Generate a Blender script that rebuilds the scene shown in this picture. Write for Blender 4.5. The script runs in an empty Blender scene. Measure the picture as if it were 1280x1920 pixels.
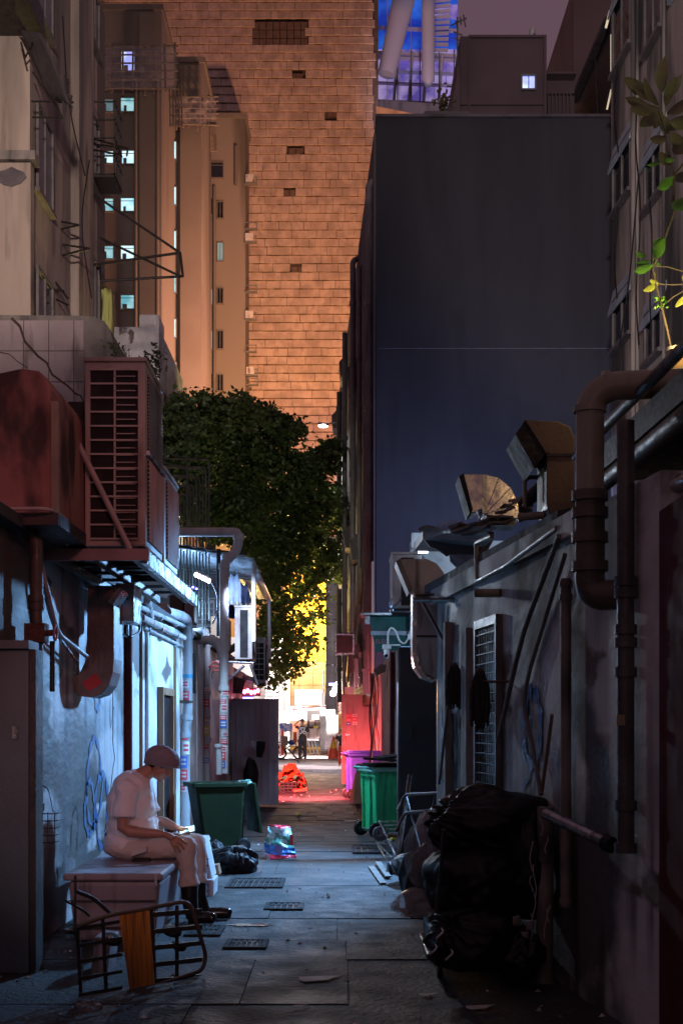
import bpy, math, random
from mathutils import Vector, Matrix, Euler, noise
random.seed(7)
sc = bpy.context.scene
col = sc.collection
R = math.radians
F = 2500.0          # focal length in photo pixels
# ---------------------------------------------------------------- camera
cd = bpy.data.cameras.new('camera'); cam = bpy.data.objects.new('camera', cd); col.objects.link(cam)
cam.location = (0, 0, 1.45); cam.rotation_euler = (R(90), 0, 0)
cd.sensor_fit = 'VERTICAL'; cd.sensor_height = 36; cd.sensor_width = 24
cd.lens = F / 1920 * 36; cd.shift_y = 405 / 1920; cd.clip_start = .1; cd.clip_end = 900
cd.dof.use_dof = True; cd.dof.focus_distance = 17; cd.dof.aperture_fstop = 9
sc.camera = cam
# ---------------------------------------------------------------- world: city glow on a low night sky
w = bpy.data.worlds.new('World'); sc.world = w; w.use_nodes = True
bg = w.node_tree.nodes['Background']
bg.inputs[0].default_value = (.215, .126, .165, 1); bg.inputs[1].default_value = .56
sc.view_settings.view_transform = 'Standard'; sc.view_settings.look = 'None'
sc.view_settings.exposure = 0.0; sc.view_settings.gamma = 1; sc.view_settings.use_curve_mapping = False
sc.cycles.use_denoising = True; sc.cycles.max_bounces = 6; sc.cycles.diffuse_bounces = 3
sc.cycles.transparent_max_bounces = 12; sc.cycles.sample_clamp_indirect = 4; sc.cycles.use_adaptive_sampling = True
sc.cycles.adaptive_threshold = .02

def lamp(name, kind, loc, power, color, size=.15, target=None, spot=None, blend=.6):
    l = bpy.data.lights.new(name, kind); l.energy = power; l.color = color
    if kind in ('POINT', 'SPOT'): l.shadow_soft_size = size
    if kind == 'AREA': l.shape = 'RECTANGLE'; l.size = size[0]; l.size_y = size[1]
    if kind == 'SPOT': l.spot_size = R(spot); l.spot_blend = blend
    o = bpy.data.objects.new(name, l); col.objects.link(o); o.location = loc
    if target is not None: o.rotation_euler = (Vector(target) - Vector(loc)).to_track_quat('-Z', 'Y').to_euler()
    return o
COOL = (.45, .68, 1.0); RED = (1, .2, .22); SODIUM = (1, .47, .2); WHITE = (1, .86, .82)
lamp('terrace_lamp_light', 'SPOT', (-1.6, 17.7, 3.44), 520, COOL, .1, (-.4, 17.0, .0), 116, .6)
lamp('terrace_back_fill', 'SPOT', (-1.35, 18.3, 3.4), 320, (.6, .7, 1), .1, (-1.5, 24.7, 1.2), 66, .6)  # added spot beside the terrace lamp, brightens the gate and pipes
lamp('right_wall_fill', 'SPOT', (-1.6, 17.7, 3.44), 380, (.78, .88, 1), .1, (1.5, 9.4, 1.9), 46, .9)  # extra spot at the terrace lamp, added to lift the right wall
lamp('terrace_tube_light', 'POINT', (-2.5, 19.5, 3.2), 110, (.35, .6, 1), .15)
lamp('red_strip_light', 'SPOT', (-1.6, 25.6, 2.1), 1900, RED, .12, (-.3, 29.5, -.6), 112, .6)
lamp('red_floor_fill', 'SPOT', (-1.55, 25.6, 2.1), 13000, (1, .12, .13), .1, (-.9, 28.6, 0), 74, .7)  # second red spot added by the strip lamp to redden the floor
lamp('yard_flood_light', 'SPOT', (1.35, 15.3, 3.42), 2900, (.25, .54, 1), .12, (-2.2, 13.8, 1.0), 100, .5)
lamp('yard_wall_light', 'SPOT', (1.5, 15.4, 3.5), 160, (.45, .7, 1), .1, (2.2, 18.3, 3.4), 120)
lamp('dark_building_fill', 'SPOT', (3.2, 24.5, 4.2), 1250, (.38, .5, 1), .5, (3.2, 30.0, 4.6), 140, 1)  # added blue spot without a fitting, tints the dark building's lower front
lamp('market_light_left', 'SPOT', (-3.0, 63, 5.2), 22000, WHITE, .4, (-2.4, 71, 1.0), 110, .6)
lamp('market_light_right', 'POINT', (-.75, 51, 3.1), 900, (1, .84, .95), .3)
lamp('street_lantern_light', 'SPOT', (-.75, 50, 12.7), 3200, (.9, .9, .85), .2, (-2.6, 47, 3), 130)
lamp('tiled_wall_fill', 'SPOT', (1.5, 74, 20), 52000, (1, .46, .28), .6, (-6, 105, 29), 150, 1)  # unseen orange spot put in to light the tiled wall
lamp('tree_under_light', 'SPOT', (-3.3, 53, 2.6), 16000, (1, .72, .2), .3, (-3.4, 45, 8.0), 70, .8)
lamp('tree_front_fill', 'SPOT', (-1.9, 25.5, 5.2), 1300, (.9, 1, .78), .15, (-3.2, 44, 7.6), 50, 1)  # no real lamp here; added to light the tree's near side
lamp('side_wall_fill', 'SPOT', (-1.4, 46, 2.4), 900, (1, .55, .2), .2, (.1, 40, 3.8), 110, .8)  # warm spot added for the orange base of the dark building
lamp('pot_lamp_light', 'POINT', (2.15, 8.35, 4.05), 17, (1, .66, .25), .05)
lamp('plant_leaf_fill', 'SPOT', (2.1, 8.0, 3.7), 34, (.95, 1, .5), .05, (2.1, 8.6, 4.6), 70)  # added greenish spot that brightens the leaves; no lamp hangs there
lamp('red_shelf_fill', 'SPOT', (.2, 1.5, 4.4), 300, (1, .26, .25), .3, (-1.95, 9.2, 2.5), 34, .9)  # unseen red spot added above the view to redden the shelf units
lamp('seated_man_fill', 'SPOT', (-.2, -1, 3.0), 430, (1, .58, .58), .15, (-1.45, 9.4, .85), 15, .7)  # unseen pink spot added behind the camera to brighten the seated man
lamp('behind_camera_fill', 'AREA', (-.2, -2.5, 4.2), 9, (1, .7, .62), (1.6, 1), (-.8, 12, 1.6))  # weak unseen area light, added as fill from behind
lamp('left_facade_fill', 'SPOT', (2, -16, 5), 38000, (1, .76, .66), .6, (-7.2, 24, 14.8), 25, .6)  # unseen spot added behind the camera to lift the upper left facade
lamp('right_facade_fill', 'SPOT', (-3, -16, 5), 26000, (1, .8, .76), .6, (7.4, 24, 13.5), 22, .6)  # matching unseen spot, added for the right facade

# ---------------------------------------------------------------- helpers
def P(px, py, d, dy=0):      # a photo pixel at a real depth (metres) -> world point
    return Vector(((px - 640) / F * d, d + dy, 1.45 - (py - 1365) / F * d))
def Z(py, d): return 1.45 - (py - 1365) / F * d
def X(px, d): return (px - 640) / F * d
def DP(a, b, px): return a / ((px - 640) / F - b)     # depth where a column meets the wall plane x = a + b*y
def onp(pl, px, py, off=0):
    d = DP(pl[0], pl[1], px); return Vector((X(px, d) + off, d, Z(py, d)))
LW = (-2.05, 0); RW = (2.13, -.116); FRW = (6.52, -.046); FLW = (-5.6, 0); DBS = (1.83, -.035)
ORG = {}
def org(o): return ORG.get(o.name, Vector((0, 0, 0))) if o else Vector((0, 0, 0))
def tag(o, label=None, cat=None, group=None, kind=None):
    if label: o['label'] = label
    if cat: o['category'] = cat
    if group: o['group'] = group
    if kind: o['kind'] = kind
    return o
def T(name, label, cat, loc=(0, 0, 0), group=None, local=False, rz=0):
    o = bpy.data.objects.new(name, None); col.objects.link(o); o.location = loc; o.rotation_euler = (0, 0, rz)
    o.empty_display_size = .1
    ORG[o.name] = Vector((0, 0, 0)) if local else Vector(loc)
    return tag(o, label, cat, group)
def fil(pts, r, n=5):       # round the corners of a polyline
    pts = [Vector(p) for p in pts]; out = [pts[0]]
    for i in range(1, len(pts) - 1):
        a, b, c = pts[i - 1], pts[i], pts[i + 1]
        u = (a - b); v = (c - b); k = min(r, u.length * .48, v.length * .48)
        p0 = b + u.normalized() * k; p1 = b + v.normalized() * k
        for j in range(n + 1):
            t = j / n; out.append(p0 * (1 - t) ** 2 + b * 2 * t * (1 - t) + p1 * t * t)
    out.append(pts[-1]); return out
class MB:
    def __init__(s): s.v = []; s.f = []; s.s = []; s.m = []
    def add(s, vs, fs, sm=False, m=0):
        n = len(s.v); s.v += [Vector(q) for q in vs]
        for f in fs: s.f.append([n + i for i in f]); s.s.append(sm); s.m.append(m)
        return s
    def box(s, x0, x1, y0, y1, z0, z1, m=0):
        return s.obox((x0, y0, z0), (x1 - x0, 0, 0), (0, y1 - y0, 0), (0, 0, z1 - z0), m)
    def obox(s, o, U, V, W, m=0):
        o, U, V, W = Vector(o), Vector(U), Vector(V), Vector(W)
        vs = [o, o + U, o + U + V, o + V, o + W, o + U + W, o + U + V + W, o + V + W]
        fs = [(0, 3, 2, 1), (4, 5, 6, 7), (0, 1, 5, 4), (1, 2, 6, 5), (2, 3, 7, 6), (3, 0, 4, 7)]
        if U.cross(V).dot(W) < 0: fs = [f[::-1] for f in fs]
        return s.add(vs, fs, False, m)
    def cbox(s, c, size, rot=(0, 0, 0), m=0):
        q = Euler(rot).to_matrix(); a, b, d = size
        U, V, W = q @ Vector((a, 0, 0)), q @ Vector((0, b, 0)), q @ Vector((0, 0, d))
        return s.obox(Vector(c) - (U + V + W) / 2, U, V, W, m)
    def px(s, p0, p1, q0, q1, d, th, m=0):      # box whose front covers photo columns p0..p1, rows q0..q1 at depth d
        return s.box(X(p0, d), X(p1, d), d, d + th, Z(q1, d), Z(q0, d), m)
    def onwall(s, pl, d0, d1, z0, z1, o0, o1, m=0):   # box lying along a wall plane
        a, b = pl; n = Vector((1, -b, 0)).normalized()
        p = Vector((a + b * d0, d0, z0)) + n * o0; U = Vector((b * (d1 - d0), d1 - d0, 0))
        return s.obox(p, U, n * (o1 - o0), (0, 0, z1 - z0), m)
    def tube(s, pts, r, seg=10, cap=True, m=0, flat=1):
        pts = [Vector(p) for p in pts]; n = len(pts); rr = r if isinstance(r, (list, tuple)) else [r] * n
        t0 = (pts[1] - pts[0]).normalized(); up = Vector((0, 0, 1)) if abs(t0.z) < .9 else Vector((0, 1, 0))
        nx = t0.cross(up).normalized(); vs = []
        for i in range(n):
            t = (pts[min(i + 1, n - 1)] - pts[max(i - 1, 0)])
            if t.length < 1e-9: t = t0
            t.normalize(); nx = (nx - t * nx.dot(t))
            if nx.length < 1e-6: nx = t.orthogonal()
            nx.normalize(); ny = t.cross(nx)
            for k in range(seg):
                a = 2 * math.pi * k / seg; vs.append(pts[i] + nx * math.cos(a) * rr[i] + ny * math.sin(a) * rr[i] * flat)
        fs = [(i * seg + k, i * seg + (k + 1) % seg, (i + 1) * seg + (k + 1) % seg, (i + 1) * seg + k) for i in range(n - 1) for k in range(seg)]
        s.add(vs, fs, True, m)
        if cap: s.add(vs[:seg], [tuple(range(seg))[::-1]], False, m); s.add(vs[-seg:], [tuple(range(seg))], False, m)
        return s
    def ring(s, c, axis, r, w, seg=16, m=0):    # short collar round a pipe
        axis = Vector(axis).normalized(); c = Vector(c)
        return s.tube([c - axis * w / 2, c + axis * w / 2], r, seg, True, m)
    def ell(s, c, r, rot=(0, 0, 0), seg=16, rg=10, m=0):
        q = Euler(rot).to_matrix(); c = Vector(c); vs = []; fs = []
        for i in range(rg + 1):
            th = math.pi * i / rg
            for k in range(seg):
                a = 2 * math.pi * k / seg
                vs.append(c + q @ Vector((r[0] * math.sin(th) * math.cos(a), r[1] * math.sin(th) * math.sin(a), r[2] * math.cos(th))))
        for i in range(rg):
            for k in range(seg):
                a, b, c2, d2 = i * seg + k, i * seg + (k + 1) % seg, (i + 1) * seg + (k + 1) % seg, (i + 1) * seg + k
                fs.append((a, d2, c2) if i == 0 else ((a, d2, b) if i == rg - 1 else (a, d2, c2, b)))
        return s.add(vs, fs, True, m)
    def prism(s, pts, W, m=0):
        pts = [Vector(p) for p in pts]; W = Vector(W); n = len(pts)
        vs = pts + [p + W for p in pts]
        nrm = Vector((0, 0, 0))
        for i in range(n): nrm += pts[i].cross(pts[(i + 1) % n])
        fs = [tuple(range(n))[::-1], tuple(range(n, 2 * n))] + [(i, (i + 1) % n, n + (i + 1) % n, n + i) for i in range(n)]
        if nrm.dot(W) < 0: fs = [f[::-1] for f in fs]
        return s.add(vs, fs, False, m)
    def sheet(s, g, m=0, sm=True):
        h = len(g); w = len(g[0]); vs = [p for r in g for p in r]
        return s.add(vs, [(j * w + i, j * w + i + 1, (j + 1) * w + i + 1, (j + 1) * w + i) for j in range(h - 1) for i in range(w - 1)], sm, m)
    def wheel(s, c, axis, r, w, seg=18): 
        axis = Vector(axis).normalized(); c = Vector(c)
        return s.tube([c - axis * w / 2, c - axis * w / 2.01, c - axis * w * .3, c + axis * w * .3, c + axis * w / 2.01, c + axis * w / 2], [r * .6, r * .86, r, r, r * .86, r * .6], seg)
    def mesh(s, name, mats, off=Vector((0, 0, 0))):
        me = bpy.data.meshes.new(name); me.from_pydata([v - off for v in s.v], [], s.f)
        for mt in (mats if isinstance(mats, (list, tuple)) else [mats]): me.materials.append(mt)
        me.polygons.foreach_set('use_smooth', s.s); me.polygons.foreach_set('material_index', s.m); me.update()
        return me
    def build(s, name, mats, parent=None, bevel=0, label=None, cat=None, group=None, kind=None, solid=0):
        off = org(parent)
        if parent is None and kind is None:      # a thing that is one mesh: its origin sits at its base
            xs = [v.x for v in s.v]; ys = [v.y for v in s.v]; off = Vector(((min(xs) + max(xs)) / 2, (min(ys) + max(ys)) / 2, min(v.z for v in s.v)))
        o = bpy.data.objects.new(name, s.mesh(name, mats, off)); col.objects.link(o); o.parent = parent
        if parent is None: o.location = off if kind is None else (0, 0, 0)
        ORG[o.name] = Vector(off) 
        if bevel:
            b = o.modifiers.new('bevel', 'BEVEL'); b.width = bevel; b.segments = 2; b.limit_method = 'ANGLE'; b.angle_limit = R(40)
        if solid:
            b = o.modifiers.new('solidify', 'SOLIDIFY'); b.thickness = solid
        return tag(o, label, cat, group, kind)
def inst(me, name, parent, wloc, rot=None, label=None, cat=None, group=None, scale=None):
    o = bpy.data.objects.new(name, me); col.objects.link(o); o.parent = parent; o.location = Vector(wloc) - org(parent)
    if rot: o.rotation_euler = rot
    if scale: o.scale = scale
    ORG[o.name] = Vector(wloc)
    return tag(o, label, cat, group)
def copy_tree(o, parent=None):
    c = o.copy(); col.objects.link(c); c.parent = parent
    for ch in list(o.children): copy_tree(ch, c)
    return c
def text(txt, size, name, mt, parent, wloc, rot, ext=.002):
    cu = bpy.data.curves.new(name, 'FONT'); cu.body = txt; cu.size = size; cu.extrude = ext; cu.align_x = 'CENTER'; cu.align_y = 'CENTER'
    o = bpy.data.objects.new(name, cu); col.objects.link(o); o.rotation_euler = rot
    dg = bpy.context.evaluated_depsgraph_get(); me = bpy.data.meshes.new_from_object(o.evaluated_get(dg))
    bpy.data.objects.remove(o); me.materials.clear(); me.materials.append(mt)
    o = bpy.data.objects.new(name, me); col.objects.link(o); o.parent = parent; o.location = Vector(wloc) - org(parent); o.rotation_euler = rot
    return o
def fuse(mb, name, mt, parent, voxel, disp=0, dscale=8, smooth=3, seed=0, floor=None):   # weld overlapping lumps into one continuous skin
    me = mb.mesh('tmp', mt, org(parent)); o = bpy.data.objects.new('tmp', me); col.objects.link(o)
    m = o.modifiers.new('r', 'REMESH'); m.mode = 'VOXEL'; m.voxel_size = voxel; m.use_smooth_shade = True
    if smooth: s = o.modifiers.new('s', 'SMOOTH'); s.iterations = smooth; s.factor = .5
    dg = bpy.context.evaluated_depsgraph_get(); m2 = bpy.data.meshes.new_from_object(o.evaluated_get(dg))
    bpy.data.objects.remove(o)
    if disp:
        nr = [v.normal.copy() for v in m2.vertices]
        for v, n in zip(m2.vertices, nr):
            q = v.co * dscale + Vector((seed, 0, 0)); h = noise.noise(q) + .5 * noise.noise(q * 2.3)
            v.co += n * disp * (1 - 2.2 * abs(h))
    m2.polygons.foreach_set('use_smooth', [True] * len(m2.polygons))
    m2.materials.clear(); m2.materials.append(mt); m2.name = name
    r = bpy.data.objects.new(name, m2); col.objects.link(r); r.parent = parent; ORG[r.name] = org(parent); return r

# ---------------------------------------------------------------- materials
def M(name, c, c2=None, rough=.7, metal=0, sc_=3, st=(1, 1, 1), lo=.4, hi=.62, grime=None, gs=1.3, gst=(5, 5, .7), glo=.52, ghi=.68, bump=.25, bs=30, bst=None, trans=0, emit=0, ec=None, spec=.5, g2=None, g2s=.9, g2lo=.55, g2hi=.62, alpha=1, coat=0, drip=None, g2st=(1, 1, .6)):
    m = bpy.data.materials.new(name); m.use_nodes = True; nt = m.node_tree; N = nt.nodes; L = nt.links
    b = N['Principled BSDF']; b.inputs['Roughness'].default_value = rough; b.inputs['Metallic'].default_value = metal
    b.inputs['Specular IOR Level'].default_value = spec; b.inputs['Coat Weight'].default_value = coat
    geo = N.new('ShaderNodeNewGeometry')
    def nz(scale, st, det=5):
        mp = N.new('ShaderNodeMapping'); mp.inputs['Scale'].default_value = st; L.new(geo.outputs['Position'], mp.inputs[0])
        n = N.new('ShaderNodeTexNoise'); n.inputs['Scale'].default_value = scale; n.inputs['Detail'].default_value = det; L.new(mp.outputs[0], n.inputs['Vector']); return n.outputs['Fac']
    def rng(x, a, b_):
        r = N.new('ShaderNodeMapRange'); r.inputs[1].default_value = a; r.inputs[2].default_value = b_; r.clamp = True; L.new(x, r.inputs[0]); return r.outputs[0]
    def mix(f, a, b_):
        x = N.new('ShaderNodeMix'); x.data_type = 'RGBA'; L.new(f, x.inputs[0])
        for i, q in ((6, a), (7, b_)):
            if hasattr(q, 'is_linked'): L.new(q, x.inputs[i])
            else: x.inputs[i].default_value = (*q, 1)
        return x.outputs[2]
    c2 = c2 or tuple(k * .72 for k in c)
    cur = mix(rng(nz(sc_, st), lo, hi), c, c2)
    if grime: cur = mix(rng(nz(gs, gst, 7), glo, ghi), cur, grime)
    if drip:
        dm = N.new('ShaderNodeMath'); dm.operation = 'MULTIPLY'; L.new(rng(nz(2.6, (1.5, 1.5, .16), 8), .5, .66), dm.inputs[0]); L.new(rng(nz(.6, (1, 1, 1), 2), .38, .52), dm.inputs[1]); cur = mix(dm.outputs[0], cur, drip)
    if g2: cur = mix(rng(nz(g2s, g2st, 9), g2lo, g2hi), cur, g2)
    L.new(cur, b.inputs['Base Color'])
    rg = rng(nz(sc_ * 2.5, st), .3, .7); ra = N.new('ShaderNodeMapRange'); ra.inputs[3].default_value = max(.03, rough - .13); ra.inputs[4].default_value = min(1, rough + .13); L.new(rg, ra.inputs[0]); L.new(ra.outputs[0], b.inputs['Roughness'])
    if bump:
        bp = N.new('ShaderNodeBump'); bp.inputs['Strength'].default_value = bump; bp.inputs['Distance'].default_value = .02
        L.new(nz(bs, bst or (1, 1, 1), 4), bp.inputs['Height']); L.new(bp.outputs[0], b.inputs['Normal'])
    if trans:
        tr = N.new('ShaderNodeBsdfTranslucent'); L.new(cur, tr.inputs[0]); mx = N.new('ShaderNodeMixShader'); mx.inputs[0].default_value = trans
        L.new(b.outputs[0], mx.inputs[1]); L.new(tr.outputs[0], mx.inputs[2]); L.new(mx.outputs[0], N['Material Output'].inputs[0])
    if alpha < 1: b.inputs['Alpha'].default_value = alpha
    if emit: b.inputs['Emission Color'].default_value = (*(ec or c), 1); b.inputs['Emission Strength'].default_value = emit
    return m
def E(name, c, s):   # something that gives off light
    m = bpy.data.materials.new(name); m.use_nodes = True; b = m.node_tree.nodes['Principled BSDF']
    b.inputs['Base Color'].default_value = (*[min(1, k) for k in c], 1); b.inputs['Emission Color'].default_value = (*c, 1); b.inputs['Emission Strength'].default_value = s; return m
def EW(name, c, c2, s, scale):   # lit room behind a pane: uneven light
    m = E(name, c, s); nt = m.node_tree; N = nt.nodes; b = N['Principled BSDF']
    geo = N.new('ShaderNodeNewGeometry'); n = N.new('ShaderNodeTexNoise'); n.inputs['Scale'].default_value = scale; n.inputs['Detail'].default_value = 3
    nt.links.new(geo.outputs['Position'], n.inputs['Vector']); r = N.new('ShaderNodeValToRGB')
    r.color_ramp.elements[0].position = .4; r.color_ramp.elements[0].color = (*c, 1); r.color_ramp.elements[1].position = .6; r.color_ramp.elements[1].color = (*c2, 1)
    nt.links.new(n.outputs['Fac'], r.inputs[0]); nt.links.new(r.outputs[0], b.inputs['Emission Color']); return m

plasterL = M('peeling_plaster', (.5, .5, .51), (.27, .285, .31), .62, sc_=1.9, st=(1, .28, .8), lo=.45, hi=.55, grime=(.1, .085, .075), gs=1.5, gst=(1, .28, .7), glo=.51, ghi=.57, bump=.6, bs=9, bst=(1, .4, .9), g2=(.06, .05, .04), g2s=1.6, g2lo=.56, g2hi=.585, g2st=(1, .25, .9), drip=(.07, .07, .08))
plasterW = M('white_plaster', (.6, .6, .58), (.44, .44, .44), .6, sc_=2, st=(1, .35, .7), grime=(.2, .19, .18), gs=1.7, gst=(1, .35, .5), glo=.53, ghi=.64, bump=.4, bs=22, g2=(.12, .1, .09), g2s=2.2, g2lo=.6, g2hi=.63, g2st=(1, .3, .8))
plasterR = M('streaked_plaster', (.5, .5, .49), (.3, .3, .3), .75, sc_=1.9, st=(1, .35, .7), lo=.44, hi=.56, grime=(.08, .075, .07), gs=1.7, gst=(1, .4, .5), glo=.51, ghi=.58, bump=.6, bs=10, bst=(1, .5, .9), g2=(.1, .065, .05), g2s=1.6, g2lo=.57, g2hi=.6, g2st=(1, .35, .8), drip=(.025, .022, .02))
concrete = M('old_concrete', (.3, .28, .26), (.2, .19, .18), .85, grime=(.07, .065, .06), bump=.6, bs=12)
facadeL = M('left_facade_paint', (.5, .42, .35), (.36, .31, .27), .8, sc_=.5, st=(1, 2, .4), grime=(.17, .15, .14), gs=.6, gst=(1.6, 1.6, .25), bump=.25, bs=10, drip=(.2, .17, .15))
facadeR = M('right_facade_paint', (.46, .42, .38), (.34, .31, .28), .85, sc_=.4, st=(1, 2, .3), grime=(.05, .05, .05), gs=.7, gst=(1.5, 1.5, .25), glo=.48, ghi=.62, bump=.3, bs=9, drip=(.13, .12, .11))
towerM = M('tower_render', (.2, .165, .135), (.165, .135, .11), .85, sc_=.12, st=(1, 1, .3), grime=(.09, .075, .06), gs=.35, gst=(1, 1, .12), bump=.05, bs=3)
towerT = M('tower_trim', (.15, .125, .1), (.13, .107, .087), .8, sc_=.3, bump=0)
darkB = M('dark_blue_paint', (.034, .035, .043), (.028, .029, .036), .8, drip=(.025, .026, .032), sc_=.3, st=(1, 1, .3), grime=(.026, .027, .033), gs=.4, gst=(2, 2, .3), bump=.12, bs=25)
darkS = M('dark_side_render', (.12, .105, .12), (.08, .075, .085), .8, sc_=.4, grime=(.05, .045, .05), gs=.5, bump=.3, bs=10)
orangeB = M('orange_tile_glaze', (.42, .24, .13), (.33, .2, .12), .6, sc_=.8, grime=(.15, .1, .08), gs=.8, bump=.1)
puddleM = M('wet_film', (.02, .02, .022), None, .3, bump=.15, bs=12, spec=.5)
roofM = M('roof_felt', (.05, .05, .055), None, .9, bump=.6, bs=8)
slabM = [M('paving_%s' % n, tuple(k * .62 for k in c), tuple(k * .38 for k in c), .72, sc_=f, grime=(.022, .021, .022), gs=1.3, gst=(1.2, .5, 1), glo=.46, ghi=.6, bump=.7, bs=26, spec=sp, g2=(.09, .09, .095), g2s=2.6, g2lo=.66, g2hi=.72) for n, c, f, sp in
         (('a', (.085, .086, .09), 1.4, .3), ('b', (.1, .1, .104), 1.9, .35), ('c', (.068, .068, .072), 1.1, .45))]
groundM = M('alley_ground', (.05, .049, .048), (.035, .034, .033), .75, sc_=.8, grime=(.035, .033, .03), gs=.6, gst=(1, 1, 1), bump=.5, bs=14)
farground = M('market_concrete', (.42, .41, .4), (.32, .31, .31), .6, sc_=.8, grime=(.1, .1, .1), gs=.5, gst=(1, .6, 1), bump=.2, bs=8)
iron = M('cast_iron', (.03, .03, .034), (.02, .02, .022), .8, 0, bump=.4, bs=60, spec=.15)
pvcG = M('grey_pvc', (.34, .35, .36), (.27, .28, .29), .36, sc_=3, st=(1, 1, .4), grime=(.13, .12, .11), gs=3, gst=(2, 2, .5), glo=.55, ghi=.75, bump=.06)
pvcD = M('dirty_dark_pvc', (.085, .078, .072), (.05, .046, .044), .5, sc_=4, grime=(.03, .027, .025), gs=3, bump=.25)
pvcB = M('buff_pvc', (.27, .235, .17), (.2, .17, .12), .42, sc_=3, grime=(.08, .065, .045), gs=2.5, gst=(2, 2, .6), bump=.12)
steel = M('galvanised_steel', (.42, .43, .45), (.3, .31, .33), .3, .85, sc_=5, grime=(.17, .15, .14), gs=3, bump=.08)
ductD = M('dark_duct_metal', (.17, .165, .165), (.1, .095, .095), .45, .4, sc_=4, grime=(.07, .055, .05), gs=3, bump=.12)
ductG = M('greasy_duct_metal', (.46, .46, .46), (.34, .34, .34), .5, .2, sc_=3, grime=(.11, .09, .075), gs=2, bump=.1)
rust = M('rusty_iron', (.12, .06, .04), (.07, .045, .04), .8, .3, sc_=8, bump=.6, bs=50)
darkmetal = M('painted_dark_metal', (.035, .034, .036), (.055, .045, .042), .5, .3, sc_=6, bump=.2)
acW = M('ac_casing', (.46, .43, .4), (.37, .34, .31), .45, sc_=2, grime=(.15, .11, .1), gs=2, gst=(1.5, 1.5, .7), bump=.08)
acD = M('ac_inner', (.012, .012, .014), None, .8, bump=.3)
white = M('white_enamel', (.72, .72, .71), None, .4, grime=(.45, .43, .4), gs=3, bump=.04)
black = M('black_plastic', (.012, .012, .014), None, .5, bump=.15, spec=.3)
bagM = M('black_bag_film', (.006, .006, .008), (.01, .01, .013), .5, bump=.06, bs=7, spec=.28)
clearM = M('clear_bag_film', (.5, .48, .52), None, .25, bump=.5, bs=18, bst=(1, 1, .4), alpha=.3)
netM = M('scaffold_sheet', (.42, .38, .42), None, .4, bump=.5, bs=3, alpha=.26)
pinkdoor = M('primer_red_door', (.36, .22, .2), (.3, .18, .17), .5, grime=(.2, .13, .12), gs=2, bump=.15)
planks = M('weathered_board', (.4, .3, .28), (.3, .23, .21), .8, sc_=2, st=(2, 2, .4), grime=(.13, .1, .09), gs=2, gst=(2.5, 2.5, .5), glo=.56, ghi=.66, bump=.3, bs=10, bst=(2, 2, .4))
wood = M('brown_wood', (.22, .12, .06), (.14, .075, .04), .6, sc_=2, st=(6, 6, .5), bump=.3, bs=20, bst=(4, 4, .3))
bamboo = M('bamboo_pole', (.2, .16, .11), (.13, .1, .075), .6, bump=.2)
rodM = M('tan_rod', (.15, .135, .12), (.1, .09, .08), .6, bump=.2)
orangeW = M('orange_board', (.62, .24, .045), (.45, .16, .03), .6, sc_=4, st=(9, 9, .6), grime=(.22, .09, .03), gs=3, gst=(9, 9, .5), bump=.3, bs=25, bst=(4, 4, .3))
purpleT = M('purple_cooler_plastic', (.3, .24, .27), (.24, .19, .22), .45, grime=(.12, .1, .11), gs=2, bump=.08)
greenL = M('bright_green_plastic', (.03, .52, .2), (.025, .44, .17), .38, sc_=2, grime=(.03, .2, .12), gs=3, bump=.08)
greenD = M('dark_green_plastic', (.012, .026, .009), (.009, .02, .008), .7, spec=.15, bump=.1)
teal = M('pale_teal_lid', (.2, .5, .42), None, .4, bump=.08)
purple = M('violet_bin_plastic', (.045, .05, .33), None, .4, bump=.08)
gateM = M('gate_sheet_metal', (.46, .43, .5), (.38, .36, .42), .5, 0, sc_=.6, st=(1, 1, 1), grime=(.28, .26, .3), gs=.9, gst=(1, 1, .6), bump=.05)
cabM = M('meter_cabinet_paint', (.1, .135, .16), (.08, .105, .125), .5, sc_=1.5, grime=(.13, .12, .12), gs=1.6, gst=(3, 3, .5), bump=.1)
greenC = M('green_canvas', (.012, .085, .075), None, .75, bump=.2)
redF = M('orange_tarp', (.75, .1, .03), (.6, .07, .02), .55, bump=.4, bs=12)
skin = M('skin', (.42, .22, .15), (.38, .19, .13), .5, bump=.05, bs=120)
hairM = M('hair', (.012, .01, .009), None, .5, bump=.6, bs=160)
capM = M('cap_cloth', (.26, .22, .25), (.2, .17, .2), .85, bump=.2, bs=90)
shirtM = M('white_cotton', (.8, .77, .78), (.76, .72, .74), .9, bump=.12, bs=120)
trouM = M('beige_trouser_cloth', (.6, .52, .48), (.54, .46, .43), .9, bump=.15, bs=120)
bootM = M('black_rubber', (.014, .013, .016), None, .22, bump=.08)
jersey = M('black_jersey', (.02, .02, .024), None, .8)
denim = M('dark_trousers', (.035, .03, .04), None, .85)
orangeJ = M('red_shorts', (.5, .06, .03), None, .8)
foam = M('white_foam', (.7, .72, .75), None, .7, bump=.3, bs=60)
card = M('cardboard', (.34, .2, .11), (.28, .16, .09), .8, bump=.1)
leafM = M('tree_leaf', (.11, .15, .045), (.035, .06, .02), .45, sc_=.9, trans=.35, bump=0)
leafP = M('plant_leaf_green', (.12, .3, .035), (.08, .2, .03), .4, sc_=14, trans=.3, bump=.1)
leafD = M('plant_leaf_dark', (.1, .11, .045), (.11, .08, .05), .45, sc_=10, trans=.2, bump=.1)
barkM = M('bark', (.09, .07, .05), None, .9, bump=.7)
tileM = [M('wall_tile_%s' % n, c, None, .6, sc_=1.1, st=(1, 1, 1), grime=tuple(k * .72 for k in c), gs=1.4, gst=(2, 1, 1), bump=.2, bs=4) for n, c in
         zip('abcd', ((.52, .38, .3), (.5, .365, .288), (.54, .397, .315), (.475, .34, .267)))]
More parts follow.
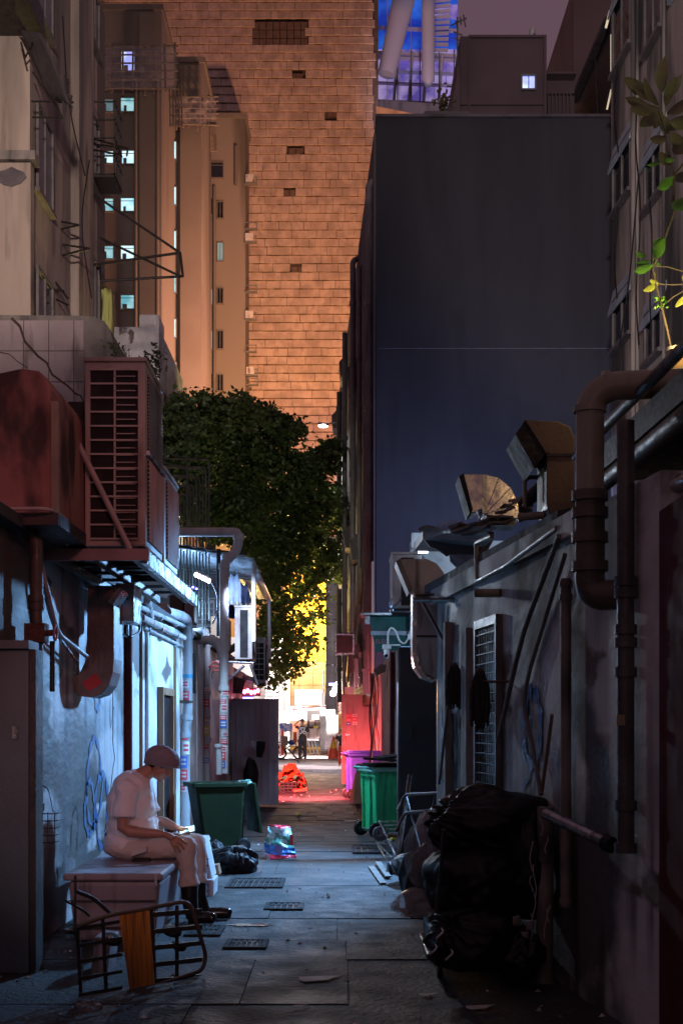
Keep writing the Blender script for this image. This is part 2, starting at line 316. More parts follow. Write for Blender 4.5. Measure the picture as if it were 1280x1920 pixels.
ventM = M('louvre_panel', (.12, .075, .055), None, .6)
backM = M('tile_backing', (.1, .065, .05), None, .9)
glassD = M('dark_glass', (.012, .013, .018), None, .12, bump=.05, bs=4, spec=.8)
frameM = M('window_frame_metal', (.2, .19, .19), None, .5, .3)
hoodB = M('hood_blue_light_tint', (.4, .5, .58), None, .7, bump=.2)  # blue light from below is put into this colour
litW = EW('lit_window', (.28, .75, 1), (.75, .97, 1), 1.0, 1.1)
litV = [litW, litW, EW('lit_window_pale', (.4, .72, .8), (.85, .95, .9), .8, 1.4), EW('lit_window_teal', (.15, .5, .6), (.5, .85, .9), .7, 1.6)]
litB = EW('lit_window_blue', (.3, .35, 1), (.8, .95, 1), 1.6, 1.5)
litD = EW('dim_window', (.14, .3, .34), (.3, .42, .46), .35, 1.2)
ledW = E('led_white', (.75, .78, 1), 26); ledB = E('led_blue', (.2, .18, 1), 8); ledR = E('led_red', (1, .08, .16), 22)
tubeW = E('fluorescent', (1, .88, .9), 7); lampW = E('lantern', (.95, .88, 1), 14); screen = EW('phone_screen', (.2, .7, 1), (1, .7, .3), 1.5, 60)
amber = E('amber_bulb', (1, .42, .08), 6)
stripM = E('warm_strip', (1, .88, .6), .5)
blueG = EW('blue_lit_glass', (.01, .04, .4), (.03, .18, .85), .65, .35)
blueP = EW('violet_lit_glass', (.14, .1, .45), (.6, .45, .85), .5, .5)
whiteS = M('white_steel', (.55, .52, .6), None, .5, sc_=.05, bump=0)
redP = M('red_sticker', (.65, .06, .08), None, .6); whiteP = M('white_sticker', (.66, .64, .64), None, .6); blueS = M('blue_sticker', (.05, .15, .5), None, .5)
yelS = M('yellow_tape', (.65, .55, .08), None, .6); blueT = M('blue_plastic', (.02, .12, .5), None, .4)
graff = M('blue_spray_paint', (.012, .07, .24), (.1, .2, .36), .6); graffK = M('black_spray_paint', (.015, .015, .02), None, .8)
ropeM = M('pale_string', (.42, .38, .36), None, .8); mopM = M('dark_mop_yarn', (.035, .03, .03), None, .95, bump=.8, bs=40)
blueC = M('pale_blue_shirt', (.35, .45, .6), None, .8, bump=.15, bs=8); navy = M('navy_cloth', (.02, .03, .08), None, .8); yelC = M('yellow_trim', (.7, .6, .1), None, .7)
lime = M('lime_cloth', (.42, .46, .16), (.36, .4, .13), .8, bump=.2, bs=4)
potM = M('terracotta_pot', (.5, .36, .2), None, .7, bump=.2)
paper = M('paper_scrap', (.6, .58, .56), None, .8)
awnW = M('corrugated_awning', (.5, .55, .6), (.42, .47, .52), .4, .2, sc_=2, grime=(.25, .26, .28), gs=2, bump=.05)
awnD = M('dark_torn_awning', (.07, .065, .07), None, .6, bump=.5, bs=10)
redpill = M('dark_red_paint', (.085, .02, .022), (.06, .014, .016), .85, spec=.1, bump=.1)
conduitM = M('green_grey_conduit', (.2, .24, .2), None, .4, .3)
# ================================================================ SETTING: ground
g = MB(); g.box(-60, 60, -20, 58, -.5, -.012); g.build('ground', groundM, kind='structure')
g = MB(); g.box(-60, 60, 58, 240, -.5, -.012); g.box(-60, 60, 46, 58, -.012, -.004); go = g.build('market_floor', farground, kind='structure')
# paving: rows of slabs, joints recessed, each slab a piece
pave = tag(bpy.data.objects.new('pavement', None), kind='structure'); col.objects.link(pave); ORG['pavement'] = Vector((0, 0, 0))
sl = []
for k in range(3):
    b = MB(); b.box(0, 1, 0, 1, -.06, 0); sl.append(b.mesh('slab', slabM[k]))
y = 4.6; r_ = 0; random.seed(19)
while y < 46:
    dy = random.choice((.75, 1.05, 1.35)) if y < 24 else 1.2; xr = 1.52 - .116 * (y - 5) if y < 11 else (1.6 if y < 18.7 else .84)
    x = -2.045; cuts = sorted(random.uniform(-1.4, xr - .5) for q in range(random.choice((1, 2, 2, 3)))); cuts = [c for n_, c in enumerate(cuts) if n_ == 0 or c - cuts[n_ - 1] > .35]
    for xe in cuts + [xr]:
        inst(random.choice(sl), 'slab', pave, (x, y, random.uniform(-.003, .003)), (random.uniform(-.003, .003), random.uniform(-.003, .003), 0), scale=(xe - x - .005, dy - .005, 1)); x = xe
    y += dy; r_ += 1
m_ = MB(); random.seed(61)
for (u, v, rx, ry) in ((470, 1735, .16, .07),):
    d = 3625 / (v - 1365); c = Vector((X(u, d), d, .0055)); n = 22
    m_.add([c + Vector((math.cos(k / n * 6.2832) * rx * (1 + .5 * noise.noise(Vector((k * .5, u, 0)))), math.sin(k / n * 6.2832) * ry * (1 + .5 * noise.noise(Vector((k * .45, v, 1)))), 0)) for k in range(n)], [tuple(range(n))])
m_.build('puddles', puddleM, kind='structure')
# drain covers
def cover(px, py, wpx, lab, L_=.5, mt=iron, nb=7):
    d = 3625 / (py - 1365); s = F / d; w_ = wpx / s; c = Vector((X(px, d), d, .008))
    t = T('drain_cover', lab, 'drain cover', c, 'drain covers set in the paving')
    f = MB(); b_ = .035
    f.box(c.x - w_ / 2, c.x + w_ / 2, c.y - L_ / 2, c.y - L_ / 2 + b_, .002, .016); f.box(c.x - w_ / 2, c.x + w_ / 2, c.y + L_ / 2 - b_, c.y + L_ / 2, .002, .016)
    f.box(c.x - w_ / 2, c.x - w_ / 2 + b_, c.y - L_ / 2 + b_, c.y + L_ / 2 - b_, .002, .016); f.box(c.x + w_ / 2 - b_, c.x + w_ / 2, c.y - L_ / 2 + b_, c.y + L_ / 2 - b_, .002, .016)
    f.build('frame', mt, t)
    f = MB(); f.box(c.x - w_ / 2 + b_, c.x + w_ / 2 - b_, c.y - L_ / 2 + b_, c.y + L_ / 2 - b_, .001, .006); f.build('pit', black, t)
    for i in range(nb):
        for j in range(2):
            f = MB(); xa = c.x - w_ / 2 + b_ + (w_ - 2 * b_) * (i + .15) / nb; ya = c.y - L_ / 2 + b_ + (L_ - 2 * b_) * (j + .08) / 2
            f.box(xa, xa + (w_ - 2 * b_) / nb * .7, ya, ya + (L_ - 2 * b_) / 2 * .84, .0062, .015); f.build('bar', mt, t)
cover(480, 1657, 105, 'long iron drain grating beside the tied black bag', .75, nb=9)
cover(533, 1701, 72, 'small square iron cover in the middle of the alley', .42, nb=5)
cover(462, 1772, 80, 'iron drain cover nearest the tipped trolley', .35, nb=6)
cover(385, 1747, 66, 'iron drain cover under the seated man\'s boots', .45, nb=5)
cover(695, 1593, 70, 'flat iron cover in front of the bright green bin', 1.0, nb=5)

# ================================================================ low buildings along the alley
def window(t, pl, d0, d1, z0, z1, pane=glassD, frame=frameM, out=.04, bars=1, sill=True, fw=.05, nrm=1):
    o = out * nrm
    f = MB(); f.onwall(pl, d0, d1, z0, z0 + fw, o, o + .05 * nrm); f.onwall(pl, d0, d1, z1 - fw, z1, o, o + .05 * nrm)
    f.onwall(pl, d0, d0 + fw, z0 + fw, z1 - fw, o, o + .05 * nrm); f.onwall(pl, d1 - fw, d1, z0 + fw, z1 - fw, o, o + .05 * nrm)
    for i in range(bars):
        dm = d0 + (d1 - d0) * (i + 1) / (bars + 1); f.onwall(pl, dm - fw * .4, dm + fw * .4, z0 + fw, z1 - fw, o + .003, o + .04 * nrm)
    wn = f.build('window', frame, t)
    p = MB(); p.onwall(pl, d0 + fw, d1 - fw, z0 + fw, z1 - fw, o - .02 * nrm, o + .012 * nrm); p.build('pane', pane, wn)
    if sill: s_ = MB(); s_.onwall(pl, d0 - .06, d1 + .06, z0 - .07, z0 - .004, .001 * nrm, .13 * nrm); s_.build('sill', frame, wn)
    return wn
# left low building (kitchens) --------------------------------
lb = T('left_low_building', 'low white plastered kitchen building along the left of the alley', 'building', (-2.05, 12, 0))
m_ = MB(); m_.box(-8, -2.05, 5.5, 12.6, -.1, 2.68); m_.build('wall', plasterL, lb, label='peeling blue-white plaster wall with brown stains')
m_ = MB(); m_.box(-8, -2.02, 12.66, 24.9, -.1, 2.66); m_.build('wall', plasterW, lb)
m_ = MB(); m_.box(-2.1, -1.985, 12.6, 12.68, -.05, 2.7); m_.build('corner_trim', redpill, lb)
m_ = MB(); m_.box(-8, -1.96, 5.5, 24.9, 2.68, 2.76); m_.build('roof', roofM, lb, bevel=.01)
m_ = MB(); m_.box(-8, -2.035, 25, 31, -.1, 2.6); m_.build('wall', concrete, lb, label='plain concrete wall beyond the gate')
m_ = MB(); m_.onwall((-2.02, 0), 14.62, 14.7, 0, 1.9, .001, .07); m_.onwall((-2.02, 0), 15.5, 15.58, 0, 1.9, .001, .07); m_.onwall((-2.02, 0), 14.7, 15.5, 1.82, 1.9, .001, .07)
fr = m_.build('door_frame', wood, lb); m_ = MB(); m_.onwall((-2.02, 0), 14.7, 15.5, 0, 1.82, .001, .02); m_.build('door', black, lb)
m_ = MB()
for d in (13.35, 16.05): m_ = MB(); m_.onwall((-2.02, 0), d, d + .035, 0, 2.6, .001, .03); m_.build('trim_strip', wood, lb)
# graffiti ribbons on the left wall
def scrawl(t, pl, c, pts, wdt, mt, off=.006, name='graffiti'):
    a, b = pl; n = Vector((1, -b, 0)).normalized() * off; m_ = MB(); g_ = []
    pp = fil([(0, p[0], p[1]) for p in pts], .4, 4)
    for i, p in enumerate(pp):
        tt = (pp[min(i + 1, len(pp) - 1)] - pp[max(i - 1, 0)]); tt.normalize(); q = Vector((0, -tt.z, tt.y)) * wdt * (.6 + .4 * math.sin(i * 1.7))
        row = []
        for e in (p - q, p + q):
            d = c[0] + e.y; row.append(Vector((a + b * d, d, c[1] + e.z)) + n)
        g_.append(row)
    m_.sheet(g_); return m_.build(name, mt, t)
for k, (d, z, s_) in enumerate(((11.05, 1.0, .3), (11.4, .75, .26), (10.85, .8, .18), (11.2, 1.75, .12))):
    scrawl(lb, LW, (d, z), [(s_ * math.cos(a * .8 + k) * (1 + .2 * (a % 3)), s_ * math.sin(a * .8 + k) * 1.3) for a in range(9)], .045, graff)
scrawl(lb, LW, (10.3, .62), [(-.2, -.1), (-.15, .15), (0, .25), (.1, .1), (.02, -.12)], .012, graffK)
scrawl(lb, LW, (11.9, 1.5), [(-.1, .2), (-.1, -.12), (.1, .2), (.12, -.1)], .01, graffK)
scrawl(lb, LW, (12.45, 1.45), [(0, .25), (0, -.1), (.14, .02), (0, .1)], .01, graffK)
# right low building ------------------------------------------
rb = T('right_low_building', 'low grey streaked wall building leaning along the right of the alley', 'building', (1.2, 8, 0))
def rwall(m_, d0, d1, z0, z1, dep=6, m=0):
    a, b = RW; m_.prism([(a + b * d0, d0, z0), (a + b * d1, d1, z0), (a + b * d1 + dep, d1, z0), (a + b * d0 + dep, d0, z0)], (0, 0, z1 - z0), m)
m_ = MB(); rwall(m_, 6.0, 11.35, -.1, 2.61); m_.build('wall', plasterR, rb)
m_ = MB(); m_.onwall(RW, 7.2, 11.4, 2.5, 2.63, .0, -.05); m_.build('coping', plasterR, rb)
m_ = MB(); a, b = RW; m_.prism([(a + b * 7.6 - .02, 7.6, 2.62), (a + b * 11.6 - .06, 11.6, 2.62), (5, 11.6, 3.3), (5, 7.6, 3.3)], (0, 0, .07)); m_.build('roof', roofM, rb)
# deep eave of the nearest part (dark fascia, gutter)
m_ = MB(); m_.prism([(1.47, 8.15, 2.92), (1.47, 8.15, 3.06), (3.6, 8.15, 3.5), (3.6, 8.15, 3.2)], (.12, -4.6, 0)); m_.build('eave', darkmetal, rb)
m_ = MB(); m_.tube([(1.5, 8.1, 2.86), (1.6, 3.9, 2.86)], .05); m_.build('gutter', pvcD, rb)
m_ = MB(); m_.tube([(1.44, 8.2, 3.12), (1.55, 3.9, 3.12)], .03); m_.build('roof_pipe', pvcD, rb)
m_ = MB(); m_.box(1.42, 3.2, 3.5, 5.97, -.05, 2.42); m_.build('pillar', redpill, rb)
m_ = MB(); m_.onwall(RW, 9.95, 10.14, 0, 2.2, -.001, -.05); m_.onwall(RW, 10.7, 10.78, 0, 2.3, -.001, -.06); m_.build('pilaster', concrete, rb)
for k, (d, z) in enumerate(((10.62, 1.5), (10.5, 1.25), (10.9, 1.4))):
    random.seed(30 + k); scrawl(rb, RW, (d, z), [(random.uniform(-.25, .25), random.uniform(-.35, .35)) for a in range(9)], .032, graffK, -.008)
scrawl(rb, RW, (8.2, 1.45), [(.22 * math.cos(a), .26 * math.sin(a)) for a in range(7)], .06, graff, -.008)
scrawl(rb, RW, (8.35, 1.0), [(.12 * math.sin(a * 1.9), .35 - a * .07) for a in range(10)], .02, graff, -.008)
scrawl(rb, RW, (11.1, 1.3), [(.15 * math.sin(a * 2.3), .3 - a * .09) for a in range(9)], .02, graff, -.008)
# the recess behind it and the boarded yard wall up to 33 m
yb = T('boarded_yard_wall', 'pinkish weathered board wall beyond the black door on the right', 'wall', (.85, 25, 0))
m_ = MB(); m_.box(.9, 4.5, 18.7, 36, -.1, 2.55); m_.build('core', concrete, yb)
y = 18.75; random.seed(5)
while y < 33.4:
    wd = random.uniform(.42, .62); h_ = 2.62 + random.uniform(-.04, .12)
    m_ = MB(); xo = random.uniform(0, .03); m_.box(.80 + xo, .885, y, y + wd - .012, .02, h_)
    if random.random() < .4: m_.box(.775 + xo, .799 + xo, y + wd * .2, y + wd * .75, random.uniform(.2, 1), random.uniform(1.5, 2.5))
    m_.build('board', planks, yb); y += wd
m_ = MB(); m_.box(.74, .8, 20.2, 20.5, 0, 2.6); m_.build('post', redpill, yb)
tb = T('recess_wall', 'brightly lit white wall seen under the tattered canopy on the right', 'wall', (3, 18.6, 0))
m_ = MB(); m_.box(.95, 7, 18.3, 18.6, 0, 4.02); m_.build('panel', plasterW, tb)
m_ = MB(); m_.box(.95, 1.25, 18.1, 18.29, 3.9, 4.1); m_.build('ledge', white, tb)

# ================================================================ orange shingled wall (far end)
tw = T('tiled_tower', 'huge wall of overlapping orange brown stone tiles filling the background', 'building', (-6, 105, 0))
D0 = 105.0; rp = 15.8 / F * D0; cw = 11.5 / F * D0; x0t, x1t = X(140, D0), X(709, D0); zt = Z(-70, D0)
m_ = MB(); m_.box(x0t, x1t, D0 + .3, D0 + 9, -.1, zt); m_.build('core', backM, tw)
voids = [(473, 577, 40, 88), (541, 568, 137, 152), (541, 568, 277, 293), (530, 555, 355, 371), (546, 572, 499, 514), (614, 634, 203, 218)]
tm = []
for k in range(4):
    b = MB(); b.obox((0, -.2, 0), (cw * .985, 0, 0), (0, .2, 0), (0, .13, rp * .9)); tm.append(b.mesh('tile', tileM[k]))
random.seed(3); big = [MB() for k in range(4)]; cnt = 0; row = 0; z = .2
while z < zt:
    x = x0t + random.uniform(0, cw); pyc = 1365 - (z + rp / 2 - 1.45) / D0 * F
    while x < x1t - cw:
        wr = random.choice((.8, .95, 1, 1, 1, 1.25)); pxc = 640 + (x + cw * wr / 2) / D0 * F
        if not any(a < pxc < b and c < pyc < d for a, b, c, d in voids):
            k = random.choice((0, 0, 1, 1, 2, 3)); jx, jz = random.uniform(-.02, .02), random.uniform(-.014, .014)
            if 690 < pyc < 850 and 455 < pxc < 700 and cnt < 298:
                inst(tm[k], 'tile', tw, (x + jx, D0, z + jz), (random.uniform(-.02, .02), random.uniform(-.01, .01), random.uniform(-.02, .02)), scale=(wr, 1, 1)); cnt += 1
            else:
                big[k].obox((x + jx, D0 - .2 + random.uniform(-.012, .012), z + jz), (cw * wr * .985, random.uniform(-.02, .02), random.uniform(-.012, .012)), (0, .2, 0), (0, .13, rp * .9))
        x += cw * wr
    z += rp; row += 1
for k in range(4): big[k].build('tile_courses', tileM[k], tw, kind='stuff')
for i, (a, b, c, d) in enumerate(voids):
    m_ = MB(); nx_ = max(2, round((b - a) / 13)); nz_ = max(1, round((d - c) / 17))
    for u in range(nx_):
        for v in range(nz_):
            m_.px(a + (b - a) * u / nx_ + .6, a + (b - a) * (u + 1) / nx_ - .6, c + (d - c) * v / nz_ + .8, c + (d - c) * (v + 1) / nz_ - .8, D0 - .02, .2)
    m_.build('vent', ventM, tw)
# bright yellow panel wall low on the tower and the beige panels beneath it
m_ = MB(); 
yelM = M('yellow_panel_paint', (.75, .4, .04), None, .5, bump=0)
yp = T('yellow_lit_panels', 'glowing yellow wall panels seen through the tree above the market', 'sign', P(575, 1365, 90) - Vector((0, 0, 1.45)))
for i in range(5):
    for j in range(5):
        m_ = MB(); m_.px(532 + i * 16 + .5, 532 + (i + 1) * 16 - .5, 1040 + j * 40 + .5, 1040 + (j + 1) * 40 - .5, 90, .25)
        m_.build('panel', yelM, yp)
lamp('blue_building_uplight', 'SPOT', (8, 100, 44), 9000, (.75, .7, 1), .5, (8, 121, 60), 90, .8)
lamp('yellow_panel_light', 'AREA', (-2.6, 84.5, 8.0), 6000, (1, .52, .05), (3, 1), (-2.4, 90, 8.8))
bp_ = T('beige_panel_front', 'beige shopfront of wide horizontal panels above the market stalls', 'building', (-2.5, 88, 0))
for i in range(3):
    for j in range(4):
        m_ = MB(); m_.px(535 + i * 26, 535 + (i + 1) * 26 - .8, 1241 + j * 22, 1241 + (j + 1) * 22 - .8, 86, .4); m_.build('panel', tileM[2], bp_)
m_ = MB(); m_.px(480, 700, 1329, 1399, 87, .4); m_.build('wall', tileM[0], bp_)

# ================================================================ left towers
def tower(name, lab, px0, px1, py0, d, dep, cols, group='brown apartment towers on the left', side=None, pipes=(), trims=()):
    t = T(name, lab, 'building', (X((px0 + px1) / 2, d), d, 0), group)
    m_ = MB(); m_.box(X(px0, d), X(px1, d), d, d + dep, -.1, Z(py0, d)); m_.build('wall', towerM, t)
    m_ = MB(); m_.box(X(px0, d) - .12, X(px1, d) + .12, d - .12, d + dep, Z(py0, d), Z(py0, d) + .35); m_.build('parapet', towerT, t)
    for (a, b, rows, kinds) in cols:
        for i, (c, e) in enumerate(rows):
            k = kinds[i % len(kinds)]; k = random.choice(litV) if k is litW else k
            f = MB(); f.px(a - 1.6, b + 1.6, c - 1.6, c, d - .1, .14); f.px(a - 1.6, b + 1.6, e, e + 2, d - .16, .2)
            f.px(a - 1.6, a, c, e, d - .1, .14); f.px(b, b + 1.6, c, e, d - .1, .14)
            wn = f.build('window', towerT, t)
            p = MB(); p.px(a, b, c, e, d - .03, .07); p.build('pane', k, wn)
            q = MB()
            if k is not glassD and b - a > 15: q.px(a + random.uniform(2, 6), a + random.uniform(9, 13), e - random.uniform(8, 14), e, d - .06, .02)
            q.px((a + b) / 2 - .5, (a + b) / 2 + .4, c, e, d - .07, .03) if b - a < 15 else q.px(a, b, c + 5, c + 6, d - .07, .03)
            q.build('mullion', frameM, wn)
    for (a, c, e) in pipes:
        m_ = MB(); m_.tube([P(a, c, d, -.22), P(a, e, d, -.22)], .12, 8); m_.build('drain_pipe', towerT, t)
    for (a, b) in trims:
        m_ = MB(); m_.px(a, b, py0 + 4, 1250, d - .3, .28); m_.build('fin', towerT, t)
    return t
WR = [(183, 208), (282, 306), (371, 395), (460, 485), (553, 578), (640, 664)]
tA = tower('apartment_tower', 'tallest brown tower with a column of square cyan lit windows', 178, 303, 20, 78, 6,
      [(228, 252, [(96, 134)], [litB]), (227, 251, WR, [litW]), (188, 212, [(186, 208), (283, 305), (372, 395), (461, 484), (553, 578)], [litD, litW, litW, litW, litW])],
      pipes=[(256, 150, 1240), (296, 150, 1240)], trims=[(262, 292)])
tB = tower('apartment_tower', 'brown tower with slim cyan windows just right of the tallest one', 304, 382, 118, 85, 5,
      [(320, 330, [(265, 297), (350, 383), (433, 467), (515, 548), (598, 632), (680, 712), (762, 792)], [litW])], pipes=[(312, 160, 1240)], trims=[(338, 376)])
tC = tower('apartment_tower', 'dim brown tower with small dark windows beside the orange wall', 380, 460, 222, 99, 4,
      [(387, 398, [(372, 402), (542, 570), (620, 653), (700, 728)], [glassD, litD, litD, glassD]), (408, 418, [(378, 408), (455, 488), (540, 568), (620, 653), (702, 732)], [glassD, litD, glassD, glassD, glassD]), (386, 418, [(304, 332)], [glassD])],
      pipes=[(403, 352, 1240), (443, 276, 350)])
# window gear on the slim towers' alley edges
for i, (px, py, lb_) in enumerate(((464, 345, 'topmost'), (464, 430, 'second'), (463, 455, 'third'), (464, 548, 'fourth'), (463, 600, 'fifth'), (463, 660, 'sixth'), (465, 705, 'seventh'), (466, 722, 'lowest'))):
    lb_ = lb_ + ' drying rack from the top on the brown tower edge beside the orange wall' if lb_ not in ('topmost', 'lowest') else lb_ + ' drying rack on the brown tower edge beside the orange wall'
    t = T('window_bracket', lb_, 'rack', P(px, py, 99), 'drying racks on the tower edge')
    m_ = MB(); c = P(px - 3, py, 99); m_.cbox(c + Vector((.4, 0, 0)), (.9, .5, .05)); m_.cbox(c + Vector((.4, 0, .5)), (.9, .05, .05)); m_.cbox(c + Vector((.8, 0, .25)), (.05, .5, .5))
    m_.build('rail', frameM, t); 
    if i % 2 == 0: m_ = MB(); m_.cbox(c + Vector((.3, 0, .35)), (.6, .5, .55)); m_.build('cooler', acW, t)
# scaffold cages with plastic sheeting
def cage(lab, px0, px1, py0, py1, d, depth, px2, py2):
    t = T('scaffold_cage', lab, 'scaffold', P((px0 + px1) / 2, py1, d), 'bamboo scaffolds wrapped in plastic sheet')
    random.seed(px0)
    for i in range(8):
        u = px0 + (px1 - px0) * i / 7; m_ = MB(); m_.tube([P(u, py0 - random.uniform(0, 8), d - depth), P(u + random.uniform(-3, 3), py1 + random.uniform(2, 16), d - depth)], .06, 6); m_.build('upright', bamboo, t)
    for i in range(6):
        v = py0 + (py1 - py0) * i / 5; m_ = MB(); m_.tube([P(px0 - 4, v, d - depth - .1), P(px1 + 6, v + random.uniform(-3, 3), d - depth - .1)], .05, 6); m_.build('ledger', bamboo, t)
    for i in range(5):
        v = py1 + (py2 - py1) * i / 4; m_ = MB(); m_.tube([P(px1 - 10, v, d - depth), P(px2, v + 4, d - depth)], .05, 6); m_.build('ledger', bamboo, t)
        m_ = MB(); u = px1 - 10 + (px2 - px1 + 10) * i / 4; m_.tube([P(u, py1 - 4, d - depth), P(u + 2, py2 + 6, d - depth)], .05, 6); m_.build('upright', bamboo, t)
    gdd = []
    for j in range(12):
        row = []
        for i in range(24):
            u = px0 - 2 + (px1 - px0 + 4) * i / 23; v = py0 + (py1 - py0) * j / 11 + 4 * noise.noise(Vector((i * .4, j * .3, px0)))
            row.append(P(u, v, d - depth - .3 + .35 * noise.noise(Vector((i * .7, j * .5, px0)))))
        gdd.append(row)
    m_ = MB(); m_.sheet(gdd); m_.build('sheeting', netM, t)
cage('upper bamboo scaffold wrapped in plastic sheet on the tallest tower', 192, 328, 88, 165, 78, 1.6, 340, 232)
cage('lower bamboo scaffold wrapped in plastic sheet on the middle tower', 318, 404, 182, 232, 85, 1.6, 404, 278)
# near left apartment facade -------------------------------------
lf = T('left_apartment_building', 'old beige apartment facade with dark slit windows at upper left', 'building', (-5.6, 26, 0))
m_ = MB(); m_.box(-14, -5.6, 24, 30.6, -.1, 18.5); m_.build('wall', facadeL, lf)
m_ = MB(); m_.box(-14, -5.52, 23.7, 23.99, -.1, 11.5); m_.build('wall', facadeL, lf, label='lower front bay with a broken render patch')
m_ = MB(); m_.box(-14, -5.42, 23.6, 23.98, 11.52, 11.68); m_.build('ledge', concrete, lf)
m_ = MB(); m_.box(-14, -5.5, 22.9, 23.98, 14.35, 18.4); m_.build('bay', redpill, lf)
m_ = MB(); m_.box(-14, -5.35, 22.7, 23.97, 13.9, 14.33); m_.build('bay_floor', darkmetal, lf)
m_ = MB(); m_.box(-5.599, -5.42, 27.6, 29.2, 6, 18.4); m_.build('pier', facadeL, lf)
m_ = MB(); m_.box(-9, -5.6, 30.61, 31.6, 5, 18.3); m_.build('wall', towerM, lf)
for (d0, d1, z0, z1) in ((24.3, 25.6, 11.3, 12.9), (24.3, 25.6, 8.2, 9.9), (24.3, 25.6, 14.6, 16), (29.5, 30.5, 13.6, 15.2), (29.5, 30.5, 10.4, 12.0), (29.5, 30.5, 16.8, 18), (29.5, 30.4, 7.8, 9)):
    window(lf, (-5.6, 0), d0, d1, z0, z1, bars=1)
for (px, py, w_, h_) in ((22, 332, 52, 42),):
    m_ = MB(); pts = []; random.seed(px)
    for a in range(12): an = a / 12 * 2 * math.pi; pts.append(P(px + w_ * .5 * math.cos(an) * random.uniform(.75, 1.1), py + h_ * .5 * math.sin(an) * random.uniform(.7, 1.1), 23.675))
    m_.prism(pts, (0, .022, 0)); m_.build('broken_patch', M('bare_concrete_patch', (.15, .14, .15), (.1, .09, .1), .9, bump=.6), lf)
for (d, z) in ((30.0, 15.4), (30.0, 9.6)):     # iron window cages
    t = T('window_cage', 'dark iron window cage on the %s slit window of the left facade' % ('upper' if z > 12 else 'lower'), 'window cage', (-5.4, d, z), 'iron window cages')
    m_ = MB()
    for k in range(5): m_.box(-5.59, -5.0, d - .5, d - .47, z - 1.7 + k * .4, z - 1.67 + k * .4); m_.box(-5.03, -5, d - .5, d + .5, z - 1.7 + k * .4, z - 1.67 + k * .4)
    for k in range(4): m_.box(-5.03, -5, d - .5 + k * .3, d - .47 + k * .3, z - 1.7, z)
    m_.build('bars', darkmetal, t); m_ = MB(); m_.box(-5.59, -5.02, d - .48, d + .48, z - 1.75, z - 1.71); m_.build('tray', darkmetal, t)
# dark torn awning and racks
t = T('torn_awning', 'torn dark awning on an iron frame at the upper left corner', 'awning', (-4.8, 24, 14))
m_ = MB(); gg = []
for j in range(7):
    gg.append([P(34 + 56 * i / 8 + j * 6.8, 56 + 128 * (i / 8) ** 1.15 + j * (1 + 1.2 * i / 8), 23.6 - j * .1) + Vector((0, 0, .05 * noise.noise(Vector((i, j, 0))))) for i in range(9)])
m_.sheet(gg); m_.build('canopy', awnD, t, solid=.02)
for (a, b, c, d) in ((60, 190, 138, 192), (62, 220, 118, 222), (62, 135, 118, 222), (118, 222, 100, 185), (40, 80, 48, 108), (48, 108, 62, 78)):
    m_ = MB(); m_.tube([P(a, b, 23.6), P(c, d, 23.2)], .018, 6); m_.build('strut', darkmetal, t)
random.seed(2); m_ = MB()
for k in range(14):
    a, b = 118 + random.uniform(-3, 14), 130 + random.uniform(0, 70); m_.prism([P(a, b, 23.1), P(a + 5, b + 2, 23.05), P(a + 2, b + random.uniform(10, 40), 23.1)], (0, .01, 0))
m_.build('tatter', awnD, t)
def rack(lab, segs, d, r=.022, grp='clothes racks on the left facade'):
    t = T('clothes_rack', lab, 'rack', P(segs[0][0], segs[0][1], d), grp)
    for s_ in segs:
        m_ = MB(); m_.tube([P(s_[0], s_[1], d), P(s_[2], s_[3], d - .6 if len(s_) < 5 else d)], r, 6); m_.build('bar', darkmetal, t)
rack('crooked iron rack sticking out above the cracked tile parapet', [(70, 405, 72, 440), (72, 440, 148, 422), (80, 395, 108, 456), (80, 408, 148, 422), (70, 405, 90, 395), (92, 455, 93, 485), (93, 485, 168, 466), (93, 455, 168, 466)], 27)
rack('large triangular iron frame reaching out in front of the towers', [(172, 362, 338, 474), (338, 474, 343, 518), (343, 518, 188, 527), (165, 498, 338, 474), (188, 446, 338, 518), (188, 496, 190, 527)], 30, .03)
rack('small curved rack below the upper iron window cage', [(168, 258, 240, 278), (172, 270, 240, 278), (240, 278, 238, 292), (172, 280, 225, 290), (172, 262, 172, 285)], 30)
rack('low rack hanging beside the iron window cage', [(68, 540, 120, 545), (75, 490, 128, 560), (80, 548, 128, 572), (70, 520, 110, 548), (78, 505, 82, 560)], 26.5)
t = MB(); gg = [[P(190 + 22 * i / 6, 533 + 14 * i / 6 + j * (78 + i * 2.6) / 8, 30.2) + Vector((0, .12 * math.sin(i * 2.1 + j * .3), 0)) for i in range(7)] for j in range(9)]
t.sheet(gg); t.build('hanging_cloth', lime, cat='cloth', label='yellow green cloth hanging beside the left facade', solid=.01)
# cracked tile parapet
cp = T('cracked_tile_parapet', 'pink lit tiled parapet with a long crack and rounded end', 'wall', (-4.5, 18, 2.7)); dd = 18.0
m_ = MB(); prof = [P(-60, 590, dd), P(150, 592, dd), P(178, 594, dd), P(196, 602, dd), P(207, 618, dd), P(212, 640, dd), P(212, 1010, dd), P(-60, 1010, dd)]
m_.prism(prof, (0, 1.6, 0)); m_.build('core', concrete, cp)
tl = M('parapet_tile', (.5, .42, .43), (.42, .35, .37), .5, sc_=2, grime=(.2, .16, .16), gs=2, gst=(3, 3, .6), bump=.15)
for i in range(-1, 4):
    for j in range(5):
        a0, a1 = -2 + i * 47, -2 + (i + 1) * 47; b0, b1 = 600 + j * 58, 600 + (j + 1) * 58
        if a1 > 165: a1 = 158
        m_ = MB(); m_.px(a0 + .8, a1 - .8, b0 + .8, b1 - .8, dd - .03, .028); m_.build('tile', tl, cp)
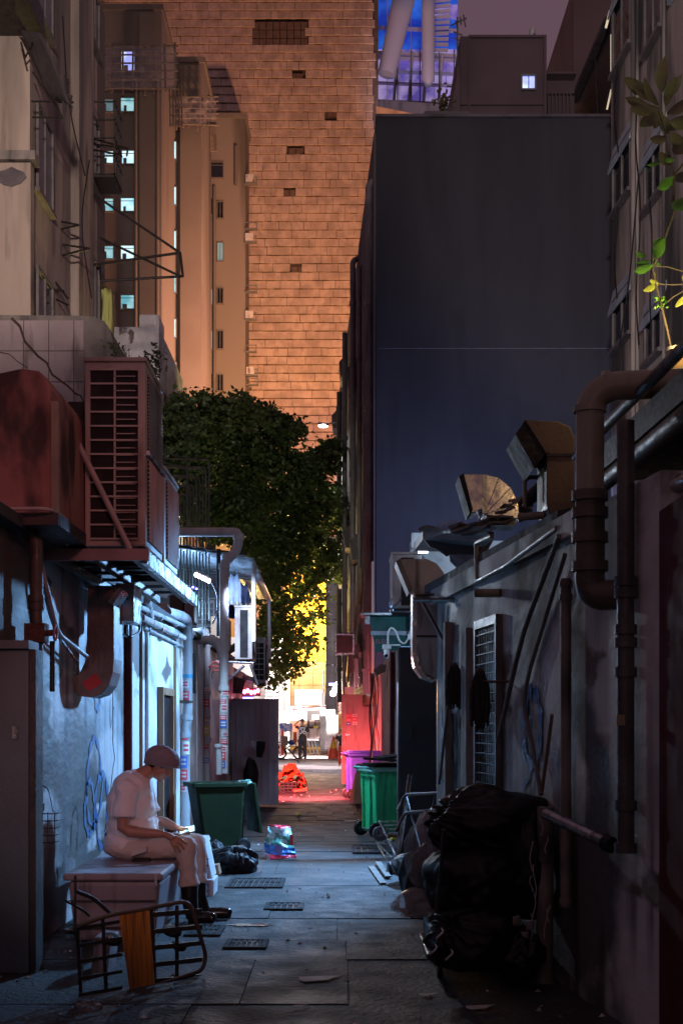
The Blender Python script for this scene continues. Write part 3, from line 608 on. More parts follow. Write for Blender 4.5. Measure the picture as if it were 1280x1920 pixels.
ck = [(22, 596), (38, 612), (47, 640), (72, 668), (88, 680), (98, 702), (128, 724), (142, 738), (152, 742), (160, 760)]
m_ = MB(); gg = []
for i, (a, b) in enumerate(ck):
    w_ = 1.6 * (1.2 - .07 * i); gg.append([P(a - w_, b + w_, dd - .034), P(a + w_, b - w_, dd - .034)])
m_.sheet(gg); gg = [[P(a, b - 1, dd - .034), P(a, b + 1, dd - .034)] for a, b in ((-2, 660), (18, 664), (34, 678), (52, 690))]; m_.sheet(gg); m_.build('crack', backM, cp)
# pale rooftop block and box
rbk = T('rooftop_block', 'pale grey rooftop block with a box on top below the towers', 'building', (-5, 40, 0))
m_ = MB(); m_.box(X(214, 40), X(298, 40), 40, 46, -.1, Z(613, 40)); m_.build('wall', plasterW, rbk)
m_ = MB(); m_.box(X(258, 40), X(296, 40), 40.3, 41.5, Z(611, 40), Z(583, 40)); m_.build('water_box', white, rbk, bevel=.05)
for (a, b) in ((240, 650), (246, 660)): m_ = MB(); m_.tube([P(a, 690, 39), P(a, b, 39)], .03, 6); m_.build('vent_pipe', white, rbk)

# ================================================================ right big dark building
db = T('dark_blank_building', 'big windowless dark blue building on the right', 'building', (3.4, 30, 0))
a, b = DBS; zr = Z(222, 30)
m_ = MB(); m_.prism([(.78, 30, 2.2), (7.2, 30, 2.2), (7.2, 57, 2.2), (a + b * 57, 57, 2.2)], (0, 0, zr - 2.2)); m_.build('wall', darkB, db)
m_ = MB(); m_.onwall(DBS, 30.06, 57, 2.2, zr - .3, -.001, -.05); m_.build('side_render', darkS, db)
m_ = MB(); m_.box(X(709, 30), X(1150, 30), 29.98, 29.998, Z(654, 30), Z(652.8, 30)); m_.build('cable_conduit', M('dim_cable_paint', (.16, .16, .19), None, .7), db)
m_ = MB(); m_.box(.76, 7.22, 29.9, 30.3, zr, zr + .06); m_.build('coping', darkS, db)
ptc = M('patched_render', (.057, .058, .07), (.043, .045, .054), .8, sc_=.6, st=(1, 1, .3), grime=(.035, .036, .042), gs=.8, gst=(2, 2, .2), bump=.2)
for (a0, a1, b0, b1) in ((712, 795, 318, 345), (900, 1010, 420, 455), (1060, 1100, 300, 620), (760, 800, 700, 980), (1020, 1080, 700, 735)): pass
m_ = MB(); m_.onwall(DBS, 30, 57, 2.0, 5.2, -.052, -.1); m_.build('tiled_base', orangeB, db)
m_ = MB(); 
for k in range(26): m_.onwall(DBS, 33, 57, 2.1 + k * .12, 2.112 + k * .12, -.101, -.115)
for k in range(40): m_.onwall(DBS, 33 + k * .6, 33.02 + k * .6, 2.1, 5.2, -.101, -.113)
m_.build('tile_joints', backM, db, kind='stuff')
def side_pipe(d, z0, z1, r, off, lab, elbow=False, mt=pvcG):
    t = T('drain_pipe', lab, 'pipe', (a + b * d - off, d, z0), 'drain pipes down the side of the dark building')
    x = a + b * d - off; pts = [(x, d, z0), (x, d, z1)]
    if elbow: pts += [(x + off + .1, d, z1 + .12)]
    m_ = MB(); m_.tube(fil(pts, .12), r, 10); m_.build('pipe_run', mt, t)
    k = z0 + 1.2
    while k < z1 - .5: m_ = MB(); m_.ring((x, d, k), (0, 0, 1), r * 1.25, .12, 10); m_.build('collar', mt, t); k += 2.4
a, b = DBS
gp = M('dim_pipe_paint', (.2, .175, .2), None, .45, grime=(.1, .08, .09), bump=.05)
side_pipe(30.6, 2.8, Z(345, 30.6), .085, .13, 'wide drain pipe with a bend near the roof at the dark building corner', True, gp)
side_pipe(32.2, 2.6, 13.9, .06, .12, 'slim second drain pipe behind the corner pipe', mt=gp)
side_pipe(34.5, 2.6, 13.4, .06, .16, 'third drain pipe along the dark building side', mt=gp)
side_pipe(37.5, 2.6, 14.6, .08, .2, 'fourth drain pipe with loop bracket at its top', True, gp)
side_pipe(43, 2.4, 14.2, .08, .22, 'fifth drain pipe midway along the dark side', mt=gp)
side_pipe(49, 2.4, 13.8, .09, .2, 'farthest drain pipe on the dark building side', mt=darkS)
for lab_, d, z in (('upper', 45, 13.3), ('far', 50.5, 11.5), ('middle', 38, 11.2), ('topmost', 54, 13.6), ('low', 41, 7), ('lowest near', 36, 6), ('low far', 47, 6.5)):
    m_ = MB(); x = a + b * d; m_.prism([(x, d, z), (x - .28, d, z), (x - .34, d, z + .5), (x, d, z + .9)], (0, 1.4, 0)); m_.build('vent_hood', darkS, cat='vent', label=lab_ + ' vent hood on the pipe-lined side of the dark building', group='vent hoods on the dark building')
for i in range(4):     # bent pipes low on the side
    t = T('branch_pipe', 'slanted branch pipe %s the orange tiled base of the dark building' % ('highest above', 'second one above', 'third one crossing', 'lowest and farthest along')[i], 'pipe', (a + b * (31 + i * 3), 31 + i * 3, 4), 'slanted branch pipes')
    d = 31.4 + i * 2.5; x = a + b * d - .15; m_ = MB(); m_.tube(fil([(x, d, 5.6 - i * .1), (x, d, 5.0 - i * .1), (x - .03 - .03 * i, d + 3.4, 3.7 - i * .2), (x - .1, d + 3.4, 2.9)], .2), .055, 8); m_.build('pipe_run', pvcB, t)
    m_ = MB(); m_.ring((x, d, 5.2 - i * .1), (0, 0, 1), .07, .1); m_.build('collar', pvcB, t)
# roof block
rt = T('rooftop_lift_house', 'dark rooftop block with one lit window above the blank building', 'building', (4, 34, 15.2))
d = 36
m_ = MB(); m_.px(862, 1022, 68, 222, d, 5); m_.build('wall', M('brown_dark_render', (.12, .085, .1), (.1, .072, .085), .85, sc_=.5, bump=.15), rt)
wdk = bpy.data.materials['brown_dark_render']
for (p0, p1, q0, q1) in ((878, 1024, 65, 69.5), (860, 1024, 193, 196)): m_ = MB(); m_.px(p0, p1, q0, q1, d - .08, .07); m_.build('band', wdk, rt)
m_ = MB(); m_.px(1019, 1024, 70, 220, d - .12, .1); m_.px(878, 881, 70, 220, d - .1, .09); m_.build('corner_pipe', wdk, rt)
f = MB(); f.px(976, 1005, 138, 141, d - .1, .09); f.px(976, 1005, 165, 168, d - .1, .09); f.px(976, 979, 141, 165, d - .1, .09); f.px(1002, 1005, 141, 165, d - .1, .09); f.px(990, 991.5, 141, 165, d - .1, .09)
wn = f.build('window', frameM, rt); f = MB(); f.px(979, 990, 141, 165, d - .03, .02); f.px(991.5, 1002, 141, 165, d - .03, .02); f.build('pane', litB, wn)
m_ = MB(); m_.px(1022, 1076, 138, 222, d + 1, 4); m_.build('wall', wdk, rt, label='lower dark annex with rail'); m_ = MB()
for k in range(7): m_.px(1026 + k * 7, 1028.5 + k * 7, 175, 222, d + .8, .1)
m_.px(1022, 1076, 172, 175, d + .8, .1); m_.px(1022, 1080, 134, 138, d + .6, .5); m_.build('railing', wdk, rt)
m_ = MB(); m_.prism([P(862, 222, d - .3), P(846, 222, d - .3), P(850, 175, d - .3), P(862, 110, d - .3)], (0, 2, 0)); m_.build('buttress', wdk, rt)
t = T('satellite_dish', 'small satellite dish on top of the dark rooftop block', 'dish', P(998, 66, 37)); m_ = MB()
gd = [[P(998 + math.cos(a_) * r_ * 5, 58 - math.sin(a_) * r_ * 10, 37) + Vector((0, -.15 * (1 - r_ ** 2) + .1, 0)) for a_ in [k * math.pi / 8 for k in range(17)]] for r_ in (.01, .4, .7, 1)]
m_.sheet(gd); m_.build('dish', white, t, solid=.02); m_ = MB(); m_.tube([P(1000, 68, 37), P(999, 58, 37)], .03, 6); m_.build('mast', frameM, t)
t = T('rooftop_antenna', 'spindly television antenna beside the dark rooftop block', 'antenna', P(858, 200, 36.5))
for s_ in ((858, 200, 857, 32), (845, 48, 874, 34), (868, 28, 872, 50), (862, 32, 864, 46), (854, 40, 857, 52), (850, 60, 866, 66), (852, 72, 866, 78)):
    m_ = MB(); m_.tube([P(s_[0], s_[1], 36.5), P(s_[2], s_[3], 36.5)], .022, 5); m_.build('rod', frameM, t)
t = T('roof_plant', 'scraggly plant on the roof edge in front of the blue glass', 'plant', P(832, 210, 33)); random.seed(9); m_ = MB()
for k in range(60):
    c = P(random.gauss(832, 8), 210 - abs(random.gauss(18, 14)), 33 + random.uniform(-.3, .3)); m_.cbox(c, (.12, .02, .05), (random.uniform(0, 3), random.uniform(0, 3), random.uniform(0, 3)))
m_.build('leaves', leafD, t); m_ = MB(); m_.tube([P(832, 214, 33), P(830, 175, 33)], .02, 5); m_.build('stem', barkM, t)
m_ = MB(); m_.px(795, 880, 208, 224, 31, 2); m_.build('roof_ledge', darkS, cat='ledge', label='low dark ledge on the roof edge under the antenna')
# blue glass building far behind
gb = T('blue_glass_building', 'blue lit glass building with white slanted columns at the top', 'building', P(790, 1400, 125)); d = 125
random.seed(12)
for i in range(7):
    for j in range(8):
        a0, a1 = 704 + i * 22, 704 + (i + 1) * 22; b0, b1 = -20 + j * 28, -20 + (j + 1) * 28
        m_ = MB(); m_.px(a0 + .6, a1 - .6, b0 + .6, b1 - .6, d, .15)
        m_.build('pane', (blueP if (b0 > 85 or (j % 3 == 1 and i > 3)) else blueG), gb)
m_ = MB(); m_.px(700, 870, 206, 1360, d + .6, 10); m_.build('wall', towerM, gb)
for v, th in ((48, 3), (95, 4), (104, 2.5), (130, 2), (152, 2), (186, 4)):
    m_ = MB(); m_.prism([P(704, v, d - .8), P(856, v + 6, d - .8), P(856, v + 6 + th, d - .8), P(704, v + th, d - .8)], (0, .5, 0)); m_.build('beam', whiteS, gb)
for u in (744, 770, 786, 822, 850):
    m_ = MB(); m_.px(u, u + 2, 92, 195, d - 1.3, .3); m_.build('mullion', frameM, gb)
for k in range(4):
    m_ = MB(); u = 738 + k * 28; m_.tube([P(u, 190, d - 1), P(u + 7, 100, d - 1)], .14, 6); m_.build('rod', whiteS, gb)
m_ = MB(); m_.tube([P(772, -70, d - 4), P(724, 140, d - 4)], [1.15, .8], 16); m_.build('column', whiteS, gb, label='slanted thick white column')
m_ = MB(); m_.tube([P(802, -40, d - 4), P(802, 150, d - 4), P(802, 162, d - 4)], [.6, .58, .25], 16); m_.build('column', whiteS, gb, label='upright thick white column')
for k in range(12):
    m_ = MB(); m_.prism([P(808, -20 + k * 10, d - 2), P(846 - k * .6, -26 + k * 10.6, d - 2), P(846 - k * .6, -23 + k * 10.6, d - 2), P(808, -17 + k * 10, d - 2)], (0, .4, 0)); m_.build('louvre', whiteS, gb)
m_ = MB(); m_.prism([P(704, 196, d - 9), P(715, 186, d - 9), P(830, 196, d - 9), P(835, 215, d - 9), P(704, 215, d - 9)], (0, 7, 0)); m_.build('deck', darkS, gb)
m_ = MB(); m_.prism([P(705, 212, 95), P(705, 199, 95), P(806, 219, 95), P(806, 240, 95), P(705, 240, 95)], (0, 3, 0)); m_.build('stone_ledge', tileM[3], cat='ledge', label='brown stone ledge below the blue glass building')
# far right tower with warm light strips
ft = T('right_background_tower', 'plain brown tower behind the right facade with warm light strips', 'building', P(1120, 1400, 46)); d = 46
m_ = MB(); m_.px(1075, 1200, -30, 1000, d, 8); m_.build('wall', M('brown_tower_paint', (.15, .1, .1), None, .85, sc_=.3, bump=.1), ft)
m_ = MB(); m_.prism([P(1070, 185, 40), P(1142, 20, 34), P(1150, 20, 34), P(1150, 222, 34), P(1070, 222, 40)], (0, 2, 0)); m_.build('stair_enclosure', darkmetal, ft)
for k in range(3): m_ = MB(); m_.tube([P(1070 + k * 5, 190, 39), P(1138 + k * 4, 28, 33.5)], .06, 8); m_.build('handrail', darkS, ft)
for (q0, q1) in ((65, 150), (168, 205)): m_ = MB(); m_.tube([P(1145, q0, 33), P(1145 - (0 if q0 < 100 else 8), q1, 33)], .022, 8); m_.build('light_strip', stripM, ft)
m_ = MB(); m_.tube([P(1135, 52, 33.2), P(1143, 20, 33.2)], .03, 8); m_.build('light_strip', stripM, ft)
# right apartment facade ------------------------------------------
rf = T('right_apartment_building', 'streaked grey apartment facade with dark windows at upper right', 'building', (5.4, 24, 0))
a, b = FRW
m_ = MB(); m_.prism([(a + b * 16, 16, -.1), (a + b * 26.3, 26.3, -.1), (a + b * 26.3 + 5, 26.3, -.1), (a + b * 16 + 5, 16, -.1)], (0, 0, 19)); m_.build('wall', facadeR, rf)
for (px0, px1, rows) in ((1152, 1186, ((270, 378), (545, 640), (-30, 110))), (1212, 1244, ((268, 375), (575, 668), (-40, 75)))):
    d1, d0 = DP(a, b, px0), DP(a, b, px1); dm = (d0 + d1) / 2
    for (q0, q1) in rows:
        z1, z0 = Z(q0, dm), Z(q1, dm)
        wn = window(rf, FRW, d0, d1, z0, z1, out=.02, bars=1, nrm=-1)
        if q0 > 0 or px0 < 1200:
            m_ = MB(); n = Vector((-1, b, 0)).normalized(); p0, p1 = Vector((a + b * (d0 - .15), d0 - .15, z1 + .25)), Vector((a + b * (d1 + .15), d1 + .15, z1 + .25))
            m_.sheet([[p0, p1], [p0 + n * .12 - Vector((0, 0, .5)), p1 + n * .12 - Vector((0, 0, .5))]], sm=False); m_.build('hood', hoodB, wn, solid=.03)
m_ = MB(); d0 = DP(a, b, 1258); m_.onwall(FRW, 17, d0, 13.5, 16, -.01, -.08); m_.build('shutter', hoodB, rf)
for k, u in enumerate((1192, 1200, 1250)): m_ = MB(); dk = DP(a, b, u); m_.tube([(a + b * dk - .06, dk, 6), (a + b * dk - .06, dk, 18)], .03 if k else .045, 8); m_.build('riser_pipe', facadeR, rf)
for i, (u, v0, v1) in enumerate(((1166, 120, 560), (1206, 200, 650), (1230, 330, 640))):
    m_ = MB(); dk = DP(a, b, u); m_.tube([(a + b * dk - .1 - .03 * math.sin(k), dk + .12 * math.sin(k * 1.1 + i), Z(v0 + (v1 - v0) * k / 9, dk)) for k in range(10)], .012, 5)
    m_.build('loose_cable', black, rf)

for i, (pts, lb_) in enumerate(((((168, 300), (150, 420), (172, 560)), 'thin black cable hanging down the left facade beside the iron cages'), (((118, 30), (128, 200), (160, 330)), 'thin black cable swinging from the torn awning'), (((1196, 330), (1180, 520), (1160, 650)), 'loose black cable hanging on the right facade left of the plant'))):
    m_ = MB(); m_.tube(fil([P(u, v, 23.5 if i < 2 else 20) for u, v in pts], 2.5, 8), .012, 5); m_.build('cable', black, cat='cable', label=lb_, group='cables on the facades')
# ================================================================ AC units
def ac_unit(lab, x0, x1, y0, y1, z0, z1, fans=1, group='outdoor cooling units', casing=acW, near='grille', side='fan'):
    t = T('cooling_unit', lab, 'air conditioner', ((x0 + x1) / 2, (y0 + y1) / 2, z0), group)
    m_ = MB(); m_.box(x0, x1, y0 + .02, y1, z0 + .03, z1 - .02); m_.build('casing', casing, t, bevel=.012)
    m_ = MB(); m_.box(x0 - .01, x1 + .01, y0 + .005, y1 + .01, z1 - .02, z1 + .01); m_.build('lid', casing, t, bevel=.006)
    for s_ in (y0 + .1, y1 - .14): m_ = MB(); m_.box(x0 + .02, x1 - .02, s_, s_ + .04, z0, z0 + .028); m_.build('foot', darkmetal, t)
    w_ = x1 - x0
    if near == 'grille':
        m_ = MB(); m_.box(x0 + w_ * .1, x1 - w_ * .12, y0 + .012, y0 + .019, z0 + .08, z1 - .08); m_.build('coil', acD, t)
        for k in range(1): m_ = MB(); m_.box(x0 + w_ * .49, x0 + w_ * .52, y0 - .004, y0 + .011, z0 + .08, z1 - .08); m_.build('grille_post', casing, t)
        n = max(3, int((z1 - z0) / .105))
        for k in range(n + 1): zz_ = z0 + .08 + (z1 - z0 - .16) * k / n; m_ = MB(); m_.box(x0 + w_ * .1, x1 - w_ * .12, y0 - .007, y0 + .0105, zz_ - .006, zz_ + .006); m_.build('grille_bar', casing, t)
    elif near == 'panel':
        m_ = MB(); m_.box(x0 + w_ * .3, x1 - w_ * .25, y0 + .01, y0 + .019, z0 + .06, z1 - .06); m_.build('dark_slot', acD, t)
    h = (z1 - z0 - .1) / max(1, fans)
    if side == 'mesh':
        h2 = (z1 - z0 - .12) / fans
        for k in range(fans):
            za, zb = z0 + .06 + h2 * k + .02, z0 + .06 + h2 * (k + 1) - .02
            m_ = MB(); m_.box(x1 + .001, x1 + .004, y0 + .12, y1 - .06, za, zb); m_.build('coil_opening', acD, t)
            for q in range(int((zb - za) / (.024 if k else .03)) + 1): m_ = MB(); zz_ = za + q * (.024 if k else .03); m_.box(x1 + .0045, x1 + .014, y0 + .12, y1 - .06, zz_, zz_ + .009); m_.build('louvre', casing, t)
            if k == 0:
                for q in range(20): m_ = MB(); yy = y0 + .12 + (y1 - y0 - .18) * q / 19; m_.box(x1 + .0145, x1 + .02, yy, yy + .006, za, zb); m_.build('mesh_bar', casing, t)
        fans = 0
    for k in range(fans):
        zc = z0 + .05 + h * (k + .5); yc = (y0 + y1) / 2; r_ = min(h * .44, (y1 - y0) * .4)
        m_ = MB(); m_.tube([(x1 + .002, yc, zc), (x1 + .012, yc, zc)], r_ * 1.02, 24); m_.build('fan_opening', acD, t)
        f = MB()
        for q in (1, .8, .6, .4, .2):
            pts = [(x1 + .025, yc + r_ * q * math.cos(a_), zc + r_ * q * math.sin(a_)) for a_ in [2 * math.pi * j / 20 for j in range(21)]]; f.tube(pts, .005, 5, False)
        for j in range(6): a_ = math.pi * j / 6; f.tube([(x1 + .026, yc - r_ * math.cos(a_), zc - r_ * math.sin(a_)), (x1 + .026, yc + r_ * math.cos(a_), zc + r_ * math.sin(a_))], .005, 5, False)
        f.build('fan_guard', casing, t)
    return t
# big twin unit on the bracket shelf
d = 9.3; big_ac = ac_unit('tall cooling unit with barred side on the shelf above the wall', X(158, 9.3), X(272, 9.3), 9.3, 10.2, 2.69, 4.03, 2, near='grille', side='mesh')
t = big_ac
for k in range(24):
    zz_ = 2.8 + k * .05
    if zz_ < 3.95: m_ = MB(); m_.box(X(215, 9.3), X(254, 9.3), 9.296, 9.311, zz_, zz_ + .006); m_.build('fin', acW, t)
m_ = MB(); m_.onwall((X(272, 9.3), 0), 9.33, 10.18, 3.36, 3.39, .001, .03); m_.build('rail', steel, t)
ac_unit('cooling unit standing behind the tall barred one on the same shelf', -1.79, -1.37, 10.3, 11.15, 2.69, 3.47, 1, side='mesh')
sh = T('bracket_shelf', 'steel bracket shelf carrying the cooling units over the left wall', 'shelf', (-1.75, 10.5, 2.62))
for x in (-2.0, -1.72, -1.44): m_ = MB(); m_.box(x, x + .05, 9.2, 12.3, 2.6, 2.66); m_.build('bearer', darkmetal, sh)
m_ = MB(); m_.box(-2.05, -1.32, 9.14, 9.19, 2.6, 2.68); m_.build('front_rail', M('red_grey_rail', (.3, .22, .23), None, .5, bump=.1), sh)
m_ = MB(); m_.box(-1.38, -1.34, 9.2, 12.4, 2.585, 2.685); m_.build('edge_rail', steel, sh)
for k in range(6): m_ = MB(); m_.box(-2.04, -1.4, 9.5 + k * .5, 9.55 + k * .5, 2.661, 2.685); m_.build('cross_bar', darkmetal, sh)
m_ = MB(); m_.tube([P(102, 742, 9.24), P(176, 890, 9.22), P(244, 1030, 9.2)], .022, 6); m_.build('diagonal_brace', M('brace_paint', (.42, .36, .35), None, .5, bump=.1), sh)
m_ = MB(); m_.tube(fil([P(-10, 955, 8.1), P(90, 953, 8.1), P(118, 968, 8.4), P(150, 1003, 9.1)], .1), .012, 6); m_.build('cable', ropeM, cat='cable', label='thin pale cable drooping under the rusty red unit')
# rusty red rounded unit at the left edge
ru = T('rusted_cabinet', 'rusty stained rounded metal cabinet at the left edge under the parapet', 'cabinet', (-2.1, 8.2, 2.78))
m_ = MB(); d = 8.3; pr = [P(-90, 968, d), P(-90, 700, d), P(0, 698, d), P(40, 690, d), P(72, 694, d), P(88, 708, d), P(96, 730, d), P(98, 966, d)]
m_.prism(pr, (0, 1.3, 0)); m_.build('body', M('rust_red_steel', (.33, .17, .15), (.26, .1, .08), .6, sc_=2, grime=(.045, .025, .02), gs=1.8, gst=(1.5, 1.5, .6), glo=.5, ghi=.6, bump=.5, bs=7), ru, bevel=.02)
m_ = MB(); m_.px(96, 110, 752, 965, 8.26, .04); m_.build('corner_post', pvcB, ru); m_ = MB(); m_.box(-2.6, -1.74, 8.2, 9.1, 2.7, 2.775); m_.build('shelf', darkmetal, ru)
m_ = MB(); m_.box(X(106, 9.2), X(156, 9.3), 9.6, 10.5, 2.72, 3.8); m_.build('cabinet', black, cat='cabinet', label='black cabinet in the shade between the rusty and barred units')  # black block put where only a dark void lies between the units
# ================================================================ pipes, left wall
def pipe(lab, pts, r, mt=pvcG, rad=.12, cols=(), group='pipes on the left wall', seg=12, name='drain_pipe', cr=1.22):
    pp = fil(pts, rad); t = T(name, lab, 'pipe', pp[-1], group); m_ = MB(); m_.tube(pp, r, seg); m_.build('pipe_run', mt, t)
    for (c, ax) in cols: m_ = MB(); m_.ring(c, ax, r * cr, r * 1.1, seg); m_.build('collar', mt, t)
    return t
V = (0, 0, 1)
def LP(px, py, off=.1): d = (2.05 - off) * F / (640 - px); return P(px, py, d)
xq = -1.93; dq = 8.55
t = pipe('old dark downpipe at the far left with a bend at its top', [(-3.2, dq - .3, 2.72), (xq, dq - .1, 2.72), (xq, dq - .1, -.02)], .042, pvcD, .12, [((xq, dq - .1, 2.27), V), ((xq, dq - .1, 2.22), V), ((xq, dq - .1, .95), V)])
m_ = MB(); m_.cbox((xq, dq - .1, 2.05), (.13, .12, .12)); m_.tube([(xq, dq - .1, 2.05), (xq + .12, dq - .14, 2.05)], .02); m_.build('valve', rust, t)
m_ = MB(); pts = [(xq + .13, dq - .15 + .05 * math.cos(a_), 2.05 + .05 * math.sin(a_)) for a_ in [k * math.pi / 5 for k in range(11)]]; m_.tube(pts, .008, 6); m_.build('valve_wheel', M('valve_red', (.3, .07, .07), None, .5, bump=0), t)
m_ = MB(); m_.tube([(xq + .1, dq - .1, 2.0), (xq + .1, dq - .1, 1.68)], .017, 8); m_.build('side_tube', black, t)
def stickers(t, x, y, r, zs, w_=.05, h=.12, mats=(redP, whiteP, redP, blueS)):
    for k, z in enumerate(zs):
        m_ = MB(); hh = h * random.uniform(.6, 1.2); ang = random.uniform(-.5, .5); g_ = []
        for q in range(2):
            g_.append([Vector((x + (r + .002) * math.sin(ang + a_), y - (r + .002) * math.cos(ang + a_), z + q * hh)) for a_ in (-.75, -.4, 0, .4, .75)])
        m_.sheet(g_); o = m_.build('sticker', mats[k % len(mats)], t)
        m_ = MB()
        for q in range(2):
            g_ = [[Vector((x + (r + .004) * math.sin(ang + a_), y - (r + .004) * math.cos(ang + a_), z + hh * (.25 + .35 * q + .18 * e))) for a_ in (-.5, -.15, .2, .5)] for e in (0, 1)]; m_.sheet(g_)
        m_.build('print', whiteP if mats[k % len(mats)] is not whiteP else redP, o)
stickers(t, xq, dq - .1, .042, (1.6, 1.42, 1.28, 1.12, .98, .86), mats=(redP, redP, redP, whiteP, redP, whiteP), h=.13)
# wire basket and cans hooked on that pipe
bk = T('wire_basket', 'small wire basket hooked on the dark downpipe', 'basket', (xq + .08, dq - .2, .75))
for k in range(5):
    z = .74 + k * .045; m_ = MB(); q = .1 + k * .004; m_.tube([(xq - .02 - 0, dq - .3, z), (xq + q + .05, dq - .3, z), (xq + q + .05, dq - .12, z)], .004, 5); m_.build('wire', darkmetal, bk)
for k in range(5): m_ = MB(); m_.tube([(xq - .01 + k * .042, dq - .3, .74), (xq - .01 + k * .042, dq - .3, .93)], .003, 5); m_.build('wire', darkmetal, bk)
m_ = MB(); m_.tube(fil([(xq, dq - .3, .93), (xq + .02, dq - .22, 1.1), (xq + .1, dq - .22, 1.08), (xq + .15, dq - .3, .93)], .05), .004, 5); m_.build('handle', darkmetal, bk)
m_ = MB(); m_.tube([(xq + .02, dq - .25, .58), (xq + .02, dq - .25, .7)], .03, 12); m_.build('tin_can', steel, cat='can', label='small metal tin under the wire basket')
m_ = MB(); m_.box(-2.65, X(57, 7.9), 7.86, 8.05, 0, Z(1218, 7.9) - .0); cb = m_.build('meter_cabinet', cabM, label='tall grey metal cabinet at the left edge', cat='cabinet', bevel=.01)
def sub(m_, name, mt, par): o = m_.build(name, mt, par); return o
m_ = MB(); m_.box(X(57, 7.9) + .003, X(70, 7.9), 7.87, 8.05, 0, Z(1218, 7.9)); m_.build('side_rail', darkmetal, cb)
m_ = MB(); m_.box(-2.7, X(60, 7.9), 7.82, 8.08, Z(1218, 7.9) + .002, Z(1202, 7.9)); m_.build('top_cap', cabM, cb)
m_ = MB(); m_.box(X(28, 7.9), X(38, 7.9), 7.84, 7.858, Z(1385, 7.9), Z(1362, 7.9)); m_.build('latch', steel, cb)
pipe('thin bent conduit running from the wall top to the black duct', [(-1.98, 8.7, 2.6), (-1.95, 8.9, 2.33), (-1.94, 9.1, 2.1), (-1.9, 10.0, 1.98)], .016, pvcG, .15, name='conduit')
pipe('second thinner bent conduit beside the first', [(-2.0, 8.9, 2.5), (-2.0, 9.1, 2.25), (-1.97, 9.3, 2.08), (-2.0, 10.1, 1.95)], .011, steel, .15, name='conduit')
# black J shaped duct
jd = T('curved_duct', 'black square duct curving down the wall behind the seated man', 'duct', (-1.9, 10, 1.5))
def curved(m_, path, w0, w1, d, th):    # a band (outline left/right in photo columns/rows at depth d) turned into a duct of depth th
    pass
dj = 10.2
L_ = [(165, 1095), (163, 1200), (158, 1245), (150, 1275), (146, 1296)]
out = [P(214, 1098, dj), P(214, 1235, dj), P(212, 1260, dj), P(204, 1285, dj), P(190, 1302, dj), P(170, 1308, dj), P(148, 1305, dj), P(135, 1292, dj), P(130, 1270, dj), P(134, 1272, dj), P(150, 1262, dj), P(160, 1240, dj), P(163, 1200, dj), P(165, 1098, dj)]
m_ = MB(); m_.prism(out, (0, .38, 0)); m_.build('duct_run', ductD, jd, bevel=.004)
m_ = MB(); m_.prism([p + Vector((0, -.006, 0)) for p in (P(155, 1280, dj), P(180, 1262, dj), P(192, 1282, dj), P(166, 1296, dj))], (0, .004, 0)); m_.build('sticker', redP, jd)
m_ = MB(); m_.box(X(196, 10.1), X(232, 10.1), 10.6, 11.0, 2.3, 2.6); m_.prism([P(202, 1128, 10.15), P(224, 1100, 10.15), P(230, 1106, 10.15), P(212, 1134, 10.15)], (0, .3, 0)); m_.build('elbow', steel, jd)
def cable(lab, pts, r, mt=black, name='cable', group='cables on the left wall', rad=.2):
    m_ = MB(); m_.tube(fil(pts, rad), r, 6); return m_.build(name, mt, cat='cable', label=lab, group=group)
cable('thick black cable loop hanging off the wall beside the black duct', [LP(232, 1122, .2), LP(243, 1140, .25), LP(262, 1160, .3), LP(262, 1185, .3), LP(243, 1196, .3), LP(232, 1190, .2)], .011)
cable('thin black wire down the stained wall above the seated man', [LP(212, 1280, .02), LP(212, 1400, .02), LP(216, 1420, .02), LP(212, 1440, .02), LP(207, 1490, .02)], .004)
cable('thin wire beside the brown corner strip', [LP(263, 1150, .02), LP(264, 1300, .02), LP(263, 1460, .02)], .005)
m_ = MB(); m_.tube([LP(240, 1165, .15), LP(240, 1195, .15)], .01, 6); m_.build('hook', steel, cat='hook', label='small metal hook hanging near the black cable loop')
pipe('white riser beside the brown corner strip', [LP(276, 1130, .05), LP(276, 1450, .05)], .02, M('off_white_paint', (.5, .48, .46), None, .5, bump=.1), cols=[(LP(276, 1185, .05), V)])
pipe('white branch pipe stub under the shelf', [LP(276, 1125, .12), LP(283, 1160, .08), LP(276, 1180, .06)], .04, pvcG, .1)
for k, (v0, v1, r_, o_) in enumerate(((1146, 1190, .026, .1), (1166, 1212, .034, .13), (1184, 1230, .02, .06))):
    pipe(('upper', 'middle', 'lower')[k] + ' one of three sloping pipes along the top of the bright wall', [LP(262 + k * 4, v0 - 8, o_), LP(345, v1 - 16, o_)], r_, pvcG, cols=[(LP(300, (v0 + v1) / 2 - 8, o_), (0, 1, -.05)), (LP(330, v1 - 20, o_), (0, 1, -.05))])
# grey pipe with blue band
dp_ = (2.05 - .12) * F / (640 - 352)
pb_ = pipe('fat grey downpipe with a blue band right of the door', [(-2.04, dp_ - 1.2, Z(1163, dp_)), (-1.93, dp_ - .6, Z(1163, dp_)), (-1.93, dp_, Z(1163, dp_)), (-1.93, dp_, Z(1340, dp_)), (-1.96, dp_, Z(1375, dp_)), (-1.96, dp_, -.02)], .062, pvcG, .13,
     [((-1.93, dp_, Z(1192, dp_)), V), ((-1.94, dp_, Z(1345, dp_)), V), ((-1.96, dp_, Z(1378, dp_)), V)])
m_ = MB(); m_.ring((-1.93, dp_, Z(1268, dp_)), V, .064, .045, 14); m_.build('blue_band', M('blue_tape', (.03, .3, .5), None, .5, bump=0), pb_)
m_ = MB(); m_.ring((-1.93, dp_, Z(1316, dp_)), V, .07, .03, 14); m_.box(-2.04, -1.9, dp_ - .08, dp_ - .05, Z(1319, dp_), Z(1313, dp_)); m_.build('clamp', rust, pb_)
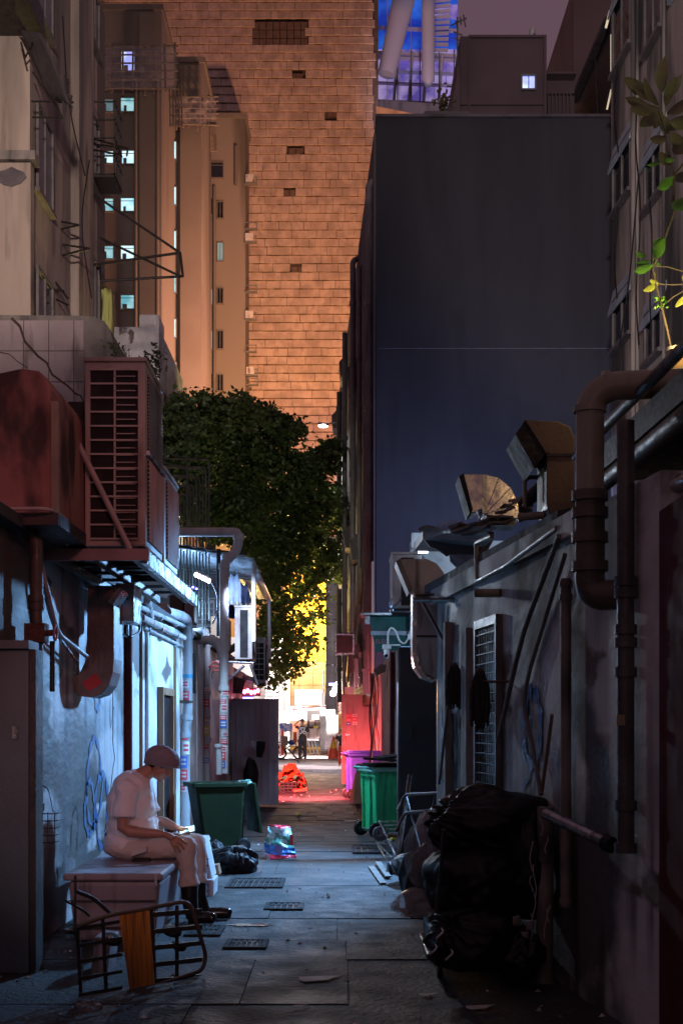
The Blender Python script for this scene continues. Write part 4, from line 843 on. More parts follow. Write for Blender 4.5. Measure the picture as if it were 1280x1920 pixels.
random.seed(4); stickers(pb_, -1.93, dp_, .063, (1.95, 1.8), mats=(whiteP, redP), h=.14); stickers(pb_, -1.96, dp_, .063, (1.3, 1.12, .95, .8, .65), mats=(redP, whiteP, blueS, redP, whiteP), h=.14)
# cluster of small pipes px 365-400
yb2 = [(378, 1210, 1450, 21.0, .045), (388, 1180, 1455, 19.6, .05), (398, 1225, 1450, 22.0, .025), (367, 1200, 1455, 18.6, .03), (404, 1230, 1450, 21.6, .018)]
labs = ['grey pipe with small stickers behind the blue rag', 'jointed water pipe with red valve wheel', 'slim pipe left of the tall white downpipe', 'slim pipe next to the fat grey one', 'thinnest conduit before the tall white downpipe']
for k, (u, v0, v1, d, r_) in enumerate(yb2):
    x = X(u, d); t = pipe(labs[k], [(x - .25, d + .1, Z(v0 + 5, d)), (x, d, Z(v0, d)), (x, d, -.02)], r_, pvcG, .1, [((x, d, Z(v0 + 30 + j * 45, d)), V) for j in range(5)])
    random.seed(k + 20)
    if r_ > .04:
        stickers(t, x, d, r_ + .006, [Z(v, d) for v in range(1300, 1440, 26)], mats=(whiteP, redP, whiteP, yelS, redP, blueS), h=.12)
    if k == 1:
        m_ = MB(); pts = [(x + .14 + .07 * math.cos(a_), d - .1, Z(1250, d) + .07 * math.sin(a_)) for a_ in [q * math.pi / 6 for q in range(13)]]; m_.tube(pts, .012, 6); m_.tube([(x + .07, d - .1, Z(1250, d)), (x + .21, d - .1, Z(1250, d))], .012, 6); m_.tube([(x, d, Z(1250, d)), (x + .14, d - .1, Z(1250, d))], .02, 6)
        m_.build('valve_wheel', M('valve_wheel_red', (.55, .12, .12), None, .5, bump=0), t)
m_ = MB(); random.seed(8); c = P(379, 1392, 20.6)
for k in range(9): m_.ell(c + Vector((random.uniform(-.1, .1), random.uniform(-.06, .06), random.uniform(-.12, .12))), (.06, .05, .07), (k, k, 0), 7, 5)
m_.build('blue_rag', blueT, cat='rag', label='bright blue plastic rag tied round the pipes')
m_ = MB(); m_.tube([P(378, 1398, 20.5), P(378, 1450, 20.5)], [.075, .06], 12); m_.build('pipe_trap', pvcG, cat='pipe', label='stubby jointed trap below the blue rag')
for k, (u, w_) in enumerate(((392, 9), (361, 7))): m_ = MB(); d = 22.8 if k == 0 else 17.8; m_.px(u, u + w_, 1225, 1455 if k == 0 else 1300, d, .05); m_.build('leaning_board', wood if k == 0 else black, cat='board', label=('brown board standing among the thin pipes', 'dark narrow board behind the grey pipe')[k])
# tall white pipe with the swan neck
dk = 18.7
tp = pipe('tall white downpipe with a swan neck bend above the terrace', [P(300, 998, dk), P(447, 998, dk), P(447, 1018, dk), P(442, 1036, dk), P(421, 1052, dk), P(420, 1080, dk), P(420, 1450, dk)], .066, M('white_pvc', (.55, .56, .56), (.46, .47, .47), .35, grime=(.22, .2, .18), gs=2.5, gst=(2, 2, .4), glo=.55, ghi=.8, bump=.05), .2, [(P(420, 1062, dk), V), (P(420, 1215, dk), V), (P(447, 1006, dk), V), (P(420, 1290, dk), V), (P(426, 1048, dk), (1, 0, .8))])
wp = bpy.data.materials['white_pvc']
pipe('horizontal white branch joining the tall downpipe', [P(355, 1200, dk), P(405, 1200, dk), P(414, 1215, dk), P(418, 1235, dk)], .062, wp, .15, [(P(398, 1200, dk), (1, 0, 0))])
random.seed(40); stickers(tp, X(420, dk), dk, .068, [Z(v, dk) for v in range(1305, 1455, 15)], mats=(whiteP, redP, whiteP, redP, blueS), h=.1)
pipe('short grey pipe stub with open top against the white downpipe', [P(411, 1452, 18.5), P(411, 1420, 18.5), P(409, 1398, 18.5)], .045, wp, .05, [(P(409, 1398, 18.5), V)])
# vertical conduits with loops above the terrace
cg = 'bundle of thin conduits above the terrace'
for k in range(11):
    u = 333 + k * 5.9; v = 1000 - 0; d = 19.3 + (k % 3) * .12; top = 862 + (10 - k) * 8.5 + (6 if k % 2 else 0)
    m_ = MB(); m_.tube(fil([P(306, top - 2, d + .9), P(u, top, d), P(u + .5, 1180 - (k % 4) * 8, d)], .1), .013, 6)
    m_.build('conduit', conduitM, cat='conduit', label='%s thin conduit of the bundle bent over above the terrace' % ('first', 'second', 'third', 'fourth', 'fifth', 'sixth', 'seventh', 'eighth', 'ninth', 'tenth', 'rightmost')[k] + (' from the left' if k < 10 else ''), group=cg)
for k, (v, a0, a1) in enumerate(((868, 305, 352), (850, 310, 350))): m_ = MB(); m_.tube([P(a0, v, 19.8), P(a1, v + 8, 19.4), P(a1, 1000, 19.4)], .012, 6); m_.build('conduit', conduitM, cat='conduit', label=('lower', 'upper')[k] + ' crossing conduit at the left end of the bundle', group=cg)
# terrace awning
tr = T('terrace_canopy', 'white corrugated canopy over the upstairs terrace lit by cool lamps', 'canopy', P(480, 1365, 20))
m_ = MB(); gg = []
for i in range(60):
    f_ = i / 59; zc = .012 * math.sin(i * 1.6)
    gg.append([Vector((-4.2 + (1.35 + 1.6) * f_ * 1.0 + e * 0, 19 + e * 5.2, 4.42 - .55 * f_ - .12 * e + zc)) for e in (0, .5, 1)])
m_.sheet(gg); m_.build('roof_sheet', awnW, tr, solid=.008)
m_ = MB(); m_.tube([(-1.27, 19.3, 3.85), (-1.27, 19.3, 2.7)], .035, 8); m_.build('post', wp, tr); m_ = MB(); m_.tube([(-1.3, 24, 3.8), (-1.3, 24, 2.7)], .035, 8); m_.build('post', wp, tr)
for (p, q) in (((-3.6, 19.05, 4.2), (-1.35, 19.05, 3.92)), ((-1.75, 19.0, 4.0), (-1.75, 19.0, 2.76)), ((-3.5, 21, 4.1), (-1.4, 21, 3.8))): m_ = MB(); m_.tube([p, q], .03, 6); m_.build('beam', darkmetal, tr)
m_ = MB(); m_.box(-4.4, -2.06, 24.2, 24.4, 2.78, 4.1); m_.build('back_wall', plasterW, tr); m_ = MB(); m_.box(-4.5, -4.3, 18, 24.2, 2.78, 4.3); m_.build('end_wall', plasterW, tr)
tl_ = T('terrace_lamp', 'bright violet white flood lamp on a goose neck over the terrace', 'lamp', P(380, 1083, 18))
c = P(380, 1083, 18); m_ = MB(); m_.cbox(c + Vector((0, .05, .02)), (.24, .1, .07), (0, R(25), 0)); m_.build('housing', steel, tl_)
for k in range(5): m_ = MB(); m_.ell(c + Vector((-.085 + k * .042, -.012, .035 - k * .02)), (.026, .014, .03), (0, 0, 0), 10, 6); m_.build('led', ledW, tl_)
m_ = MB(); m_.tube(fil([c + Vector((.1, .06, -.03)), P(402, 1100, 18.1), P(410, 1120, 18.1), P(408, 1150, 18.1), P(398, 1170, 18.1)], .12), .014, 8); m_.build('goose_neck', steel, tl_)
t2 = T('terrace_tube_lamp', 'row of small blue white leds low on the terrace at left', 'lamp', P(350, 1105, 19.2)); 
for k in range(6): m_ = MB(); c = P(336 + k * 6.5, 1101 + (k % 2) * 3, 19.2); m_.ell(c, (.02, .012, .016), (0, 0, 0), 8, 5); m_.build('led', ledB, t2)
m_ = MB(); m_.px(333, 372, 1106, 1109, 19.2, .03); m_.build('strip', darkmetal, t2)
# hanging clothes
def cloth(lab, px0, px1, py0, py1, d, mt, trim=None, narrow=.45):
    t = T('hanging_shirt', lab, 'shirt', P((px0 + px1) / 2, py1, d), 'clothes drying on the terrace'); gg = []
    for j in range(12):
        f_ = j / 11; wd = (px1 - px0) / 2 * (narrow + (1 - narrow) * min(1, f_ * 3)); c_ = (px0 + px1) / 2
        gg.append([P(c_ - wd + 2 * wd * i / 11, py0 + (py1 - py0) * f_ - 3 * math.cos(i / 11 * math.pi * 2) * (f_ < .1), d) + Vector((0, .05 * math.sin(i * 1.4 + px0) * f_ + .03 * math.sin(i * 3 + j), 0)) for i in range(12)])
    m_ = MB(); m_.sheet(gg); m_.build('fabric', mt, t, solid=.01)
    if trim: m_ = MB(); m_.sheet([[p + Vector((0, -.012, 0)) for p in gg[10]], [p + Vector((0, -.012, 0)) for p in gg[11]]]); m_.build('hem', trim, t)
    m_ = MB(); c_ = (px0 + px1) / 2; m_.tube([P(c_, py0 - 8, d), P(c_, py0, d), P(c_ - 6, py0 + 4, d)], .006, 5); m_.build('hanger', darkmetal, t)
    return t
cloth('pale blue shirt hanging from the terrace canopy', 427, 452, 1078, 1134, 20.2, blueC, yelC)
cloth('dark navy garment with yellow hem hanging beside the pale shirt', 446, 468, 1096, 1136, 20.8, navy, yelC)
cloth('pale garment hanging behind the white downpipe', 400, 420, 1112, 1165, 22.5, blueC)
cloth('small dark cloth hanging at the end of the clothes line', 428, 446, 1132, 1160, 22, navy, redP)
m_ = MB(); m_.tube([P(400, 1072, 20.5), P(470, 1082, 20.5)], .006, 5); m_.build('clothes_line', darkmetal, cat='line', label='clothes line under the terrace canopy')
ac_unit('narrow cooling unit with dark side slot below the hanging shirts', X(440, 20), X(473, 20), 20, 20.9, Z(1240, 20), Z(1136, 20), 1, near='panel')
ac_unit('cooling unit lit red above the red lamp', X(474, 23), X(497, 23), 23, 23.8, Z(1284, 23), Z(1196, 23), 1, near='grille')
ac_unit('cooling unit in the dark behind the bundle of conduits', X(366, 20.5), X(402, 20.5), 20.6, 21.3, Z(1180, 20.5), Z(1120, 20.5), 1, near='grille', casing=darkmetal)
ac_unit('boxy brown unit under the canopy beside the goose neck lamp', X(383, 22), X(412, 22), 22.2, 23, Z(1180, 22), Z(1122, 22), 1, near='panel')
m_ = MB(); m_.box(X(392, 20), X(420, 20), 20.3, 21.3, 2.765, 3.15); m_.build('crate_box', card, cat='box', label='brown box on the terrace floor beside the downpipe')
sb = T('wall_bracket', 'steel wall bracket holding the narrow cooling unit', 'bracket', P(455, 1245, 20))
for (p, q) in (((405, 1240), (475, 1243)), ((425, 1278), (458, 1248)), ((470, 1246), (483, 1284))): m_ = MB(); m_.tube([P(*p, 19.95), P(*q, 19.95)], .022, 6); m_.build('bar', steel, sb)
for i, (u, v, wd, h) in enumerate(((318, 1150, 26, 35), (345, 1148, 20, 30), (300, 1160, 14, 30))):
    m_ = MB(); d = 17.5; m_.px(u, u + wd, v - h, v + 20, d, .4); m_.build('storage_tub', (darkmetal, ductD, acW)[i], cat='tub', label=('dark tub on the roof below the goose neck lamp', 'grey tub behind the fat pipe elbow', 'pale tub at the left on the terrace roof')[i], bevel=.02)
# red lamp
rl = T('red_lamp', 'glowing red strip lamp above the corrugated gate', 'lamp', P(471, 1297, 25.5)); c = P(471, 1297, 25.5)
m_ = MB(); m_.cbox(c + Vector((0, .08, .0)), (.36, .08, .16)); m_.build('housing', darkmetal, rl)
for k in range(5): m_ = MB(); m_.ell(c + Vector((-.13 + k * .065, 0, .02 * math.sin(k * 2))), (.034, .03, .045), (0, 0, 0), 10, 6); m_.build('bulb', ledR, rl)
m_ = MB(); m_.tube(fil([c + Vector((-.1, 0, .05)), c + Vector((-.05, 0, .16)), c + Vector((.05, 0, .12)), c + Vector((.1, 0, .05))], .05), .008, 5); m_.build('wire_loop', ropeM, rl)
m_ = MB(); m_.px(455, 475, 1307, 1312, 25.4, .04); m_.build('violet_lamp', ledB, cat='lamp', label='small violet blue light bar just under the red lamp')
m_ = MB(); m_.tube([P(455, 1270, 25.2), P(478, 1275, 25.2)], .05, 10); m_.build('lamp_tube', wp, cat='tube', label='pale tube lit red above the red lamp')
for k in range(3): m_ = MB(); m_.tube([P(434 + k * 7, 1300, 25.1), P(438 + k * 8, 1268 + k * 3, 25.1)], [.06, .09], 10); m_.build('duct_hose', ductD, cat='hose', label=('left', 'middle', 'right')[k] + ' dark hose bulging above the gate under the bracket', group='dark hoses above the gate')
# corrugated gate
gt = T('corrugated_gate', 'grey sheet metal gate with vertical ribs standing open on the left', 'gate', P(476, 1512, 24.7)); d = 24.7
xs = [430, 443, 455, 467, 479, 491, 503, 514, 522.5]
for k in range(8):
    m_ = MB(); m_.box(X(xs[k], d) + .004, X(xs[k + 1], d) - .004, d, d + .03, .03, Z(1311, d)); m_.build('panel', gateM, gt)
    m_ = MB(); m_.tube([(X(xs[k], d), d - .008, .03), (X(xs[k], d), d - .008, Z(1312, d))], .009, 6); m_.build('rib', gateM, gt)
for v in (1311, 1376, 1443, 1508): m_ = MB(); m_.box(X(429, d), X(523, d), d - .03, d - .018, Z(v + 1, d), Z(v - 1, d)); m_.build('cross_rail', gateM, gt)
m_ = MB(); m_.box(X(505, d), X(521, d), d - .035, d - .0, Z(1426, d), Z(1398, d)); m_.build('hatch', gateM, gt, bevel=.008)
# ================================================================ right: duct elbows, hoods, canopy
wd = T('wall_duct', 'grey S shaped sheet metal duct on the right wall with open hood', 'duct', P(807, 1200, 11.6)); d = 11.6
m_ = MB(); m_.prism([P(782, 1122, d), P(838, 1122, d), P(838, 1230, d), P(843, 1252, d), P(862, 1272, d), P(815, 1272, d), P(797, 1262, d), P(786, 1244, d), P(782, 1220, d)], (0, .35, 0)); m_.build('duct_body', ductG, wd, bevel=.006)
m_ = MB(); m_.px(773, 781.5, 1108, 1230, d + .02, .3); m_.prism([P(773, 1230, d + .02), P(781, 1230, d + .02), P(786, 1250, d + .02), P(800, 1268, d + .02), P(818, 1276, d + .02), P(812, 1279, d + .02), P(790, 1270, d + .02), P(777, 1252, d + .02)], (0, .3, 0)); m_.build('duct_flange', steel, wd)
m_ = MB(); m_.prism([P(782, 1120, d), P(772, 1106, d), P(762, 1102, d), P(746, 1052, d), P(756, 1048, d), P(800, 1048, d), P(818, 1056, d), P(832, 1074, d), P(838, 1100, d), P(838, 1120, d)], (0, .32, 0)); m_.build('hood', ductG, wd, bevel=.005)
m_ = MB(); m_.prism([P(742, 1053, d - .03), P(750, 1047, d - .03), P(773, 1104, d - .03), P(766, 1111, d - .03)], (0, .38, 0)); m_.build('hood_mouth', ductD, wd)
m_ = MB(); m_.px(781, 840, 1118, 1124, d - .02, .36); m_.build('seam_band', ductD, wd); m_ = MB(); m_.px(780, 840, 1191, 1195, d - .01, .02); m_.build('strap', darkmetal, wd)
br = T('duct_bracket', 'dark angle iron bracket with a long diagonal rod in front of the duct', 'bracket', P(830, 1125, 11.3))
for (p, q, r_) in (((778, 1125, 11.3), (880, 1125, 10.4), .022), ((793, 1131, 11.35), (862, 1258, 10.7), .014), ((778, 1117, 11.3), (838, 1112, 11.2), .012)): m_ = MB(); m_.tube([P(*p), P(*q)], r_, 6); m_.build('bar', darkmetal, br)
m_ = MB(); m_.tube([P(875, 1110, 10.3), P(872, 1260, 10.4)], .022, 8); m_.build('rod', rodM, cat='rod', label='upright tan rod beside the bracket on the right wall')
d = 16
ac_unit('pale cooling unit standing on the green canopy roof', X(735, d), X(790, d), d, d + .8, Z(1144, d), Z(1036, d), 1, near='panel')
m_ = MB(); m_.tube(fil([P(733, 1122, 15.9), P(730, 1135, 15.9), P(737, 1146, 15.9)], .05), .015, 6); m_.tube([P(731, 1146, 15.9), P(752, 1120, 15.9)], .02, 6); m_.build('pipe_clip', steel, cat='pipe', label='short bent coupling pipe under the pale cooling unit')
# green canopy with lettering
gc = T('green_canopy', 'dark green fabric canopy with faint red lettering over the yard', 'canopy', P(735, 1210, 19)); d = 18.6
m_ = MB(); m_.prism([P(690, 1154, d), P(788, 1154, d), P(788, 1182, d), P(697, 1182, d)], (0, .06, 0)); m_.build('valance', greenC, gc)
m_ = MB(); m_.prism([P(698, 1191, d), P(788, 1191, d), P(788, 1215, d), P(706, 1222, d)], (0, .06, 0)); m_.build('skirt', greenC, gc)
m_ = MB(); m_.px(695, 788, 1183, 1191, d - .03, .08); m_.build('stripe', M('grey_stripe', (.3, .34, .4), None, .6, bump=.05), gc)
m_ = MB(); m_.px(676, 790, 1149, 1153, d - .12, .5); m_.build('top_rail', steel, gc)
m_ = MB(); m_.px(684, 693, 1154, 1170, d - .05, .1); m_.build('rail_end', steel, gc)
text('ELEG', .085, 'lettering', M('faded_red_print', (.45, .16, .2), None, .7, bump=0), gc, P(716, 1203, d - .006), (R(90), R(0), 0))
# cctv camera
cc = T('security_camera', 'white security camera under a looped white cable by the green canopy', 'security camera', P(723, 1210, 17.8)); d = 17.8
m_ = MB(); m_.px(717, 733, 1208, 1217, d, .12); m_.build('mount', white, cc, bevel=.01); m_ = MB(); m_.px(732, 750, 1208, 1210.5, d + .03, .04); m_.build('arm', white, cc)
m_ = MB(); m_.tube([P(725, 1217, d + .1), P(724, 1231, d - .12)], .036, 12); m_.build('barrel', white, cc); m_ = MB(); m_.tube([P(724, 1229, d - .122), P(724, 1229.5, d - .14)], .022, 12); m_.build('lens', black, cc)
m_ = MB(); m_.tube(fil([P(727, 1208, d), P(727, 1185, d), P(733, 1176, d), P(741, 1182, d), P(749, 1203, d), P(758, 1208, d), P(766, 1196, d), P(772, 1172, d)], .1), .013, 8); m_.build('cable', white, cc)
m_ = MB(); m_.px(764, 773, 1189, 1199, d - .02, .05); m_.build('junction_box', white, cc)
# black door leaf standing open
bd = T('black_door', 'tall black door leaf standing open at the right of the alley', 'door', P(782, 1600, 15)); d = 15
m_ = MB(); m_.px(749, 818, 1212, 1601, d, .05); m_.build('leaf', M('black_door_paint', (.018, .017, .02), None, .6, bump=.05), bd, bevel=.006)
m_ = MB(); m_.px(769, 771, 1360, 1384, d - .04, .03); m_.build('handle', darkmetal, bd); m_ = MB(); m_.px(746, 749.5, 1214, 1601, d + .01, .05); m_.build('edge_strip', darkmetal, bd)
m_ = MB(); m_.prism([P(819, 1275, 11.7), P(826, 1275, 11.7), P(826, 1600, 11.7), P(819, 1600, 11.7)], (0, .05, 0)); m_.build('wall_edge_post', pvcG, cat='post', label='pale slim post at the end of the streaked wall')
# mops and rods on the right wall
def mop(lab, u, v0, v1, wd, off):
    p = onp(RW, u, v0, -off); q = onp(RW, u, v1, -off); t = T('mop', lab, 'mop', q, 'mops hung on the right wall'); random.seed(u)
    s_ = F / p.y; r_ = wd / s_ / 2; m_ = MB(); 
    for k in range(34):
        a_ = k * 2.4; rr = r_ * math.sqrt((k + .5) / 34); x0, y0_ = rr * math.cos(a_), rr * math.sin(a_) * .6; L2 = (p.z - q.z) * random.uniform(.8, 1.05)
        m_.tube([p + Vector((x0 * .3, y0_ * .3, .02)), p + Vector((x0, y0_, -L2 * .3)), p + Vector((x0 * 1.05 + random.uniform(-.01, .01), y0_ * 1.1, -L2 * .7)), p + Vector((x0 * .95, y0_, -L2))], [.012, .014, .013, .008], 5)
    m_.build('mop_head', mopM, t, kind=None)
    m_ = MB(); m_.ell(p, (r_ * .45, r_ * .4, .04)); m_.build('clamp', darkmetal, t); return t
t = mop('dark string mop hanging left of the barred door', 871, 1252, 1328, 33, .08)
m_ = MB(); m_.tube([onp(RW, 866, 1300, -.1), onp(RW, 851, 1470, -.12)], .011, 8); m_.build('handle', rodM, t)
t = mop('bigger dark mop hanging beside the barred door', 938, 1264, 1362, 38, .14)
m_ = MB(); m_.tube([onp(RW, 955, 1278, -.01), onp(RW, 938, 1278, -.14)], .01, 6); m_.build('peg', rust, t)
def rpts(l, off): return [onp(RW, u, v, -off) for u, v in l]
pipe('long tan pole leaning across the right wall', rpts([(1068, 1005), (1000, 1180), (975, 1280), (952, 1380)], .06), .017, rodM, .4, group='rods on the right wall', name='pole', seg=8)
pipe('bent pole crossing behind the long tan pole', rpts([(1072, 1040), (1040, 1140), (1003, 1260), (992, 1320), (1010, 1400), (1026, 1490)], .04), .014, rodM, .3, group='rods on the right wall', name='pole', seg=8)
pipe('short reddish stick low on the right wall', rpts([(1044, 1340), (1024, 1490)], .03), .011, wood, group='rods on the right wall', name='pole', seg=8)
pipe('thin pale conduit making an L below the right roof edge', rpts([(935, 1005), (905, 1018), (907, 1090), (960, 1062), (1060, 990)], .05), .016, pvcB, .03, group='rods on the right wall', name='conduit', seg=8)
m_ = MB(); m_.tube([onp(RW, 940, 1112, -.01), onp(RW, 935, 1112, -.16)], .03, 12); m_.build('pipe_stub', pvcB, cat='pipe', label='short buff pipe stub sticking out above the barred door')
m_ = MB(); m_.onwall(RW, 9.3, 9.5, 1.62, 1.65, -.001, -.1); m_.build('bracket', rust, cat='bracket', label='small rusty bracket right of the bigger mop')
# barred door
gd_ = T('barred_door', 'narrow dark door with a wire grille in the right wall', 'door', onp(RW, 920, 1480)); d0, d1 = DP(*RW, 942), DP(*RW, 900)
m_ = MB(); m_.onwall(RW, d0 + .03, d1 - .03, .06, 2.17, -.002, -.012); m_.build('leaf', glassD, gd_)
for (e0, e1, z0, z1) in ((d0, d0 + .035, 0, 2.22), (d1 - .035, d1, 0, 2.22), (d0 + .035, d1 - .035, 2.16, 2.22), (d0 + .035, d1 - .035, 1.0, 1.04)): m_ = MB(); m_.onwall(RW, e0, e1, z0, z1, -.003, -.05); m_.build('frame', ductD, gd_)
for k in range(9): m_ = MB(); e = d0 + .05 + (d1 - d0 - .1) * k / 8; m_.onwall(RW, e, e + .006, .06, 2.16, -.03, -.036); m_.build('grille_bar', darkmetal, gd_)
for k in range(16): m_ = MB(); m_.onwall(RW, d0 + .035, d1 - .035, 1.06 + k * .07, 1.066 + k * .07, -.037, -.043); m_.build('grille_bar', darkmetal, gd_)
# fat buff pipe group at right
xb, yb_ = X(1105, 6.7), 6.7; zt_ = Z(726, 6.7)
t = T('buff_pipe', 'fat buff pipe that bends from the roof down beside the right wall', 'pipe', (xb, yb_, 2.0)); r_ = .075
m_ = MB(); m_.tube(fil([(X(1300, 6.7), yb_ - .1, zt_), (xb, yb_, zt_), (xb, yb_, Z(925, yb_))], .15, 8), .072, 18); m_.build('upper_run', pvcB, t)
m_ = MB(); m_.tube([(X(1128, 6.7), yb_, zt_), (X(1140, 6.7), yb_, zt_)], .082, 18); m_.build('collar', pvcB, t)
m_ = MB(); m_.ring((xb, yb_, Z(768, yb_)), V, .083, .03, 18); m_.build('collar', pvcB, t)
lp = M('stained_brown_pipe', (.1, .075, .055), (.055, .045, .038), .55, grime=(.03, .025, .022), gs=2.5, gst=(1.5, 1.5, .6), bump=.3)
m_ = MB(); m_.tube(fil([(xb, yb_, Z(926, yb_)), (xb, yb_, Z(1118, yb_)), (X(1158, yb_), yb_ - .1, Z(1118, yb_))], .12, 7), .075, 18); m_.build('lower_run', lp, t)
for v in (930, 962, 1008, 1062): m_ = MB(); m_.ring((xb, yb_, Z(v, yb_)), V, .092, .05, 18); m_.build('socket', lp, t)
m_ = MB(); m_.tube([(X(1146, yb_), yb_ - .06, Z(1118, yb_)), (X(1166, yb_), yb_ - .12, Z(1118, yb_))], [.05, .05], 14); m_.build('socket', lp, t)
xv, yv = X(1172, 6.3), 6.3
t = pipe('dark jointed downpipe beside the red pillar', [(xv, yv, 2.9), (xv, yv, Z(1595, yv))], .042, pvcD, cols=[((xv, yv, Z(v, yv)), V) for v in (1090, 1112, 1180, 1205, 1260, 1510, 1590)], group='pipes on the right wall', cr=1.3)
m_ = MB(); m_.px(1155, 1171, 1340, 1360, 6.22, .02); m_.build('sticker', M('worn_sticker', (.3, .22, .14), None, .6), t)
xw, yw = X(1060, 7.3), 7.3
t = pipe('slim worn pipe at the bend of the right wall', [(xw, yw, Z(1085, yw)), (xw, yw, Z(1700, yw))], .03, M('worn_pink_pipe', (.2, .165, .15), (.12, .1, .09), .6, grime=(.05, .045, .04), gs=2.5, gst=(1, 1, .8), bump=.2), cols=[((xw, yw, Z(v, yw)), V) for v in (1095, 1120, 1690)], group='pipes on the right wall')
pipe('lower pipe standing on the ground beside the rubbish cart', [(X(1022, 7.6), 7.6, 1.0), (X(1020, 7.6), 7.6, -.02)], .048, bpy.data.materials['worn_pink_pipe'], cols=[((X(1020, 7.6), 7.6, .72), V)], group='pipes on the right wall')
t = T('metal_tube', 'shiny metal tube poking from the wall over the rubbish bags', 'tube', P(1080, 1550, 7)); m_ = MB(); m_.tube([P(1022, 1526, 6.9), P(1136, 1580, 6.5)], .03, 14); m_.build('tube_body', steel, t); m_ = MB(); m_.tube([P(1134, 1579, 6.5), P(1146, 1585, 6.46)], .042, 14); m_.build('rubber_end', black, t)
# hood duct on the roof
hd = T('roof_hood_duct', 'dark brown square hood duct turning toward the sky above the right roof', 'duct', P(1040, 960, 8.6)); d = 8.6
brd = M('brown_duct_paint', (.16, .115, .075), (.1, .075, .055), .5, .3, grime=(.05, .038, .03), gs=2, bump=.15)
m_ = MB(); m_.prism([P(1024, 870, d), P(1024, 945, d), P(1034, 975, d), P(1055, 995, d), P(1082, 1005, d), P(1140, 1008, d), P(1140, 975, d), P(1096, 965, d), P(1080, 945, d), P(1076, 915, d), P(1076, 820, d), P(1068, 800, d), P(1045, 790, d), P(994, 788, d), P(1024, 848, d)], (0, .42, 0)); m_.build('duct_body', brd, hd, bevel=.006)
m_ = MB(); m_.prism([P(1024, 850, d - .01), P(1076, 850, d - .01), P(1076, 855, d - .01), P(1024, 855, d - .01)], (0, .008, 0)); m_.build('seam', darkmetal, hd)
m_ = MB(); m_.prism([P(966, 814, d - .04), P(984, 787, d - .04), P(1024, 848, d - .04), P(1001, 877, d - .04)], (0, .5, 0)); m_.build('hood_mouth', acD, hd)
m_ = MB(); m_.prism([P(984, 787, d - .045), P(1000, 788, d - .045), P(1030, 846, d - .045), P(1024, 850, d - .045)], (0, .51, 0)); m_.build('hood_rim', brd, hd)
m_ = MB(); m_.tube(fil([P(983, 950, 9), P(983, 895, 9), P(1024, 895, 9)], .05), .014, 8); m_.build('conduit', pvcB, cat='conduit', label='small grey conduit loop left of the brown hood duct')
m_ = MB(); m_.tube([P(985, 940, 9.4), P(1030, 900, 9.2)], .05, 12); m_.build('flexible_hose', black, cat='hose', label='thick black hose lying behind the small conduit loop')
pipe('short pale pipe on the right roof edge', [P(972, 970, 8.9), P(1022, 965, 8.8)], .026, pvcB, cols=[(P(975, 970, 8.9), (1, 0, 0))], group='pipes on the right wall')
# shiny elbow vent
ev = T('shiny_elbow_vent', 'shiny faceted metal elbow vent on the far right roof', 'vent', P(935, 965, 11.4)); d = 11.5
shn = M('new_sheet_metal', (.5, .46, .48), (.42, .38, .4), .24, .9, sc_=3, bump=.25, bs=5)
cx, cy_ = 908, 965; seg_ = []
for k in range(4):
    a0, a1 = R(90 - k * 24), R(90 - (k + 1) * 24); ro = 66; ry = 76
    m_ = MB(); m_.prism([P(cx, cy_, d), P(cx + ro * math.cos(a0), cy_ - ry * math.sin(a0), d), P(cx + ro * math.cos(a1), cy_ - ry * math.sin(a1), d)], (0, .36, 0)); m_.build('gore', shn, ev, bevel=.004)
m_ = MB(); m_.prism([P(907, 889, d), P(907, 952, d), P(884, 962, d), P(868, 889, d)], (0, .36, 0)); m_.build('throat', shn, ev, bevel=.004)
m_ = MB(); m_.prism([P(860, 893, d - .02), P(869, 887, d - .02), P(886, 956, d - .02), P(880, 962, d - .02)], (0, .4, 0)); m_.build('mouth', acD, ev)
m_ = MB(); m_.px(911, 966, 960, 985, d + .03, .3); m_.build('base', ductD, ev); m_ = MB(); m_.px(904, 912, 890, 962, d - .008, .37); m_.build('seam', steel, ev)
# tattered canopy
tc = T('tattered_canopy', 'dark tattered roof canopy with scalloped edge on the right', 'canopy', P(855, 1050, 13)); d = 13
m_ = MB(); m_.prism([P(792, 995, d), P(800, 993, d), P(905, 990, 12), P(925, 998, 12), P(925, 1012, 12), P(792, 1012, d)], (0, 1.6, .1)); m_.build('roof_sheet', awnD, tc)
sc1 = [P(795, 1012, d)] + [P(795 + (920 - 795) * k / 12, 1012 + 28 * math.sin(min(1, k / 5) * math.pi / 2) + (4 if k % 3 == 1 else 0), d) for k in range(1, 12)] + [P(925, 1012, d)]
m_ = MB(); m_.prism(sc1, (0, .05, 0)); m_.build('valance', awnD, tc)
m_ = MB(); m_.prism([P(842, 1040, 12.6), P(900, 1040, 12.4), P(900, 1060, 12.4), P(880, 1070, 12.4), P(856, 1064, 12.6), P(844, 1052, 12.6)], (0, .05, 0)); m_.build('valance', darkS, tc)
random.seed(6)
for k in range(22):
    u = random.uniform(800, 1000); m_ = MB(); v = 992 - max(0, (u - 905)) * .62; m_.cbox(P(u, v, 11.6), (random.uniform(.06, .2), .3, .02), (random.uniform(-.3, .3), random.uniform(-.6, .1), random.uniform(-1, 1))); m_.build('scrap', (awnD, ductD, clearM)[k % 3], tc)
m_ = MB(); m_.px(784, 790, 1014, 1036, 15.2, .04); m_.px(790, 802, 1032, 1036, 15.2, .04); yl = m_.build('yard_lamp_frame', lampW, cat='lamp', label='bright white lamp frame edge left of the tattered canopy')
